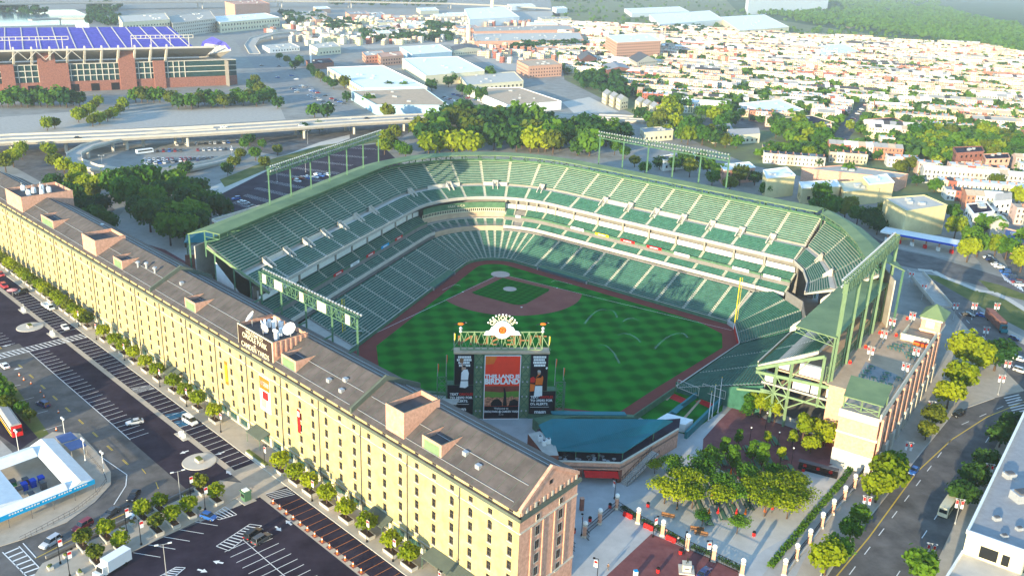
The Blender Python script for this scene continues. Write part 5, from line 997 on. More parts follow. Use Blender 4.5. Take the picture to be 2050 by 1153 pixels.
for i, (x, z0, z1, m) in enumerate(((-13.4, 20.5, 26.2, 'yellow'), (13.4, 20.5, 25.3, 'yellow'), (-15.5, 11, 19.6, 'orange'), (-17.9, 13, 16.9, 'orange'), (15.7, 10, 18.4, 'orange'), (18.1, 11.6, 15.6, 'orange'))):
    d = 'leftmost low;tallest yellow;tallest'.split(';')
    lab = ('yellow pennant at the top corner of the scoreboard nearer the warehouse', 'yellow pennant at the top corner of the scoreboard farther from the warehouse', 'orange pennant on the inner pole of the scoreboard side nearer the warehouse', 'orange pennant on the outer tower of the scoreboard side nearer the warehouse', 'orange pennant on the inner pole of the scoreboard side nearer the bullpens', 'orange pennant on the outer tower of the scoreboard side nearer the bullpens')[i]
    t = thing('flag', lab, 'flag', sb.matrix_basis @ Vector((x, 1.6, z0)), SBA, 'pennants on the scoreboard'); h = z1-z0; b = MB(); b.tube((0, 0, 0), (0, 0, h), .08, 'metal', n=5); b.build('pole', t)
    b = MB(); n = 6
    for k in range(n): b.face([(.06+.55*(1-k/n)*math.sin(.5+k*.2), .1*math.sin(k), h-.1-3.0*k/n), (.05, 0, h-.1-3.0*k/n), (.05, 0, h-.1-3.0*(k+1)/n), (.06+.55*(1-(k+1)/n)*math.sin(.5+k*.2+.2), .1*math.sin(k+1), h-.1-3.0*(k+1)/n)], m)
    b.build('pennant', t)
# ---------------------------------------------------------------- light banks
def light_bank(lab, posts, z0, ztr, ztop, lamp_dir, name='light_tower', mt='steel_green', strut=None, hous=False, z0s=None, pw=.5):
    t = thing(name, lab, 'light tower', (*posts[0][:2], z0)); o = Vector((posts[0][0], posts[0][1], z0)); P = [Vector((*p[:2], 0))-Vector((o.x, o.y, 0)) for p in posts]
    for i, p in enumerate(P):
        b = MB(); b.bar(p+Vector((0, 0, (z0s[i]-z0) if z0s else 0)), p+Vector((0, 0, ztop-z0-.4)), pw, mt); b.build('post', t)
    b = MB(); a, c = P[0], P[-1]; L = (c-a).length; n = round(L/2.2); nv = Vector((lamp_dir[0], lamp_dir[1], 0)).normalized(); zb, zt = ztr-z0, ztop-z0
    V = lambda k, z, off=0.: a.lerp(c, k/n)+nv*off+Vector((0, 0, z))
    for off in (-.5, .7):
        for z in (zb, zt): b.bar(V(0, z, off), V(n, z, off), .2, mt)
        for k in range(n): b.bar(V(k, zb if k % 2 else zt, off), V(k+1, zt if k % 2 else zb, off), .15, mt); b.bar(V(k, zb, off), V(k, zt, off), .13, mt)
    for k in range(n+1): b.bar(V(k, zb, -.5), V(k, zb, .7), .14, mt); b.bar(V(k, zt, -.5), V(k, zt, .7), .14, mt)
    b.build('truss', t)
    m_ = int(L/1.4); fo = None
    for z in ([zt+.5, zb+(zt-zb)*.55] if not hous else [zt+.5]):
        for k in range(m_+1):
            q = a.lerp(c, k/m_)+nv*.95+Vector((0, 0, z))
            if fo is None: b = MB(); b.tube((0, 0, 0), nv*.35-Vector((0, 0, .2)), .24, 'metal', .4, 6); b.bar((0, 0, 0), -nv*.5-Vector((0, 0, .4)), .08, mt); fo = b.build('floodlight', t, q)
            else: dup(fo, q, parent=t)
    if hous:
        b = MB()
        for k in (1, 4, 5, 10, 14, 15, n-2): b.hull([V(k, zb+.2, -.56), V(k+.9, zb+.2, -.56), V(k+.9, zt-.1, -.56), V(k, zt-.1, -.56)], [V(k, zb+.2, -.7), V(k+.9, zb+.2, -.7), V(k+.9, zt-.1, -.7), V(k, zt-.1, -.7)], 'cream')
        b.build('control_box', t)
    if strut:
        for p in P: b = MB(); b.bar(p+Vector((0, 0, strut[0]-z0)), p+Vector((*strut[1], strut[2]-z0)), .35, mt); b.build('strut', t)
    return t
pz = 36.9
Lp = [G(u, v, pz) for u, v in ((541, 421), (580, 404), (617, 388), (650, 373), (688, 357), (725, 345), (758, 334))]; a_, c_ = Lp[0], Lp[-1]; Lp = [a_.lerp(c_, k/6) for k in range(7)]
zt1 = (zat(a_.x, a_.y, 341)+zat(c_.x, c_.y, 276))/2
light_bank('long bank of floodlights on green posts above the shaded roof of the first base side', Lp, pz, zt1-.8, zt1+2.0, (.847, -.532))
Rp = [G(u, v, pz) for u, v in ((1198, 330.5), (1245.6, 340), (1295, 349), (1344.7, 360), (1397.5, 369.6), (1452.4, 382))]; a_, c_ = Rp[0], Rp[-1]; Rp = [a_.lerp(c_, k/5) for k in range(6)]
zt2 = (zat(a_.x, a_.y, 276)+zat(c_.x, c_.y, 320))/2
light_bank('long bank of floodlights on pale green posts above the third base side roof', Rp, pz, zt2-.4, zt2+2.3, (-.786, -.618))
light_bank('tall bank of floodlights on five thick posts rising from the brick terrace', [BB(-55.2+14.9*k, 151.5) for k in range(5)], 17, 43, 46.3, (-.68, .73), mt='steel_pale', pw=.8)
light_bank('bank of floodlights with pale control boxes on posts beside the warehouse roof', [WH(s, -19.6) for s in (127.2, 116.2, 103.5, 90.8, 79.3)], 0, 33.2, 36.2, (.846, .533), strut=(27.5, (WN.x*4, WN.y*4), 25.6+1.2), hous=True)
# ---------------------------------------------------------------- plaza ground beside the gable
b = MB(); b.sheet([W2(-30, -150), W2(-40, -5), W2(0, -.5), W2(140, -19), W2(120, -34)] , .012, 'plaza'); struct('plaza_paving', b)
b = MB(); b.sheet(pg((1304, 1068), (1213, 1153), (1190, 1175), (1480, 1175), (1478, 1142)), .03, 'pavers_red'); b.sheet(pg((1440, 842), (1482, 800), (1500, 812), (1530, 838), (1660, 880), (1690, 925), (1600, 945), (1480, 960), (1405, 920), (1408, 878)), .03, 'pavers_red'); b.sheet(pg((262, 470), (300, 478), (385, 520), (430, 540), (420, 560), (330, 535), (245, 500)), .03, 'pavers_red'); struct('brick_paving', b)
b = MB(); b.sheet(pg((1300, 990), (1420, 940), (1560, 935), (1640, 900), (1690, 950), (1600, 1060), (1530, 1100), (1480, 1140), (1350, 1080), (1240, 1015)), .02, 'concrete_light'); struct('picnic_paving', b)
# brick bar pavilion with the teal roof
pv = thing('pavilion', 'two storey brick bar with a big teal metal roof behind the outfield wall', 'pavilion', (0, 0, 0)); Q = lambda u, v, z: G(u, v, z)
F_ = [Q(1106, 928, 4.5), Q(1242, 935, 4.5), Q(1358, 866, 4.5), Vector((22, -141, 4.5)), Vector((11, -141, 4.5)), Vector((-8, -138, 4.5)), Vector((-20, -141, 4.5))]; F_[0] = F_[0]+Vector((-3, 0, 0))
b = MB(); b.prism(F_, 3.9, 4.5, 'concrete_dark', 'asphalt_dark'); b.build('deck', pv)
b = MB(); f0, f1, f2 = F_[0], F_[1], F_[2]
b.hull([(*f0.xy, 3.6), (*f1.xy, 3.6), (*f1.xy, 5.6), (*f0.xy, 5.6)], [(f0.x, f0.y+.4, 3.6), (f1.x-.2, f1.y+.4, 3.6), (f1.x-.2, f1.y+.4, 5.6), (f0.x, f0.y+.4, 5.6)], 'brick', ); b.hull([(*f1.xy, 0), (*f2.xy, 0), (*f2.xy, 5.6), (*f1.xy, 5.6)], [(f1.x-.3, f1.y+.3, 0), (f2.x-.3, f2.y+.3, 0), (f2.x-.3, f2.y+.3, 5.6), (f1.x-.3, f1.y+.3, 5.6)], 'brick')
for k in (0, .5, 1): p = f0.lerp(f1, k); b.box(p.x-.5, p.x+.5, p.y-.1, p.y+1.0, 0, 3.6, 'brick_dark')
b.build('wall', pv)
b = MB()
for a, c in ((f0, f1), (f1, f2)): d = (c-a).normalized(); n = Vector((d.y, -d.x, 0))*.25; b.hull([a-n+Vector((0, 0, 1.11)), a+n+Vector((0, 0, 1.11)), a+n+Vector((0, 0, 1.4)), a-n+Vector((0, 0, 1.4))], [c-n+Vector((0, 0, 1.11)), c+n+Vector((0, 0, 1.11)), c+n+Vector((0, 0, 1.4)), c-n+Vector((0, 0, 1.4))], 'stone')
b.build('coping', pv)
for k in (.03, .54): p, q = f0.lerp(f1, k), f0.lerp(f1, k+.43); b = MB(); b.hull([(p.x, p.y-.05, 3.3), (q.x, q.y-.05, 3.3), (q.x, q.y-.05, 3.15), (p.x, p.y-.05, 3.15)], [(p.x, p.y-1.5, 2.2), (q.x, q.y-1.5, 2.2), (q.x, q.y-1.5, 2.05), (p.x, p.y-1.5, 2.05)], 'red'); b.build('awning', pv)
b = MB(); p, q = f0.lerp(f1, .03), f0.lerp(f1, .46); b.hull([(p.x, p.y+1, 0), (q.x, q.y+1, 0), (q.x, q.y+1, 3.6), (p.x, p.y+1, 3.6)], [(p.x, p.y+1.2, 0), (q.x, q.y+1.2, 0), (q.x, q.y+1.2, 3.6), (p.x, p.y+1.2, 3.6)], 'black'); b.build('shopfront', pv)
ra = [Q(1078, 850, 8.2), Q(1108, 901, 7.3), Q(1248, 905, 7.3), Q(1310, 865, 7.3), Q(1347, 842, 8.2), Q(1105, 838, 9.3), Q(1330, 839, 9.3)]
b = MB(); up = lambda p: p+Vector((0, 0, .15))
A, B_, C_, D_, E_, Fq, Gq = ra
b.face([A, B_, C_, D_, E_, Gq, Fq], 'roof_teal'); b.face([p-Vector((0, 0, .3)) for p in (A, B_, C_, D_, E_, Gq, Fq)], 'grey_dark')
for p, q in ((A, B_), (B_, C_), (C_, D_), (D_, E_)): b.face([p, q, q-Vector((0, 0, .3)), p-Vector((0, 0, .3))], 'roof_teal')
for k in range(46):
    p, q = B_.lerp(C_, k/45), Fq.lerp(Gq, k/45*.86); b.bar(up(p)-Vector((0, 0, .08)), up(q)-Vector((0, 0, .08)), .07, 'roof_teal', .1)
b.build('roof', pv)
for p in (B_, B_.lerp(C_, .33), B_.lerp(C_, .66), C_, D_): b = MB(); b.tube((p.x, p.y+.4, 4.5), (p.x, p.y+.4, 7.1), .15, 'steel_green', n=6); b.build('post', pv)
for k in range(22): p = f0.lerp(f1, .08+.9*rnd.random())+Vector((0, 1.5+rnd.random()*3, 0)); b = MB(); b.lathe((p.x, p.y, 4.51), [(.08, 0), (.08, .7), (.55, .72), (.55, .78)], 'grey', 8); b.build('bar_table', pv)
b = MB(); t0, t1 = Q(1076, 862, 8), Q(1106, 900, 8); b.hull([(-22.8, -160, 0), (-19.4, -160.6, 0), (-18.6, -153, 0), (-21, -147.5, 0), (-24.5, -148.5, 0)], [(-22.8, -160, 7.6), (-19.4, -160.6, 7.6), (-18.6, -153, 7.6), (-21, -147.5, 7.6), (-24.5, -148.5, 7.6)], 'brick_dark', True, 'concrete'); b.build('stair_tower', pv)
for i, (x, y) in enumerate(((-21.8, -155), (-20.4, -154.2), (-22.2, -152.6))): b = MB(); b.box(x-.5, x+.5, y-.5, y+.5, 7.61, 9.0, 'white'); b.lathe((x, y, 9.0), [(.4, 0), (.4, .1)], 'grey_dark', 8); b.build('roof_unit', pv)
b = MB(); s0, s1 = G(1248, 970, 0), G(1312, 905, 4.3); n = 24; d = (s1-s0); w = Vector((d.y, -d.x, 0)).normalized()*1.2
for k in range(n):
    p, q = s0+d*(k/n), s0+d*((k+1)/n); b.hull([Vector((*(p-w).xy, p.z)), Vector((*(p+w).xy, p.z)), Vector((*(p+w).xy, p.z+.18)), Vector((*(p-w).xy, p.z+.18))], [Vector((*(q-w).xy, p.z)), Vector((*(q+w).xy, p.z)), Vector((*(q+w).xy, p.z+.18)), Vector((*(q-w).xy, p.z+.18))], 'concrete')
for s in (-1, 1): b.bar(s0+w*s+Vector((0, 0, 1.1)), s1+w*s+Vector((0, 0, 1.1)), .08, 'black'); [b.bar(s0+w*s+d*(k/12), s0+w*s+d*(k/12)+Vector((0, 0, 1.1)), .06, 'black') for k in range(13)]
b.build('stair', pv)
b = MB(); b.prism([(-19, -132.5), (-8, -130.5), (10, -134.8), (10, -136.4), (-8, -133.4), (-18, -136)], 0, 3.4, 'steel_green'); b.prism([(-13, -129.6), (8, -133.2), (8, -135.4), (-13, -131.6)], 3.4, 3.7, 'roof_teal'); b.build('batters_eye', pv)
b = MB(); q = pg((1262, 858), (1300, 838), (1318, 850), (1345, 862), (1335, 868)); b.prism([(16, -137.5), (21, -134), (27, -139), (23.5, -141.5)], 0, 2.6, 'white'); tag(b.build('equipment_shed'), 'low white roofed shed at the end of the bullpens', 'shed')
for i, (u, v) in enumerate(((1418, 843), (1425, 835), (1437, 826))): t = thing('flagpole', 'bare white flagpole beside the bullpens, %s from the pavilion' % nth(i), 'flagpole', G(u, v, .03), 0, 'bare flagpoles'); b = MB(); b.lathe((0, 0, 0), [(.14, 0), (.06, 9.5+i)], 'white_gloss', 7); b.build('shaft', t); b = MB(); b.ball((0, 0, 9.6+i), .16, 'yellow', n=6, k=4); b.build('finial', t); b = MB(); b.lathe((0, 0, 0), [(.4, 0), (.35, .25)], 'concrete', 8); b.build('footing', t)
# ---------------------------------------------------------------- fence with brick pillars and ball caps
def pillar(p, label, group, h=3.0):
    if 'pil' in LAMP: return dup(LAMP['pil'], p, R(-32), label, group)
    t = thing('fence_pillar', label, 'pillar', p, R(-32), group); b = MB(); b.box(-.42, .42, -.42, .42, .5, h, 'brick'); b.build('shaft', t); b = MB(); b.box(-.55, .55, -.55, .55, 0, .5, 'stone'); b.box(-.5, .5, -.5, .5, h, h+.2, 'stone'); b.build('base', t); b = MB(); b.ball((0, 0, h+.72), .58, 'lamp_white', n=10, k=7); b.build('ball_cap', t); LAMP['pil'] = t; return t
def fence(p, q, label, hedge=False):
    t = thing('fence_panel', label, 'fence', p, math.atan2((q-p).y, (q-p).x), 'black fence panels between brick pillars'); L = (q-p).length; b = MB()
    for z in (.25, 1.3, 2.3): b.bar((.5, 0, z), (L-.5, 0, z), .09, 'black')
    b.build('rail', t); b = MB(); n = int(L/.55)
    for k in range(1, n): b.bar((.4+(L-.8)*k/n, 0, .1), (.4+(L-.8)*k/n, 0, 2.3+.25*math.sin(PI*k/n)), .05, 'black')
    b.build('bar', t)
    if hedge: b = MB(); b.box(.4, L-.4, -.35, .35, 0, .5, 'concrete_light'); b.build('plinth', t)
fp = [G(u, v, .03) for u, v in ((1234, 1018), (1277, 1046), (1326, 1071), (1375, 1099), (1428, 1122), (1485, 1150))]
for i, p in enumerate(fp): pillar(p, 'brick fence pillar with a pale ball cap, %s from the corner by the gates' % nth(i), 'ball capped pillars along the plaza fence')
for i in range(5): fence(fp[i], fp[i+1], 'black iron fence panel, %s from the corner pillar by the gates' % nth(i))
gp = [G(u, v, .03) for u, v in ((1200, 1048), (1170, 1074))]
for i, p in enumerate(gp): pillar(p, 'brick gate pillar with a ball cap, ' + ('nearer the fence corner' if i == 0 else 'nearer the warehouse gable'), 'ball capped pillars along the plaza fence')
for a, c, lb in ((fp[0], gp[0], 'arched black iron gate between the corner pillar and the middle gate pillar'), (gp[0], gp[1], 'arched black iron gate between the two gate pillars'), (gp[1], G(1182, 1086, .03), 'open black gate leaf swung out near the warehouse'), (G(1140, 1097, .03), G(1154, 1107, .03), 'low open black gate leaf against the gable')): fence(a, c, lb)
rp = [G(u, v, .03) for u, v in ((1729, 947), (1709, 977), (1689, 1001), (1666, 1028), (1644, 1055), (1619, 1089), (1593, 1119), (1569, 1150))]
for i, p in enumerate(rp): pillar(p, 'brick fence pillar with a ball cap along the street pavement, %s from the brick building' % nth(i), 'ball capped pillars along the street fence')
for i in range(7): fence(rp[i], rp[i+1], 'black iron fence panel on the street side, %s from the brick building' % nth(i), True)
for i in range(5):
    m_ = fp[i].lerp(fp[i+1], .5); d = (fp[i+1]-fp[i]).normalized(); n = Vector((-d.y, d.x, 0)); b = MB(); r = random.Random(i)
    for k in range(420): q = fp[i].lerp(fp[i+1], .06+.88*r.random())+n*(.7+r.random()*1.1); x = Vector((r.gauss(0, 1), r.gauss(0, 1), r.gauss(0, 1))).normalized(); y = x.orthogonal().normalized(); c = q+Vector((0, 0, .1+r.random()*.9)); b.face([c-x*.16, c+y*.16, c+x*.16, c-y*.16], 'leaf_dark')
    tag(b.build('hedge'), 'dark clipped hedge behind the plaza fence, %s panel from the corner' % nth(i), 'hedge', 'hedges behind the plaza fence')
for i in range(7):
    d = (rp[i+1]-rp[i]).normalized(); n = Vector((d.y, -d.x, 0)); b = MB(); r = random.Random(40+i)
    for k in range(380): q = rp[i].lerp(rp[i+1], .05+.9*r.random())+n*(2.5+r.random()*1.6); x = Vector((r.gauss(0, 1), r.gauss(0, 1), r.gauss(0, 1))).normalized(); y = x.orthogonal().normalized(); c = q+Vector((0, 0, .1+r.random()*1.0)); b.face([c-x*.2, c+y*.2, c+x*.2, c-y*.2], 'leaf_green')
    tag(b.build('hedge'), 'green hedge strip behind the street fence, %s from the brick building' % nth(i), 'hedge', 'hedges behind the street fence')
b = MB(); b.prism([rp[0].xy+Vector((-.9, -.3)), rp[-1].xy+Vector((-6, -6)), rp[-1].xy+Vector((-9, -3)), rp[0].xy+Vector((-4, 2))], .01, .1, 'concrete'); struct('walkway', b)
for i, (u, v) in enumerate(((1257, 1034), (1298, 1057), (1343, 1081))):
    t = thing('road_barrier', 'red plastic barrier lying before the plaza fence, %s from the gates' % nth(i), 'barrier', G(u, v, .03), R(-52), 'red barriers before the fence'); b = MB(); b.hull([(-1.3, -.4, 0), (1.3, -.4, 0), (1.3, .4, 0), (-1.3, .4, 0)], [(-1.25, -.18, 1), (1.25, -.18, 1), (1.25, .18, 1), (-1.25, .18, 1)], 'red'); b.build('shell', t)
    for s in (-1, 1): b = MB(); b.box(s*.8-.25, s*.8+.25, -.55, .55, 0, .12, 'red'); b.build('foot', t)
def bin_(u, v, lab):
    t = thing('litter_bin', lab, 'litter bin', G(u, v, .04), 0, 'red and black litter bins'); b = MB(); b.lathe((0, 0, 0), [(.38, 0), (.42, .9)], 'red', 9); b.build('body', t); b = MB(); b.lathe((0, 0, .9), [(.44, 0), (.4, .3), (.15, .5)], 'black', 9); b.build('lid', t)
for u, v, lb in ((1149, 1066, 'red and black bin beside the warehouse gable'), (1221, 1016, 'red and black bin behind the arched gate'), (1181, 1043, 'red and black bin inside the inner gate'), (1297, 1014, 'red and black bin beside the dark hedge on the picnic side'), (1317, 1145, 'red and black bin alone on the red paving'), (1362, 1108, 'red and black bin beside the fence lamp'), (1509, 1072, 'red and black bin under the picnic trees'), (1608, 943, 'red bin beside the vending stall')): bin_(u, v, lb)
for i, (u, v, a) in enumerate(((1337, 1035, -30), (1403, 1071, -30), (1395, 1062, -25))):
    t = thing('park_bench', 'brown slatted bench behind the plaza fence, %s from the gates' % nth(i), 'bench', G(u, v, .04), R(a), 'benches on the picnic side'); b = MB(); b.box(-1.6, 1.6, -.3, .3, .4, .5, 'wood'); b.build('seat', t); b = MB(); b.box(-1.6, 1.6, .31, .38, .5, 1.0, 'wood'); b.build('backrest', t)
    for s in (-1.2, 0, 1.2): b = MB(); b.box(s-.06, s+.06, -.28, .34, 0, .4, 'grey_dark'); b.build('leg', t)
for i, (u, v, lb) in enumerate(((1307, 1074, 'black lamp post with a banner at the red barriers'), (1368, 1108, 'black lamp post with a banner beside the statue'), (1164, 1072, 'black lamp post with a banner beside the gable gate'), (1230, 998, 'black lamp post with a banner behind the corner pillar'), (1195, 1160, 'black lamp post with a banner at the lower picture edge'), (1421, 1122, 'black lamp post with a banner at the fourth fence panel'))): street_lamp(G(u, v, .04), 5.4, lb, 'banner', R(20+30*i))
# statue
p = G(1374, 1141, .04); t = thing('statue', 'dark bronze batter on a pale stone plinth in the red paved court', 'statue', p, R(-20)); b = MB(); b.box(-1.7, 1.7, -1.7, 1.7, 0, .25, 'concrete_light'); b.build('base', t); b = MB(); b.prism([(-.9, -.9), (.9, -.9), (.9, .9), (-.9, .9)], .25, 1.7, 'stone'); b.box(-1, 1, -1, 1, 1.7, 1.85, 'stone'); b.build('plinth', t); b = MB(); b.box(-.5, .5, -.93, -.903, .8, 1.1, 'grey_dark'); b.build('plaque', t)
mat('bronze', (.06, .05, .035), .4, .2, 2, metal=.7)
f = skin_person('statue_figure', None, Vector((0, 0, 1.85)), R(-60), 'bronze', 'bronze'); f.parent = t
for k in ('label', 'category'): 
    if k in f: del f[k]
for c in list(f.children):
    c.parent = t; c.location = (0, 0, 1.85); c.data.materials.clear(); c.data.materials.append(MATS['bronze']); c.name = {'body': 'figure', 'shirt': 'figure_jersey', 'trousers': 'figure_trousers', 'hair': 'figure_cap'}[c.name.split('.')[0]]
bpy.data.objects.remove(f)
b = MB(); b.tube((.2, -.3, 2.8), (.5, -.9, 3.9), .03, 'bronze', .05, 6); b.build('bat', t)
skin_person('person', 'person in dark clothes walking across the pale plaza', G(1217, 1141, .04), R(60), 'black', 'grey_dark'); skin_person('person', 'person in a pink top standing behind the second fence panel', G(1333, 1070, .04), R(200), 'pink', 'navy_cloth'); skin_person('person', 'person in a pale top beside the third barrier', G(1357, 1086, .04), R(100), 'white', 'navy_cloth')
car('sedan', 'navy', G(1409, 1150), R(40), 'dark blue car cut off at the lower edge beside the statue'); 
t = thing('brick_pillar', 'short brick post standing alone between the gable and the gates', 'pillar', G(1164, 1020, .03), 0); b = MB(); b.box(-.45, .45, -.45, .45, 0, 3.2, 'brick_red'); b.build('shaft', t); b = MB(); b.box(-.5, .5, -.5, .5, 3.2, 3.35, 'brick'); b.build('cap', t)
t = thing('info_box', 'pale blue newspaper box on the red paving', 'box', G(1272, 1153, .04), 0); b = MB(); b.box(-.4, .4, -.4, .4, 0, 1.4, 'white'); b.build('body', t); b = MB(); b.box(-.45, .45, -.45, .45, 1.4, 1.5, 'blue_bright'); b.build('lid', t)
# ---------------------------------------------------------------- picnic grove
def picnic(p, ang, i):
    t = thing('picnic_table', 'dark green picnic table under the grove, %s counting from the gates' % nth(i), 'picnic table', p, ang, 'picnic tables in the grove'); b = MB(); b.box(-2.6, 2.6, -.42, .42, .7, .78, 'steel_green'); b.build('tabletop', t)
    for s in (-1, 1): b = MB(); b.box(-2.6, 2.6, s*.85-.16, s*.85+.16, .4, .46, 'steel_green'); b.build('bench', t)
    for s in (-1.7, 1.7): b = MB(); b.bar((s, -.85, 0), (s, .85, 0.0), .08, 'black'); b.bar((s, -.6, 0), (s, .3, .7), .08, 'black'); b.bar((s, .6, 0), (s, -.3, .7), .08, 'black'); b.build('leg', t)
gd = pxang(1420, 1046, 1395, 985); k = 0
for r_ in range(8):
    for c in range(4):
        u, v = 1416+r_*26-c*17+(r_ % 2)*3, 1042-r_*10-c*29+(0)
        if u < 1640: picnic(G(u, v, .04), gd, k); k += 1
for i, (u, v, m) in enumerate(((1418, 1035, 'orange'), (1436, 1034, 'red'), (1473, 1036, 'red'), (1491, 1036, 'orange'), (1426, 1000, 'red'), (1480, 998, 'red'), (1556, 976, 'red'), (1582, 988, 'orange'), (1536, 968, 'red'), (1462, 955, 'orange'), (1381, 985, 'red'), (1530, 1032, 'orange'), (1545, 1026, 'red'))):
    t = thing('folded_parasol', '%s folded parasol standing among the picnic tables, %s from the gates' % (m, nth(i)), 'parasol', G(u, v, .04), 0, 'folded parasols in the grove'); b = MB(); b.tube((0, 0, 0), (0, 0, 1.2), .05, 'black', n=5); b.build('pole', t); b = MB(); b.lathe((0, 0, 1.0), [(.3, 0), (.34, .3), (.18, 1.1), (.04, 1.7)], m, 8); b.build('cloth', t)
GT = [(1355, 1012, 'spread', 1.0, 'lime feathery tree overhanging the dark hedge'), (1465, 1005, 'spread_green', .95, 'green tree between the first two rows of tables'), (1545, 960, 'spread_green', .85, 'green tree at the back of the grove near the stall'), (1415, 935, 'spread_green', .95, 'green spreading tree at the back of the grove near the walk'), (1360, 965, 'spread_green', .9, 'green spreading tree beside the sloping walk'), (1330, 1000, 'spread', 1.0, 'lime feathery tree nearest the pavilion stair'), (1375, 985, 'spread', 1.1, 'lime spreading tree behind the dark hedge'), (1405, 960, 'spread_green', 1.05, 'green spreading tree in the middle of the grove top'), (1385, 1010, 'spread', .95, 'lime spreading tree over the first picnic tables'), (1440, 985, 'spread_green', 1.0, 'green spreading tree above the orange parasols'), (1440, 1010, 'spread', .9, 'lime spreading tree in the picnic table rows'), (1490, 965, 'spread_green', .95, 'green tree at the red paving edge'), (1500, 1000, 'spread', 1.0, 'lime spreading tree over the middle tables'), (1530, 985, 'spread', .95, 'lime tree beside the vending stall path'), (1560, 1000, 'spread', 1.0, 'lime spreading tree near the street hedge'), (1590, 985, 'spread', .95, 'lime tree nearest the vending stall'), (1530, 1025, 'spread', 1.0, 'lime tree at the sunlit corner of the grove'), (1575, 1030, 'spread', .95, 'lime tree beside the green hedge strip'), (1475, 1060, 'spread_green', .7, 'low green tree at the open end of the grove'), (1405, 1045, 'spread_green', .6, 'small green tree at the end of the first table'), (1345, 940, 'spread_green', .8, 'green tree at the stair foot'), (1310, 940, 'spread', .6, 'small lime tree beside the pavilion stair'), (1600, 1010, 'spread', .9, 'outermost lime tree by the street fence'),
 (1420, 925, 'upright', .75, 'upright green tree at the red court nearest the pavilion'), (1450, 905, 'upright', .7, 'upright green tree behind the blue grate'), (1465, 930, 'upright', .85, 'upright tree with a lime top in the middle of the red court'), (1478, 880, 'upright', .55, 'small round topped tree on the red court near the walk'), (1505, 912, 'upright', .7, 'upright tree beside the lamp on the red court'), (1525, 925, 'upright', .85, 'larger upright tree with yellow top on the red court'), (1534, 885, 'upright_lime', .55, 'small lime tree near the planter wall'), (1562, 918, 'upright_lime', .6, 'lone lime tree on its grate in the red court'), (1585, 888, 'upright_lime', .65, 'lime tree nearest the yellow thicket'),
 (1495, 825, 'upright', .85, 'dark upright tree at the planter wall end'), (1507, 822, 'upright_lime', .9, 'yellow upright tree, first of the planter wall row'), (1520, 828, 'upright_lime', .95, 'yellow upright tree, second of the planter wall row'), (1538, 832, 'upright_lime', 1.0, 'yellow upright tree, third of the planter wall row'), (1550, 836, 'upright_lime', .85, 'yellow upright tree, last of the planter wall row'),
 (1605, 880, 'upright_lime', 1.15, 'yellow green thicket tree before the brick end wall, lower'), (1630, 872, 'round_lime', .85, 'yellow green broad tree before the brick end wall'), (1650, 885, 'round_lime', .9, 'yellow green broad tree touching the brick end wall'), (1622, 900, 'round_lime', .7, 'low yellow green tree at the red court corner')]
for u, v, k, s, lb in GT: tree(k, G(u, v+8, .03), s*.8, None, lb, 'grove trees' if 'spread' in k else 'court trees')
for i, (u, v) in enumerate(((1440, 800), (1478, 880), (1534, 890), (1562, 922), (1510, 850))): 
    t = thing('court_lamp', 'thin black lamp on the red court, %s from the planter wall' % nth(i), 'street lamp', G(u+22, v+8, .04), 0, 'lamps on the red court'); b = MB(); b.tube((0, 0, 0), (0, 0, 5), .07, 'black', n=6); b.build('post', t); b = MB(); b.ball((0, 0, 5.1), .22, 'lamp_white', n=7, k=5); b.build('globe', t)
b = MB(); w0, w1, w2 = G(1484, 800, 0), G(1590, 845, 0), G(1600, 838, 0)
for p, q in ((w0, w1), (w1, w2)): b.bar(p+Vector((0, 0, .5)), q+Vector((0, 0, .5)), .5, 'concrete_light', 1.0)
tag(b.build('planter_wall'), 'low pale wall edging the red court below the yellow trees', 'wall')
t = thing('vending_stall', 'long dark vending counter with red tops beside the hedge corner', 'stall', G(1637, 945, .03), R(-40)); b = MB(); b.box(-5, 5, -1, 1, 0, 1.1, 'black'); b.build('counter', t); b = MB(); b.box(-5.1, 5.1, -1.1, .4, 2.3, 2.45, 'grey_dark'); b.build('canopy', t)
for x in (-3.4, 0, 3.2): b = MB(); b.lathe((x, -.6, 1.1), [(.5, 0), (.4, .5)], 'red', 8); b.build('red_top', t)
# ---------------------------------------------------------------- brick terrace building beside the street
tb = thing('terrace_building', 'brick building with a roof terrace of green tables and a pyramid roofed corner tower', 'building', (0, 0, 0))
b = MB(); fp_ = [BB(-70, 158.5).xy, BB(-70, 168.6).xy, BB(12, 168.6).xy, BB(12, 152).xy, BB(-58, 152).xy, BB(-58, 158.5).xy]; b.prism(fp_, 0, 16.7, 'brick', 'concrete'); b.build('wall', tb)
b = MB(); b.prism([BB(-58, 151).xy, BB(-58, 168).xy, BB(14, 168).xy, BB(14, 151).xy], 16.72, 17.0, 'tan'); b.build('terrace', tb)
def bbox(b, a0, a1, n0, n1, z0, z1, m, mt=None): b.prism([BB(a0, n0).xy, BB(a0, n1).xy, BB(a1, n1).xy, BB(a1, n0).xy], z0, z1, m, mt)
b = MB(); bbox(b, -70.4, 12, 168.6, 169.0, 16.2, 18.2, 'stone'); bbox(b, -70.4, -70.0, 158.3, 168.6, 14.6, 16.8, 'stone'); bbox(b, -70.35, -70.0, 158.3, 168.6, 9.9, 10.5, 'stone'); bbox(b, -70.35, -70.0, 158.3, 168.6, 0, 5.2, 'concrete_light'); bbox(b, -70, 12, 168.6, 168.9, 9.7, 10.5, 'stone'); b.build('cornice', tb)
for k in range(9):
    b = MB(); a0 = -64.6+8*k; bbox(b, a0, a0+2.4, 168.3, 168.75, 11, 15.5, 'black'); bbox(b, a0-.6, a0+3.2, 168.3, 168.7, .3, 6.5, 'glass'); b.build('opening', tb)
b = MB()
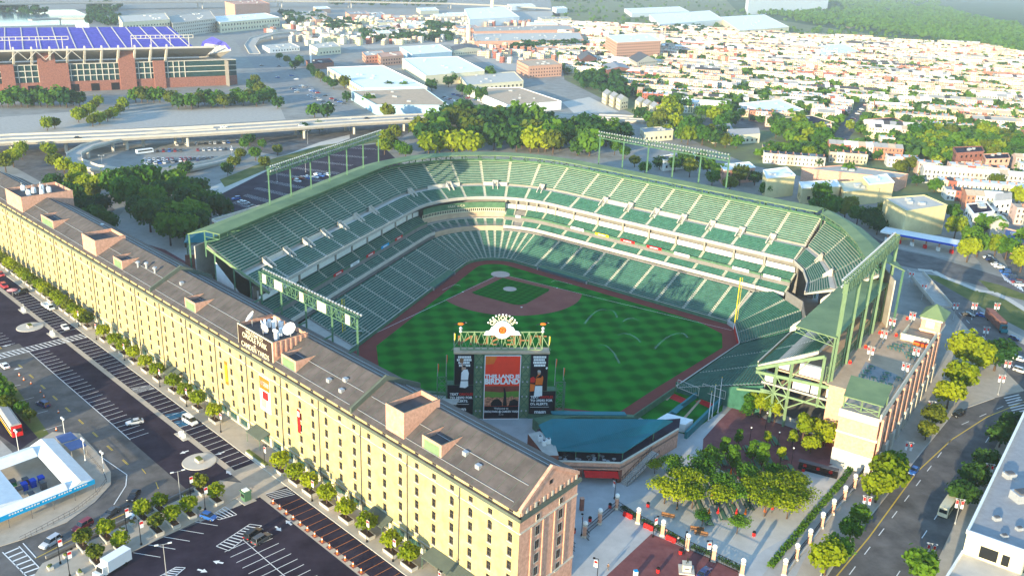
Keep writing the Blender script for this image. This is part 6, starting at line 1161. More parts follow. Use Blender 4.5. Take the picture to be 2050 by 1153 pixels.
for k in range(10): b = MB(); bbox(b, -69+8*k, -65.6+8*k, 168.9, 169.9, 0, 5.6, 'stone'); bbox(b, -68.9+8*k, -65.7+8*k, 168.9, 169.5, 5.6, 16.2, 'brick'); b.build('buttress', tb)
tw = MB(); bbox(tw, 1.6, 10.6, 163.6, 169.4, 16.9, 22, 'brick'); tw.build('corner_tower', tb)
b = MB(); bbox(b, 1.2, 11, 163.2, 169.8, 21.4, 22.2, 'stone'); bbox(b, 1.3, 10.9, 163.3, 169.7, 17.6, 18.1, 'stone'); bbox(b, 1.45, 1.6, 165, 167.6, 18.8, 21.1, 'cream'); b.build('tower_trim', tb)
b = MB(); c4 = [BB(.6, 162.6, 22.2), BB(.6, 170.4, 22.2), BB(11.6, 170.4, 22.2), BB(11.6, 162.6, 22.2)]; ap = BB(6.1, 166.5, 25.8)
for i in range(4): b.face([c4[i], c4[(i+1) % 4], ap], 'roof_green')
b.face(c4, 'steel_green'); b.build('tower_roof', tb)
b = MB(); bbox(b, -9.6, -9.2, 160, 168.4, 17, 19, 'cream'); bbox(b, -9.6, 1.6, 160, 160.4, 17, 18.6, 'cream'); b.build('parapet', tb)
b = MB(); c4 = [BB(-73.4, 159.4, 21.7), BB(-73.4, 169.4, 21.7), BB(-60.6, 168.6, 22.3), BB(-60.6, 157.8, 22.3)]; b.hull(c4, [p+Vector((0, 0, .3)) for p in c4], 'roof_green')
for a, n in ((-69.5, 159), (-69.5, 163.5), (-69.5, 168), (-61, 159), (-61, 168)): b.bar(BB(a, n, 16.9), BB(a, n, 21.9), .3, 'steel_pale')
for n0, n1 in ((159, 163.5), (163.5, 168)): b.bar(BB(-69.5, n0, 17), BB(-69.5, n1, 18.4), .15, 'steel_pale'); b.bar(BB(-69.5, n1, 17), BB(-69.5, n0, 18.4), .15, 'steel_pale'); b.bar(BB(-69.5, n0, 18.4), BB(-69.5, n1, 18.4), .2, 'steel_pale')
b.build('terrace_canopy', tb)
b = MB(); b.prism([BB(-58.5, 157.8).xy, BB(-58.5, 166.4).xy, BB(-39, 166).xy, BB(-35, 156).xy], 17.0, 17.04, 'grey'); b.build('floor_panel', tb)
for i, (a, n) in enumerate(((-39.1, 158.5), (-43.1, 158.4), (-47, 158.3), (-46.7, 161), (-41, 163.4), (-44.3, 163.5), (-47.9, 163.6), (-48.3, 166), (-42.2, 166.7), (-19.7, 159.7), (-20, 162.1), (-15.1, 162.7), (-21.4, 165), (-22.1, 167.2), (-14.7, 165.2), (-17, 160.5), (-18, 165.5), (-24, 166))):
    t = thing('terrace_table', 'round green table with stools on the roof terrace, %s from its near canopy' % nth(i), 'table', BB(a, n, 17.05), 0, 'tables on the roof terrace'); b = MB(); b.lathe((0, 0, 0), [(.1, 0), (.1, .7), (.75, .72), (.75, .78)], 'steel_green', 10); b.build('tabletop', t)
    for k in range(6): x, y = 1.15*math.cos(k*PI/3), 1.15*math.sin(k*PI/3); b = MB(); b.lathe((x, y, 0), [(.06, 0), (.06, .4), (.28, .42), (.28, .48)], 'roof_teal', 6); b.build('stool', t)
t = thing('bar_counter', 'bright orange counter at the end of the table terrace', 'counter', BB(-11.5, 166.4, 17.0), math.atan2(BN.y, BN.x)); b = MB(); b.box(-2, 2, -.5, .5, 0, 1.0, 'orange'); b.build('front', t); b = MB(); b.box(-2.1, 2.1, -.6, .6, 1.0, 1.1, 'red'); b.build('top', t)
for i, (a, n) in enumerate(((-33, 156.5), (-17, 156.5), (-39, 167.6), (-25, 167.6), (-4, 156), (6, 160))): street_lamp(BB(a, n, 17.0), 4.4, 'black lamp with two bright panels on the roof terrace, %s from the near canopy' % nth(i), 'twin', math.atan2(BN.y, BN.x), 'lamps on the roof terrace')
for i, (a, n) in enumerate(((-39.4, 152.6), (-24.3, 153.2), (-9.2, 153.8), (4, 154), (-8, 158.5), (10, 158))):
    t = thing('fire_pot', 'red barrel on the roof terrace, %s along the tower posts' % nth(i), 'barrel', BB(a, n, 17.0), 0, 'red barrels on the roof terrace'); b = MB(); b.lathe((0, 0, 0), [(.4, 0), (.5, .4), (.4, .9)], 'red', 9); b.build('body', t); b = MB(); b.lathe((0, 0, .9), [(.42, 0), (.2, .2)], 'orange', 9); b.build('lid', t)
b = MB()
for k in range(36): b.bar(BB(-57+1.7*k, 150.4, 17), BB(-57+1.7*k, 150.4, 21.5), .12, 'steel_pale')
for z in (17.3, 19.2, 21.5): b.bar(BB(-57, 150.4, z), BB(3, 150.4, z), .22, 'steel_pale')
tag(b.build('terrace_screen'), 'long pale green railing screen below the canopy beside the roof terrace', 'screen')
# ---------------------------------------------------------------- streets on the far side of the brick building
b = MB(); b.sheet(pg((1580, 1180), (1690, 955), (1745, 955), (1905, 700), (1925, 640), (1900, 600), (2100, 700), (2100, 900), (1950, 1180)), .016, 'sidewalk'); struct('pavement', b)
b = MB(); b.sheet(pg((1640, 1175), (1690, 1100), (1800, 960), (1910, 825), (1990, 797), (2100, 770), (2100, 840), (2010, 862), (1905, 1060), (1850, 1180)), .03, 'asphalt'); b.sheet(pg((1846, 562), (1890, 600), (1935, 655), (1990, 720), (2100, 830), (2100, 715), (2030, 680), (1930, 590), (1862, 556)), .026, 'asphalt'); b.sheet(pg((1740, 470), (1800, 500), (1870, 515), (1960, 541), (2100, 585), (2100, 612), (1960, 572), (1850, 542), (1770, 525)), .028, 'asphalt'); b.sheet(pg((2000, 500), (2030, 500), (2100, 565), (2100, 590), (2040, 580)), .024, 'asphalt'); struct('street', b)
mk = MB(); c = [(1652, 1180), (1740, 1075), (1835, 945), (1905, 880), (1975, 835), (2060, 800)]
for i in range(5): mk.line(G(*c[i]), G(*c[i+1]), .3, .06, 'paint_yellow')
for a, q, n in (((1700, 1150), (1915, 865), 9), ((1790, 1160), (1990, 860), 9), ((1925, 850), (2060, 790), 4), ((1905, 612), (2040, 745), 8)):
    p, e = G(*a), G(*q)
    for k in range(n): mk.line(p.lerp(e, k/n), p.lerp(e, k/n+.4/n), .2, .06, 'paint_white')
for k in range(9): mk.line(G(2010+3*k, 797+5*k), G(2040+3*k, 790+5*k), .5, .06, 'paint_white')
for k in range(8): mk.line(G(2005+5*k, 548+3*k), G(2013+5*k, 562+3*k), .6, .06, 'paint_white')
struct('road_markings', mk)
b = MB()
kp = [G(u, v) for u, v in ((1640, 1175), (1690, 1100), (1800, 960), (1910, 825), (1990, 797))]
for i in range(4): b.bar(kp[i]+Vector((0, 0, .08)), kp[i+1]+Vector((0, 0, .08)), .3, 'concrete_light', .16)
struct('kerb', b)
b = MB(); b.sheet(pg((1848, 548), (1880, 553), (1960, 582), (2070, 620), (2070, 672), (1990, 630), (1925, 592)), .04, 'lawn'); b.sheet(pg((1958, 560), (2000, 570), (2060, 592), (2060, 604), (1985, 585)), .04, 'lawn'); struct('verge', b)
b = MB(); pp = [(1838, 540), (1868, 543), (1892, 556), (1925, 568), (1958, 582), (1990, 586), (2020, 600), (2060, 625)]
for i in range(7): b.line(G(*pp[i]), G(*pp[i+1]), 3.2, .07+.002*i, 'concrete_light')
struct('path', b)
b = MB(); p, q = G(1832, 545, 4.5), G(1888, 612, 4.5); d = (q-p).normalized(); n = Vector((d.y, -d.x, 0))*3.2
b.hull([p-n, p+n, p+n-Vector((0, 0, .8)), p-n-Vector((0, 0, .8))], [q-n, q+n, q+n-Vector((0, 0, .8)), q-n-Vector((0, 0, .8))], 'concrete')
fbt = thing('footbridge', 'raised pale concrete footbridge leading to the brick corner tower', 'footbridge'); b.build('deck', fbt)
for s in (-1, 1): b = MB(); b.bar(p+n*s+Vector((0, 0, .55)), q+n*s+Vector((0, 0, .55)), .3, 'concrete_light', 1.1); b.build('parapet', fbt)
for k in (.1, .5, .9): r = p.lerp(q, k); b = MB(); b.box(r.x-.6, r.x+.6, r.y-.6, r.y+.6, 0, 3.7, 'concrete'); b.build('pier', fbt)
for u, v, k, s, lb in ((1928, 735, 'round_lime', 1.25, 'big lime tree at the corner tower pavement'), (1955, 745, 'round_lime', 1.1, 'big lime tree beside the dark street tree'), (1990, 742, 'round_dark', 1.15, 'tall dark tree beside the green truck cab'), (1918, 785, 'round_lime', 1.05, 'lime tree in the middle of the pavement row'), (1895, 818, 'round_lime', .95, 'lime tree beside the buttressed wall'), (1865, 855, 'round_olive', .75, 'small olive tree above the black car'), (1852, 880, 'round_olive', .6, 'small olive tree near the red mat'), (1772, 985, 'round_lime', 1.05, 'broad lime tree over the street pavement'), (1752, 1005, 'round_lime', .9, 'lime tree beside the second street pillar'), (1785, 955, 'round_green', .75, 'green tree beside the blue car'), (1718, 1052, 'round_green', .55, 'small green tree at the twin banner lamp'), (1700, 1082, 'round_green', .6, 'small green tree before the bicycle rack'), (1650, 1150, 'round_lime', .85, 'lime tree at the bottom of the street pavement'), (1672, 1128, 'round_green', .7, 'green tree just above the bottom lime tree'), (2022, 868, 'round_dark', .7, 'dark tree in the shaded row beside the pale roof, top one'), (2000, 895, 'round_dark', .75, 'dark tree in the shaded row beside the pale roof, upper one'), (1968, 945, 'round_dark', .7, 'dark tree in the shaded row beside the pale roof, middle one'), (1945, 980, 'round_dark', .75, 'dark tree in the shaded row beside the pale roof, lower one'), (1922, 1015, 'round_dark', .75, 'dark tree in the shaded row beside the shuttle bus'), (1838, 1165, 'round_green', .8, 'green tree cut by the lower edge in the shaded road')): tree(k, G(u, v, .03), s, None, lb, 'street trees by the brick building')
for i, (u, v) in enumerate(((1728, 1042), (1643, 1155), (1812, 930), (1858, 845), (1972, 975), (1912, 1048), (1855, 1140), (1998, 790), (1968, 690), (2010, 760), (1908, 640), (1945, 640), (1820, 575), (1990, 640), (1845, 600))): street_lamp(G(u, v, .04), 7, 'lamp post with two red and white banners, %s along the street from the fence' % nth(i), 'twin', math.atan2(BN.y, BN.x)+.3, 'twin banner lamps along the street')
sa = math.atan2((G(1910, 825)-G(1690, 1100)).y, (G(1910, 825)-G(1690, 1100)).x)
for kind, pt, u, v, a, lb in (('suv', 'black', 1918, 832, sa-.3+PI, 'black car rounding the kerb of the street'), ('sedan', 'blue', 1829, 945, sa+PI, 'blue car waiting beside the pavement tree'), ('sedan', 'blue', 2027, 714, -1.0, 'blue car beside the white car on the upper street'), ('sedan', 'white car', 2042, 722, -1.0, 'white car beside the blue car on the upper street'), ('suv', 'silver', 2043, 745, -1.0, 'silver car nearest on the upper street'), ('hatch', 'navy', 2030, 680, -1.0, 'navy car behind the red truck'), ('sedan', 'blue', 1966, 634, -.9, 'light blue car behind the long red truck'), ('sedan', 'black', 1938, 632, -.9, 'black car under the banner lamp on the upper street'), ('suv', 'dark grey', 1735, 905, 0, 'dark car parked tight against the buttressed wall')):
    car(kind, pt, G(u, v), a, lb, 'cars on the far street')
truck('box_truck', 'long dark red trailer truck with a green cab on the upper street', G(1993, 652), math.atan2((G(2015, 672)-G(1972, 630)).y, (G(2015, 672)-G(1972, 630)).x), 17, 2.6, 4.0, 'roof_teal', 'brick_red', 3.0)
bs = thing('shuttle_bus', 'cream shuttle bus in the shade under the dark street trees', 'bus', G(1893, 1025, .03), sa+PI); b = MB(); b.hull([(-4, -1.2, .5), (3.6, -1.2, .5), (3.6, 1.2, .5), (-4, 1.2, .5)], [(-3.9, -1.1, 2.9), (3.3, -1.1, 2.9), (3.3, 1.1, 2.9), (-3.9, 1.1, 2.9)], 'cream'); b.build('body', bs)
b = MB(); b.box(-3.6, 2.6, -1.18, 1.18, 1.5, 2.4, 'car_glass'); b.box(3.35, 3.55, -.9, .9, 1.5, 2.4, 'car_glass'); b.build('window', bs)
for x in (-2.4, 2.3):
    for s in (-1, 1): b = MB(); b.tube((x, s*.95, .45), (x, s*1.21, .45), .45, 'tyre'); b.build('wheel', bs)
# white roofed building cut by the corner
wbq = thing('white_building', 'white flat roofed building cut off by the lower corner', 'building'); e0, e1 = Vector((42.5, -226, 0)), Vector((150, -135, 0)); nx = Vector((.65, -.76, 0))
W0, W1 = Vector((53, -218, 0)), e1
b = MB(); b.prism([W0.xy, W1.xy, (W1+nx*70).xy, (W0+nx*70).xy], 0, 15.4, 'cream', 'grey'); b.build('wall', wbq); b = MB()
for p, q in ((W0, W1), (W0, W0+nx*70)): b.bar(p+Vector((0, 0, 15.8)), q+Vector((0, 0, 15.8)), .5, 'white', .9)
b.build('parapet', wbq); b = MB(); b.prism([e0.xy, (W0-BX*.1).xy, (W0-BX*.1+nx*70).xy, (e0+nx*70).xy], 0, 10.5, 'white', 'concrete_light'); b.bar(e0+Vector((0, 0, 10.9)), W0+Vector((0, 0, 10.9)), .4, 'white', .8); b.bar(e0+Vector((0, 0, 10.9)), e0+nx*70+Vector((0, 0, 10.9)), .4, 'white', .8); b.build('lower_wing', wbq)
for k, (w, h) in enumerate(((3.4, 2.6), (1.4, 2.4), (1.4, 2.4))): p = W0+nx*(3+4.2*k)-BX*.12; b = MB(); b.hull([p+Vector((0, 0, 11.2)), p+nx*w+Vector((0, 0, 11.2)), p+nx*w+Vector((0, 0, 11.2+h)), p+Vector((0, 0, 11.2+h))], [x-BX*.1 for x in (p+Vector((0, 0, 11.2)), p+nx*w+Vector((0, 0, 11.2)), p+nx*w+Vector((0, 0, 11.2+h)), p+Vector((0, 0, 11.2+h)))], 'glass'); b.build('window', wbq)
for i, (u, v, s) in enumerate(((2020, 955, 1.3), (2045, 1000, 2.2), (1995, 1040, .8), (2040, 1060, .7), (2010, 1075, .7))): p = G(u, v, 15.4); b = MB(); b.box(p.x-s, p.x+s, p.y-s*.7, p.y+s*.7, 15.4, 15.4+s*.9, 'metal'); b.box(p.x-s*.7, p.x+s*.7, p.y-s*.5, p.y+s*.5, 15.4+s*.9, 15.5+s, 'grey_dark'); b.build('roof_unit', wbq)
# petrol station canopy
gs_ = thing('petrol_station', 'long flat petrol station canopy with a white top and a red, yellow and blue edge', 'petrol station'); p, q = G(1768, 458, 5.5), G(1921, 486, 5.5); d = (q-p).normalized(); n = Vector((d.y, -d.x, 0))*5
b = MB(); b.hull([p-n, p+n, p+n-Vector((0, 0, .25)), p-n-Vector((0, 0, .25))], [q-n, q+n, q+n-Vector((0, 0, .25)), q-n-Vector((0, 0, .25))], 'white'); b.build('canopy', gs_)
for a, c, m in ((0, .16, 'white'), (.16, .2, 'red'), (.2, .26, 'yellow'), (.26, 1, 'blue')):
    x, y = p.lerp(q, a)+n*1.01, p.lerp(q, c)+n*1.01; b = MB(); b.hull([x-Vector((0, 0, .9)), x, x+n*.02, x+n*.02-Vector((0, 0, .9))], [y-Vector((0, 0, .9)), y, y+n*.02, y+n*.02-Vector((0, 0, .9))], m); b.build('fascia', gs_)
for k in range(6): r = p.lerp(q, .08+.17*k); b = MB(); b.box(r.x-.3, r.x+.3, r.y-.3, r.y+.3, 0, 5.2, 'brick'); b.build('column', gs_); b = MB(); r = r+n*.3; b.box(r.x-.5, r.x+.5, r.y-.9, r.y+.9, 0, 1.8, 'red' if k % 2 else 'white'); b.build('fuel_pump', gs_)
b = MB(); b.sheet(pg((1850, 468), (1930, 490), (1965, 530), (1880, 515), (1790, 495), (1770, 480)), .02, 'concrete'); struct('forecourt', b)
# things at the near end of the first base stands
t = thing('pavilion', 'small open pavilion with a teal pyramid roof on a brick base by the stands', 'pavilion'); c_ = G(405, 500, 12); b = MB(); b.box(c_.x-6, c_.x+6, c_.y-6, c_.y+6, 0, 12, 'brick_red', 'concrete'); b.build('base', t); b = MB()
for sx in (-5, 5):
    for sy in (-5, 5): b.bar((c_.x+sx, c_.y+sy, 12), (c_.x+sx, c_.y+sy, 17), .4, 'steel_green')
for s in (-5, 5): b.bar((c_.x+s, c_.y-5, 13.2), (c_.x+s, c_.y+5, 13.2), .2, 'steel_green'); b.bar((c_.x-5, c_.y+s, 13.2), (c_.x+5, c_.y+s, 13.2), .2, 'steel_green')
b.build('post', t); b = MB(); b.hull([(c_.x+x, c_.y+y, 16.8) for x, y in ((-6, -6), (6, -6), (6, 6), (-6, 6))], [(c_.x+x, c_.y+y, 20.0) for x, y in ((-.2, -3), (.2, -3), (.2, 3), (-.2, 3))], 'roof_teal'); b.build('roof', t)
t = thing('gate_building', 'brick entrance block with a pale flat roof behind the first base stands', 'building'); q = [G(*k, 16) for k in ((425, 443), (520, 415), (560, 425), (470, 470))]; b = MB(); b.prism([x.xy for x in q], 0, 16, 'brick_dark', 'concrete_light'); b.build('wall', t); b = MB()
for i in range(4): b.bar(q[i]+Vector((0, 0, .5)), q[(i+1) % 4]+Vector((0, 0, .5)), .6, 'stone', 1.0)
b.build('parapet', t)
for i, (s, y) in enumerate(((272, -27), (258, -28), (240, -28), (226, -29), (212, -29))): street_lamp(WH(s, y, .04), 5, 'black lamp on the red walk behind the warehouse, %s from the stands' % nth(4-i), 'banner', WA, 'lamps on the red walk')

# the hotel tower that shades the street: it stands just outside the picture
t = thing('hotel_tower', 'tall pale hotel tower standing behind the camera beside the street', 'tower', (-4, -290, 0), R(45)); b = MB(); b.box(-18, 18, -40, -.5, 0, 62, 'cream', 'grey'); b.build('wall', t); b = MB()
for f in range(17): b.box(-17, 17, -.5, -.42, 2+3.5*f, 4+3.5*f, 'glass'); b.box(18, 18.1, -39, -1, 2+3.5*f, 4+3.5*f, 'glass')
b.build('window_band', t)
mat('yard_ground', (.20, .19, .13), .95, .4, .03, col2=(.14, .17, .06)); mat('hill_green', (.05, .09, .03), .95, .4, .01)
# ---------------------------------------------------------------- elevated highway, ramp, lots, stadium, big buildings
b = MB(); b.sheet(pg((430, 395), (560, 330), (640, 300), (760, 288), (805, 330), (700, 365), (560, 420), (440, 430)), .03, 'asphalt_dark'); b.sheet(pg((160, 330), (190, 300), (300, 283), (500, 278), (490, 318), (400, 338), (300, 346), (215, 344)), .03, 'asphalt_old'); b.sheet(pg((-40, 238), (180, 222), (320, 222), (560, 213), (572, 240), (-40, 275)), .02, 'concrete'); b.sheet(pg((470, 82), (512, 76), (560, 125), (645, 188), (735, 222), (690, 226), (575, 205), (520, 150)), .03, 'lane'); b.sheet(pg((400, 385), (480, 350), (560, 315), (640, 285), (700, 270), (700, 278), (560, 330), (430, 398)), .025, 'concrete_light'); b.sheet(pg((880, 215), (1000, 195), (1060, 215), (1000, 232)), .02, 'asphalt_old'); b.sheet(pg((1125, 205), (1180, 195), (1240, 225), (1150, 228)), .02, 'concrete_light'); b.sheet(pg((1660, 275), (1720, 210), (1738, 205), (1745, 212), (1700, 278), (1760, 290), (1750, 300), (1640, 285)), .02, 'asphalt'); b.sheet(pg((540, 80), (655, 110), (690, 125), (640, 135), (560, 110)), .02, 'asphalt_old'); b.sheet(pg((1350, 235), (1480, 238), (1560, 250), (1540, 262), (1400, 250)), .02, 'asphalt'); b.sheet(pg((-60, 290), (490, 266), (760, 248), (840, 252), (790, 285), (640, 290), (560, 312), (490, 300), (300, 282), (190, 296), (140, 312), (-60, 340)), .018, 'asphalt'); b.sheet(pg((20, 330), (60, 300), (110, 300), (150, 350), (230, 420), (210, 440), (110, 380)), .022, 'asphalt'); b.sheet(pg((560, 60), (1120, 20), (1140, 150), (1000, 140), (900, 90), (700, 100)), .012, 'concrete'); b.sheet(pg((1100, -12), (2200, -12), (2200, 350), (1900, 420), (1500, 330), (1290, 240), (1130, 160)), .012, 'yard_ground'); struct('distant_lots_and_shade', b)  # sheet beneath the viaduct paints in its shadow along with the dark trackbed
b = MB(); b.sheet(pg((1440, -14), (2200, -14), (2200, 150), (1900, 92), (1640, 54), (1480, 28)), .05, 'hill_green'); b.sheet(pg((1740, 50), (1760, 46), (1790, 52), (1765, 57)), .08, 'lawn'); b.sheet(pg((1890, 40), (1915, 44), (1930, 62), (1905, 58)), .08, 'lawn'); b.sheet(pg((1680, 52), (1730, 54), (1700, 58)), .08, 'tan'); struct('hillside', b)
b = MB(); b.sheet(pg((230, 470), (330, 500), (400, 540), (440, 560), (420, 500), (380, 470), (260, 410), (240, 430)), .035, 'concrete'); b.sheet(pg((440, 360), (540, 320), (640, 292), (760, 276), (765, 284), (640, 302), (545, 335), (450, 375)), .035, 'lawn'); struct('verge', b)
b = MB(); b.sheet(pg((-300, 60), (170, 50), (185, 35), (150, 20), (-300, 25)), .05, 'grey'); w = struct('water', b); mat('river', (.10, .16, .20), .12, .1, .02, spec=.6); w.data.materials.clear(); w.data.materials.append(MATS['river'])
mk = MB(); a0, a1 = G(560, 345), G(790, 318)
for r_ in range(9):
    p, q = G(470+22*r_, 405-14*r_), G(540+28*r_, 428-16*r_)
    n = 24
    for k in range(n): x = p.lerp(q, k/n); d = Vector((.53, .85, 0)); mk.line(x-d*2.4, x+d*2.4, .16, .05, 'paint_white')
struct('parking_lines', mk)
def viaduct(name, lab, pts, w, z0=None, rail='concrete_light'):
    t = thing(name, lab, 'elevated road'); P = [G(u, v, z) for u, v, z in pts]; N = []
    for i in range(len(P)): d = (P[min(i+1, len(P)-1)]-P[max(i-1, 0)]); N.append(Vector((d.y, -d.x, 0)).normalized())
    b = MB()
    for i in range(len(P)-1):
        r = lambda j: [P[j]-N[j]*w/2, P[j]+N[j]*w/2, P[j]+N[j]*(w/2-.6)-Vector((0, 0, 1.5)), P[j]-N[j]*(w/2-.6)-Vector((0, 0, 1.5))]
        b.hull(r(i), r(i+1), 'concrete', i in (0, len(P)-2))
    b.build('deck', t); b = MB()
    for i in range(len(P)-1):
        for s in (-1, 1): r = lambda j: [P[j]+N[j]*s*(w/2-.4)+Vector((0, 0, .01)), P[j]+N[j]*s*(w/2)+Vector((0, 0, .01)), P[j]+N[j]*s*(w/2)+Vector((0, 0, 1.15)), P[j]+N[j]*s*(w/2-.4)+Vector((0, 0, 1.15))]; b.hull(r(i), r(i+1), rail)
    b.build('parapet', t)
    for i in range(1, len(P)-1):
        if P[i].z > 3.2:
            for s in ((-.3, .3) if w > 15 else (0,)): b = MB(); q = P[i]+N[i]*w*s; b.tube((q.x, q.y, 0), (q.x, q.y, P[i].z-1.4), 1.0, 'concrete_light'); b.build('pier', t)
    return P, N
VP, VN = viaduct('viaduct', 'long pale elevated highway crossing behind the ballpark', [(-120, 288, 8.5), (20, 279, 8.5), (130, 275, 8.5), (250, 270, 8.5), (370, 264, 8.5), (490, 257, 8.5), (600, 250, 8.5), (700, 243, 8.3), (800, 238, 8), (920, 233, 7), (1050, 232, 5), (1180, 235, 3), (1290, 240, 1.2), (1400, 250, .5)], 26)
b = MB()
for i in range(len(VP)-2): b.bar(VP[i]+Vector((0, 0, .45)), VP[i+1]+Vector((0, 0, .45)), .6, 'concrete_light', .9)
tag(b.build('median_barrier'), 'pale barrier running down the middle of the elevated highway', 'barrier')
viaduct('ramp', 'curved concrete ramp looping down from the elevated highway around a car park', [(430, 259, 8.4), (350, 264, 8.2), (285, 271, 7.8), (225, 281, 7.3), (175, 294, 6.8), (148, 309, 6.2), (150, 323, 5.6), (185, 336, 5.0), (240, 344, 4.3), (310, 345, 3.4), (380, 336, 2.4), (435, 324, 1.4), (485, 308, .4)], 8.5)
viaduct('far_highway', 'thin far elevated highway across the top of the picture', [(-200, 12, 14), (50, 8, 14), (200, 6, 14), (400, 4, 14), (560, 3, 14), (700, 4, 14), (900, 8, 12), (1000, 12, 10), (1100, 18, 6)], 30, rail='concrete')
viaduct('far_bridge', 'low far bridge over the water', [(60, 40, 6), (120, 38, 6), (175, 38, 6)], 12); viaduct('distant_ramp', 'far ramp curving past the purple seats down to the wide avenue', [(600, 62, 9), (545, 68, 8), (510, 78, 6), (500, 92, 3), (510, 108, .5)], 14)
b = MB()
cc = 0
def lot_cars(rows, lab, grp):
    global cc
    for (u0, v0, u1, v1, n, gap) in rows:
        p, q = G(u0, v0), G(u1, v1); d = q-p; a = math.atan2(d.y, d.x)+PI/2
        for k in range(n):
            if rnd.random() < gap: continue
            x = p.lerp(q, (k+.5)/n); pt = rnd.choice(['white car', 'silver', 'black', 'dark grey', 'navy', 'grey car', 'silver', 'white car', 'dark red', 'blue'])
            cc += 1; i = lot_cars.n.get(lab, 0); lot_cars.n[lab] = i+1
            far_car(pt, x, a+(PI if rnd.random() < .5 else 0), '%s %s, %s there' % (pt if pt.endswith('car') else pt+' car', lab, nth(i)), grp)
lot_cars.n = {}
lot_cars([(275, 306, 480, 300, 18, .25), (285, 322, 430, 318, 16, .1), (285, 327, 400, 322, 13, .3), (270, 332, 350, 326, 9, .35), (330, 293, 480, 286, 16, .3)], 'parked inside the ramp loop', 'cars in the lot inside the ramp loop')
lot_cars([(470, 398, 520, 424, 8, .45), (540, 372, 640, 350, 9, .4), (590, 366, 660, 350, 6, .3)], 'in the dark lot by the light posts', 'cars in the dark striped lot')
lot_cars([(585, 178, 680, 218, 14, .25), (600, 172, 700, 214, 14, .25), (520, 130, 600, 190, 9, .4), (540, 120, 630, 188, 10, .45)], 'on the wide avenue', 'cars on the wide avenue')
lot_cars([(885, 195, 950, 216, 10, .2), (905, 190, 985, 210, 11, .3), (1480, 240, 1530, 246, 4, .3), (1690, 258, 1735, 210, 10, .4), (1930, 420, 2040, 440, 12, .35), (1975, 515, 2045, 575, 12, .25), (1800, 470, 1900, 486, 8, .4)], 'in the lots among the houses', 'cars among the houses')
for i, (t, u, v, m) in enumerate(((.17, 0, 0, 'black'), (.36, 0, 0, 'white car'), (.46, 0, 0, 'white car'), (.57, 0, 0, 'black'), (.62, 0, 0, 'dark grey'))):
    k = t*(len(VP)-1); j = int(k); p = VP[j].lerp(VP[j+1], k-j)+VN[j]*(-6 if i % 2 else 6); o = far_car(m, p, math.atan2((VP[j+1]-VP[j]).y, (VP[j+1]-VP[j]).x), '%s car driving on the elevated highway, %s from its near end' % (m.replace(' car', ''), nth(i)), 'cars on the elevated highway'); o.location.z = p.z+.02
t = thing('shuttle_bus', 'white coach parked inside the ramp loop', 'bus', G(290, 308, .05), R(35)); b = MB(); b.hull([(-5.5, -1.25, .5), (5.5, -1.25, .5), (5.5, 1.25, .5), (-5.5, 1.25, .5)], [(-5.4, -1.2, 3.1), (5.2, -1.2, 3.1), (5.2, 1.2, 3.1), (-5.4, 1.2, 3.1)], 'white'); b.build('body', t); b = MB(); b.box(-5, 4.6, -1.26, 1.26, 1.7, 2.6, 'car_glass'); b.build('window', t)
for i, (u, v) in enumerate(((206, 342), (308, 378), (616, 288), (1040, 210), (372, 353), (465, 322), (655, 268), (700, 262), (555, 365), (612, 345))): street_lamp(G(u, v, .04), 9, 'pale twin head lamp mast in the highway lots, %s from the far corner' % nth(i), 'head', R(20*i), 'masts around the lots')
# second stadium far behind
ms = thing('stadium', 'far football stadium with purple seats behind brick and glass walls', 'stadium'); A0 = Vector((-345, 470, 0)); sx = (Vector((-150, 560, 0))-Vector((-320, 500, 0))).normalized(); sx = Vector((.93, .37, 0)).normalized(); sn = Vector((-sx.y, sx.x, 0)); o = G(0, 190)-sx*30
def SP(a, n, z): p = o+sx*a+sn*n; return Vector((p.x, p.y, z))
def sbox(b, a0, a1, n0, n1, z0, z1, m, mt=None): b.hull([SP(a0, n0, z0), SP(a1, n0, z0), SP(a1, n1, z0), SP(a0, n1, z0)], [SP(a0, n0, z1), SP(a1, n0, z1), SP(a1, n1, z1), SP(a0, n1, z1)], m, True, mt)
LM = (G(485, 172)-G(0, 190)).length+28
b = MB(); sbox(b, -60, LM, 0, 22, 0, 24, 'glass_teal', 'concrete'); b.build('glass_wall', ms)
b = MB(); sbox(b, -60, LM, -.8, 0, 0, 9, 'brick_red')
for a in (33, 62, 76, 128, 158): sbox(b, a, a+(14 if a in (62, 128) else 10), -2.5, 0, 0, 34 if a in (62, 128) else 25, 'brick_red')
b.build('brick_wall', ms); b = MB()
for k in range(48): sbox(b, -58+k*5.2, -57.4+k*5.2, -.7, 0, 9, 24, 'concrete_light')
for z in (13.5, 18.5, 23.6): sbox(b, -60, LM, -.75, 0, z, z+.7, 'concrete_light')
b.build('mullion', ms); b = MB()
for k in range(12): b = MB(); sbox(b, -50+k*17, -43+k*17, -.95, -.8, .2, 6.5, 'black'); b.build('arch_opening', ms)
zz = lambda a, n, v: zat(SP(a, n, 0).x, SP(a, n, 0).y, v)
zq = zz(80, -8, 100); zr0 = zz(80, -6, 80); zr1 = zr0+2.6
for k in range(16):
    a = -40+14*k
    if a < LM-15: b = MB(); b.bar(SP(a, 2, 24), SP(a, -8, zq), 1.6, 'concrete_light', 2.6); b.bar(SP(a, -8, zq), SP(a, -7, zq+2.5), 1.2, 'concrete_light', 1.6); b.build('raker', ms)
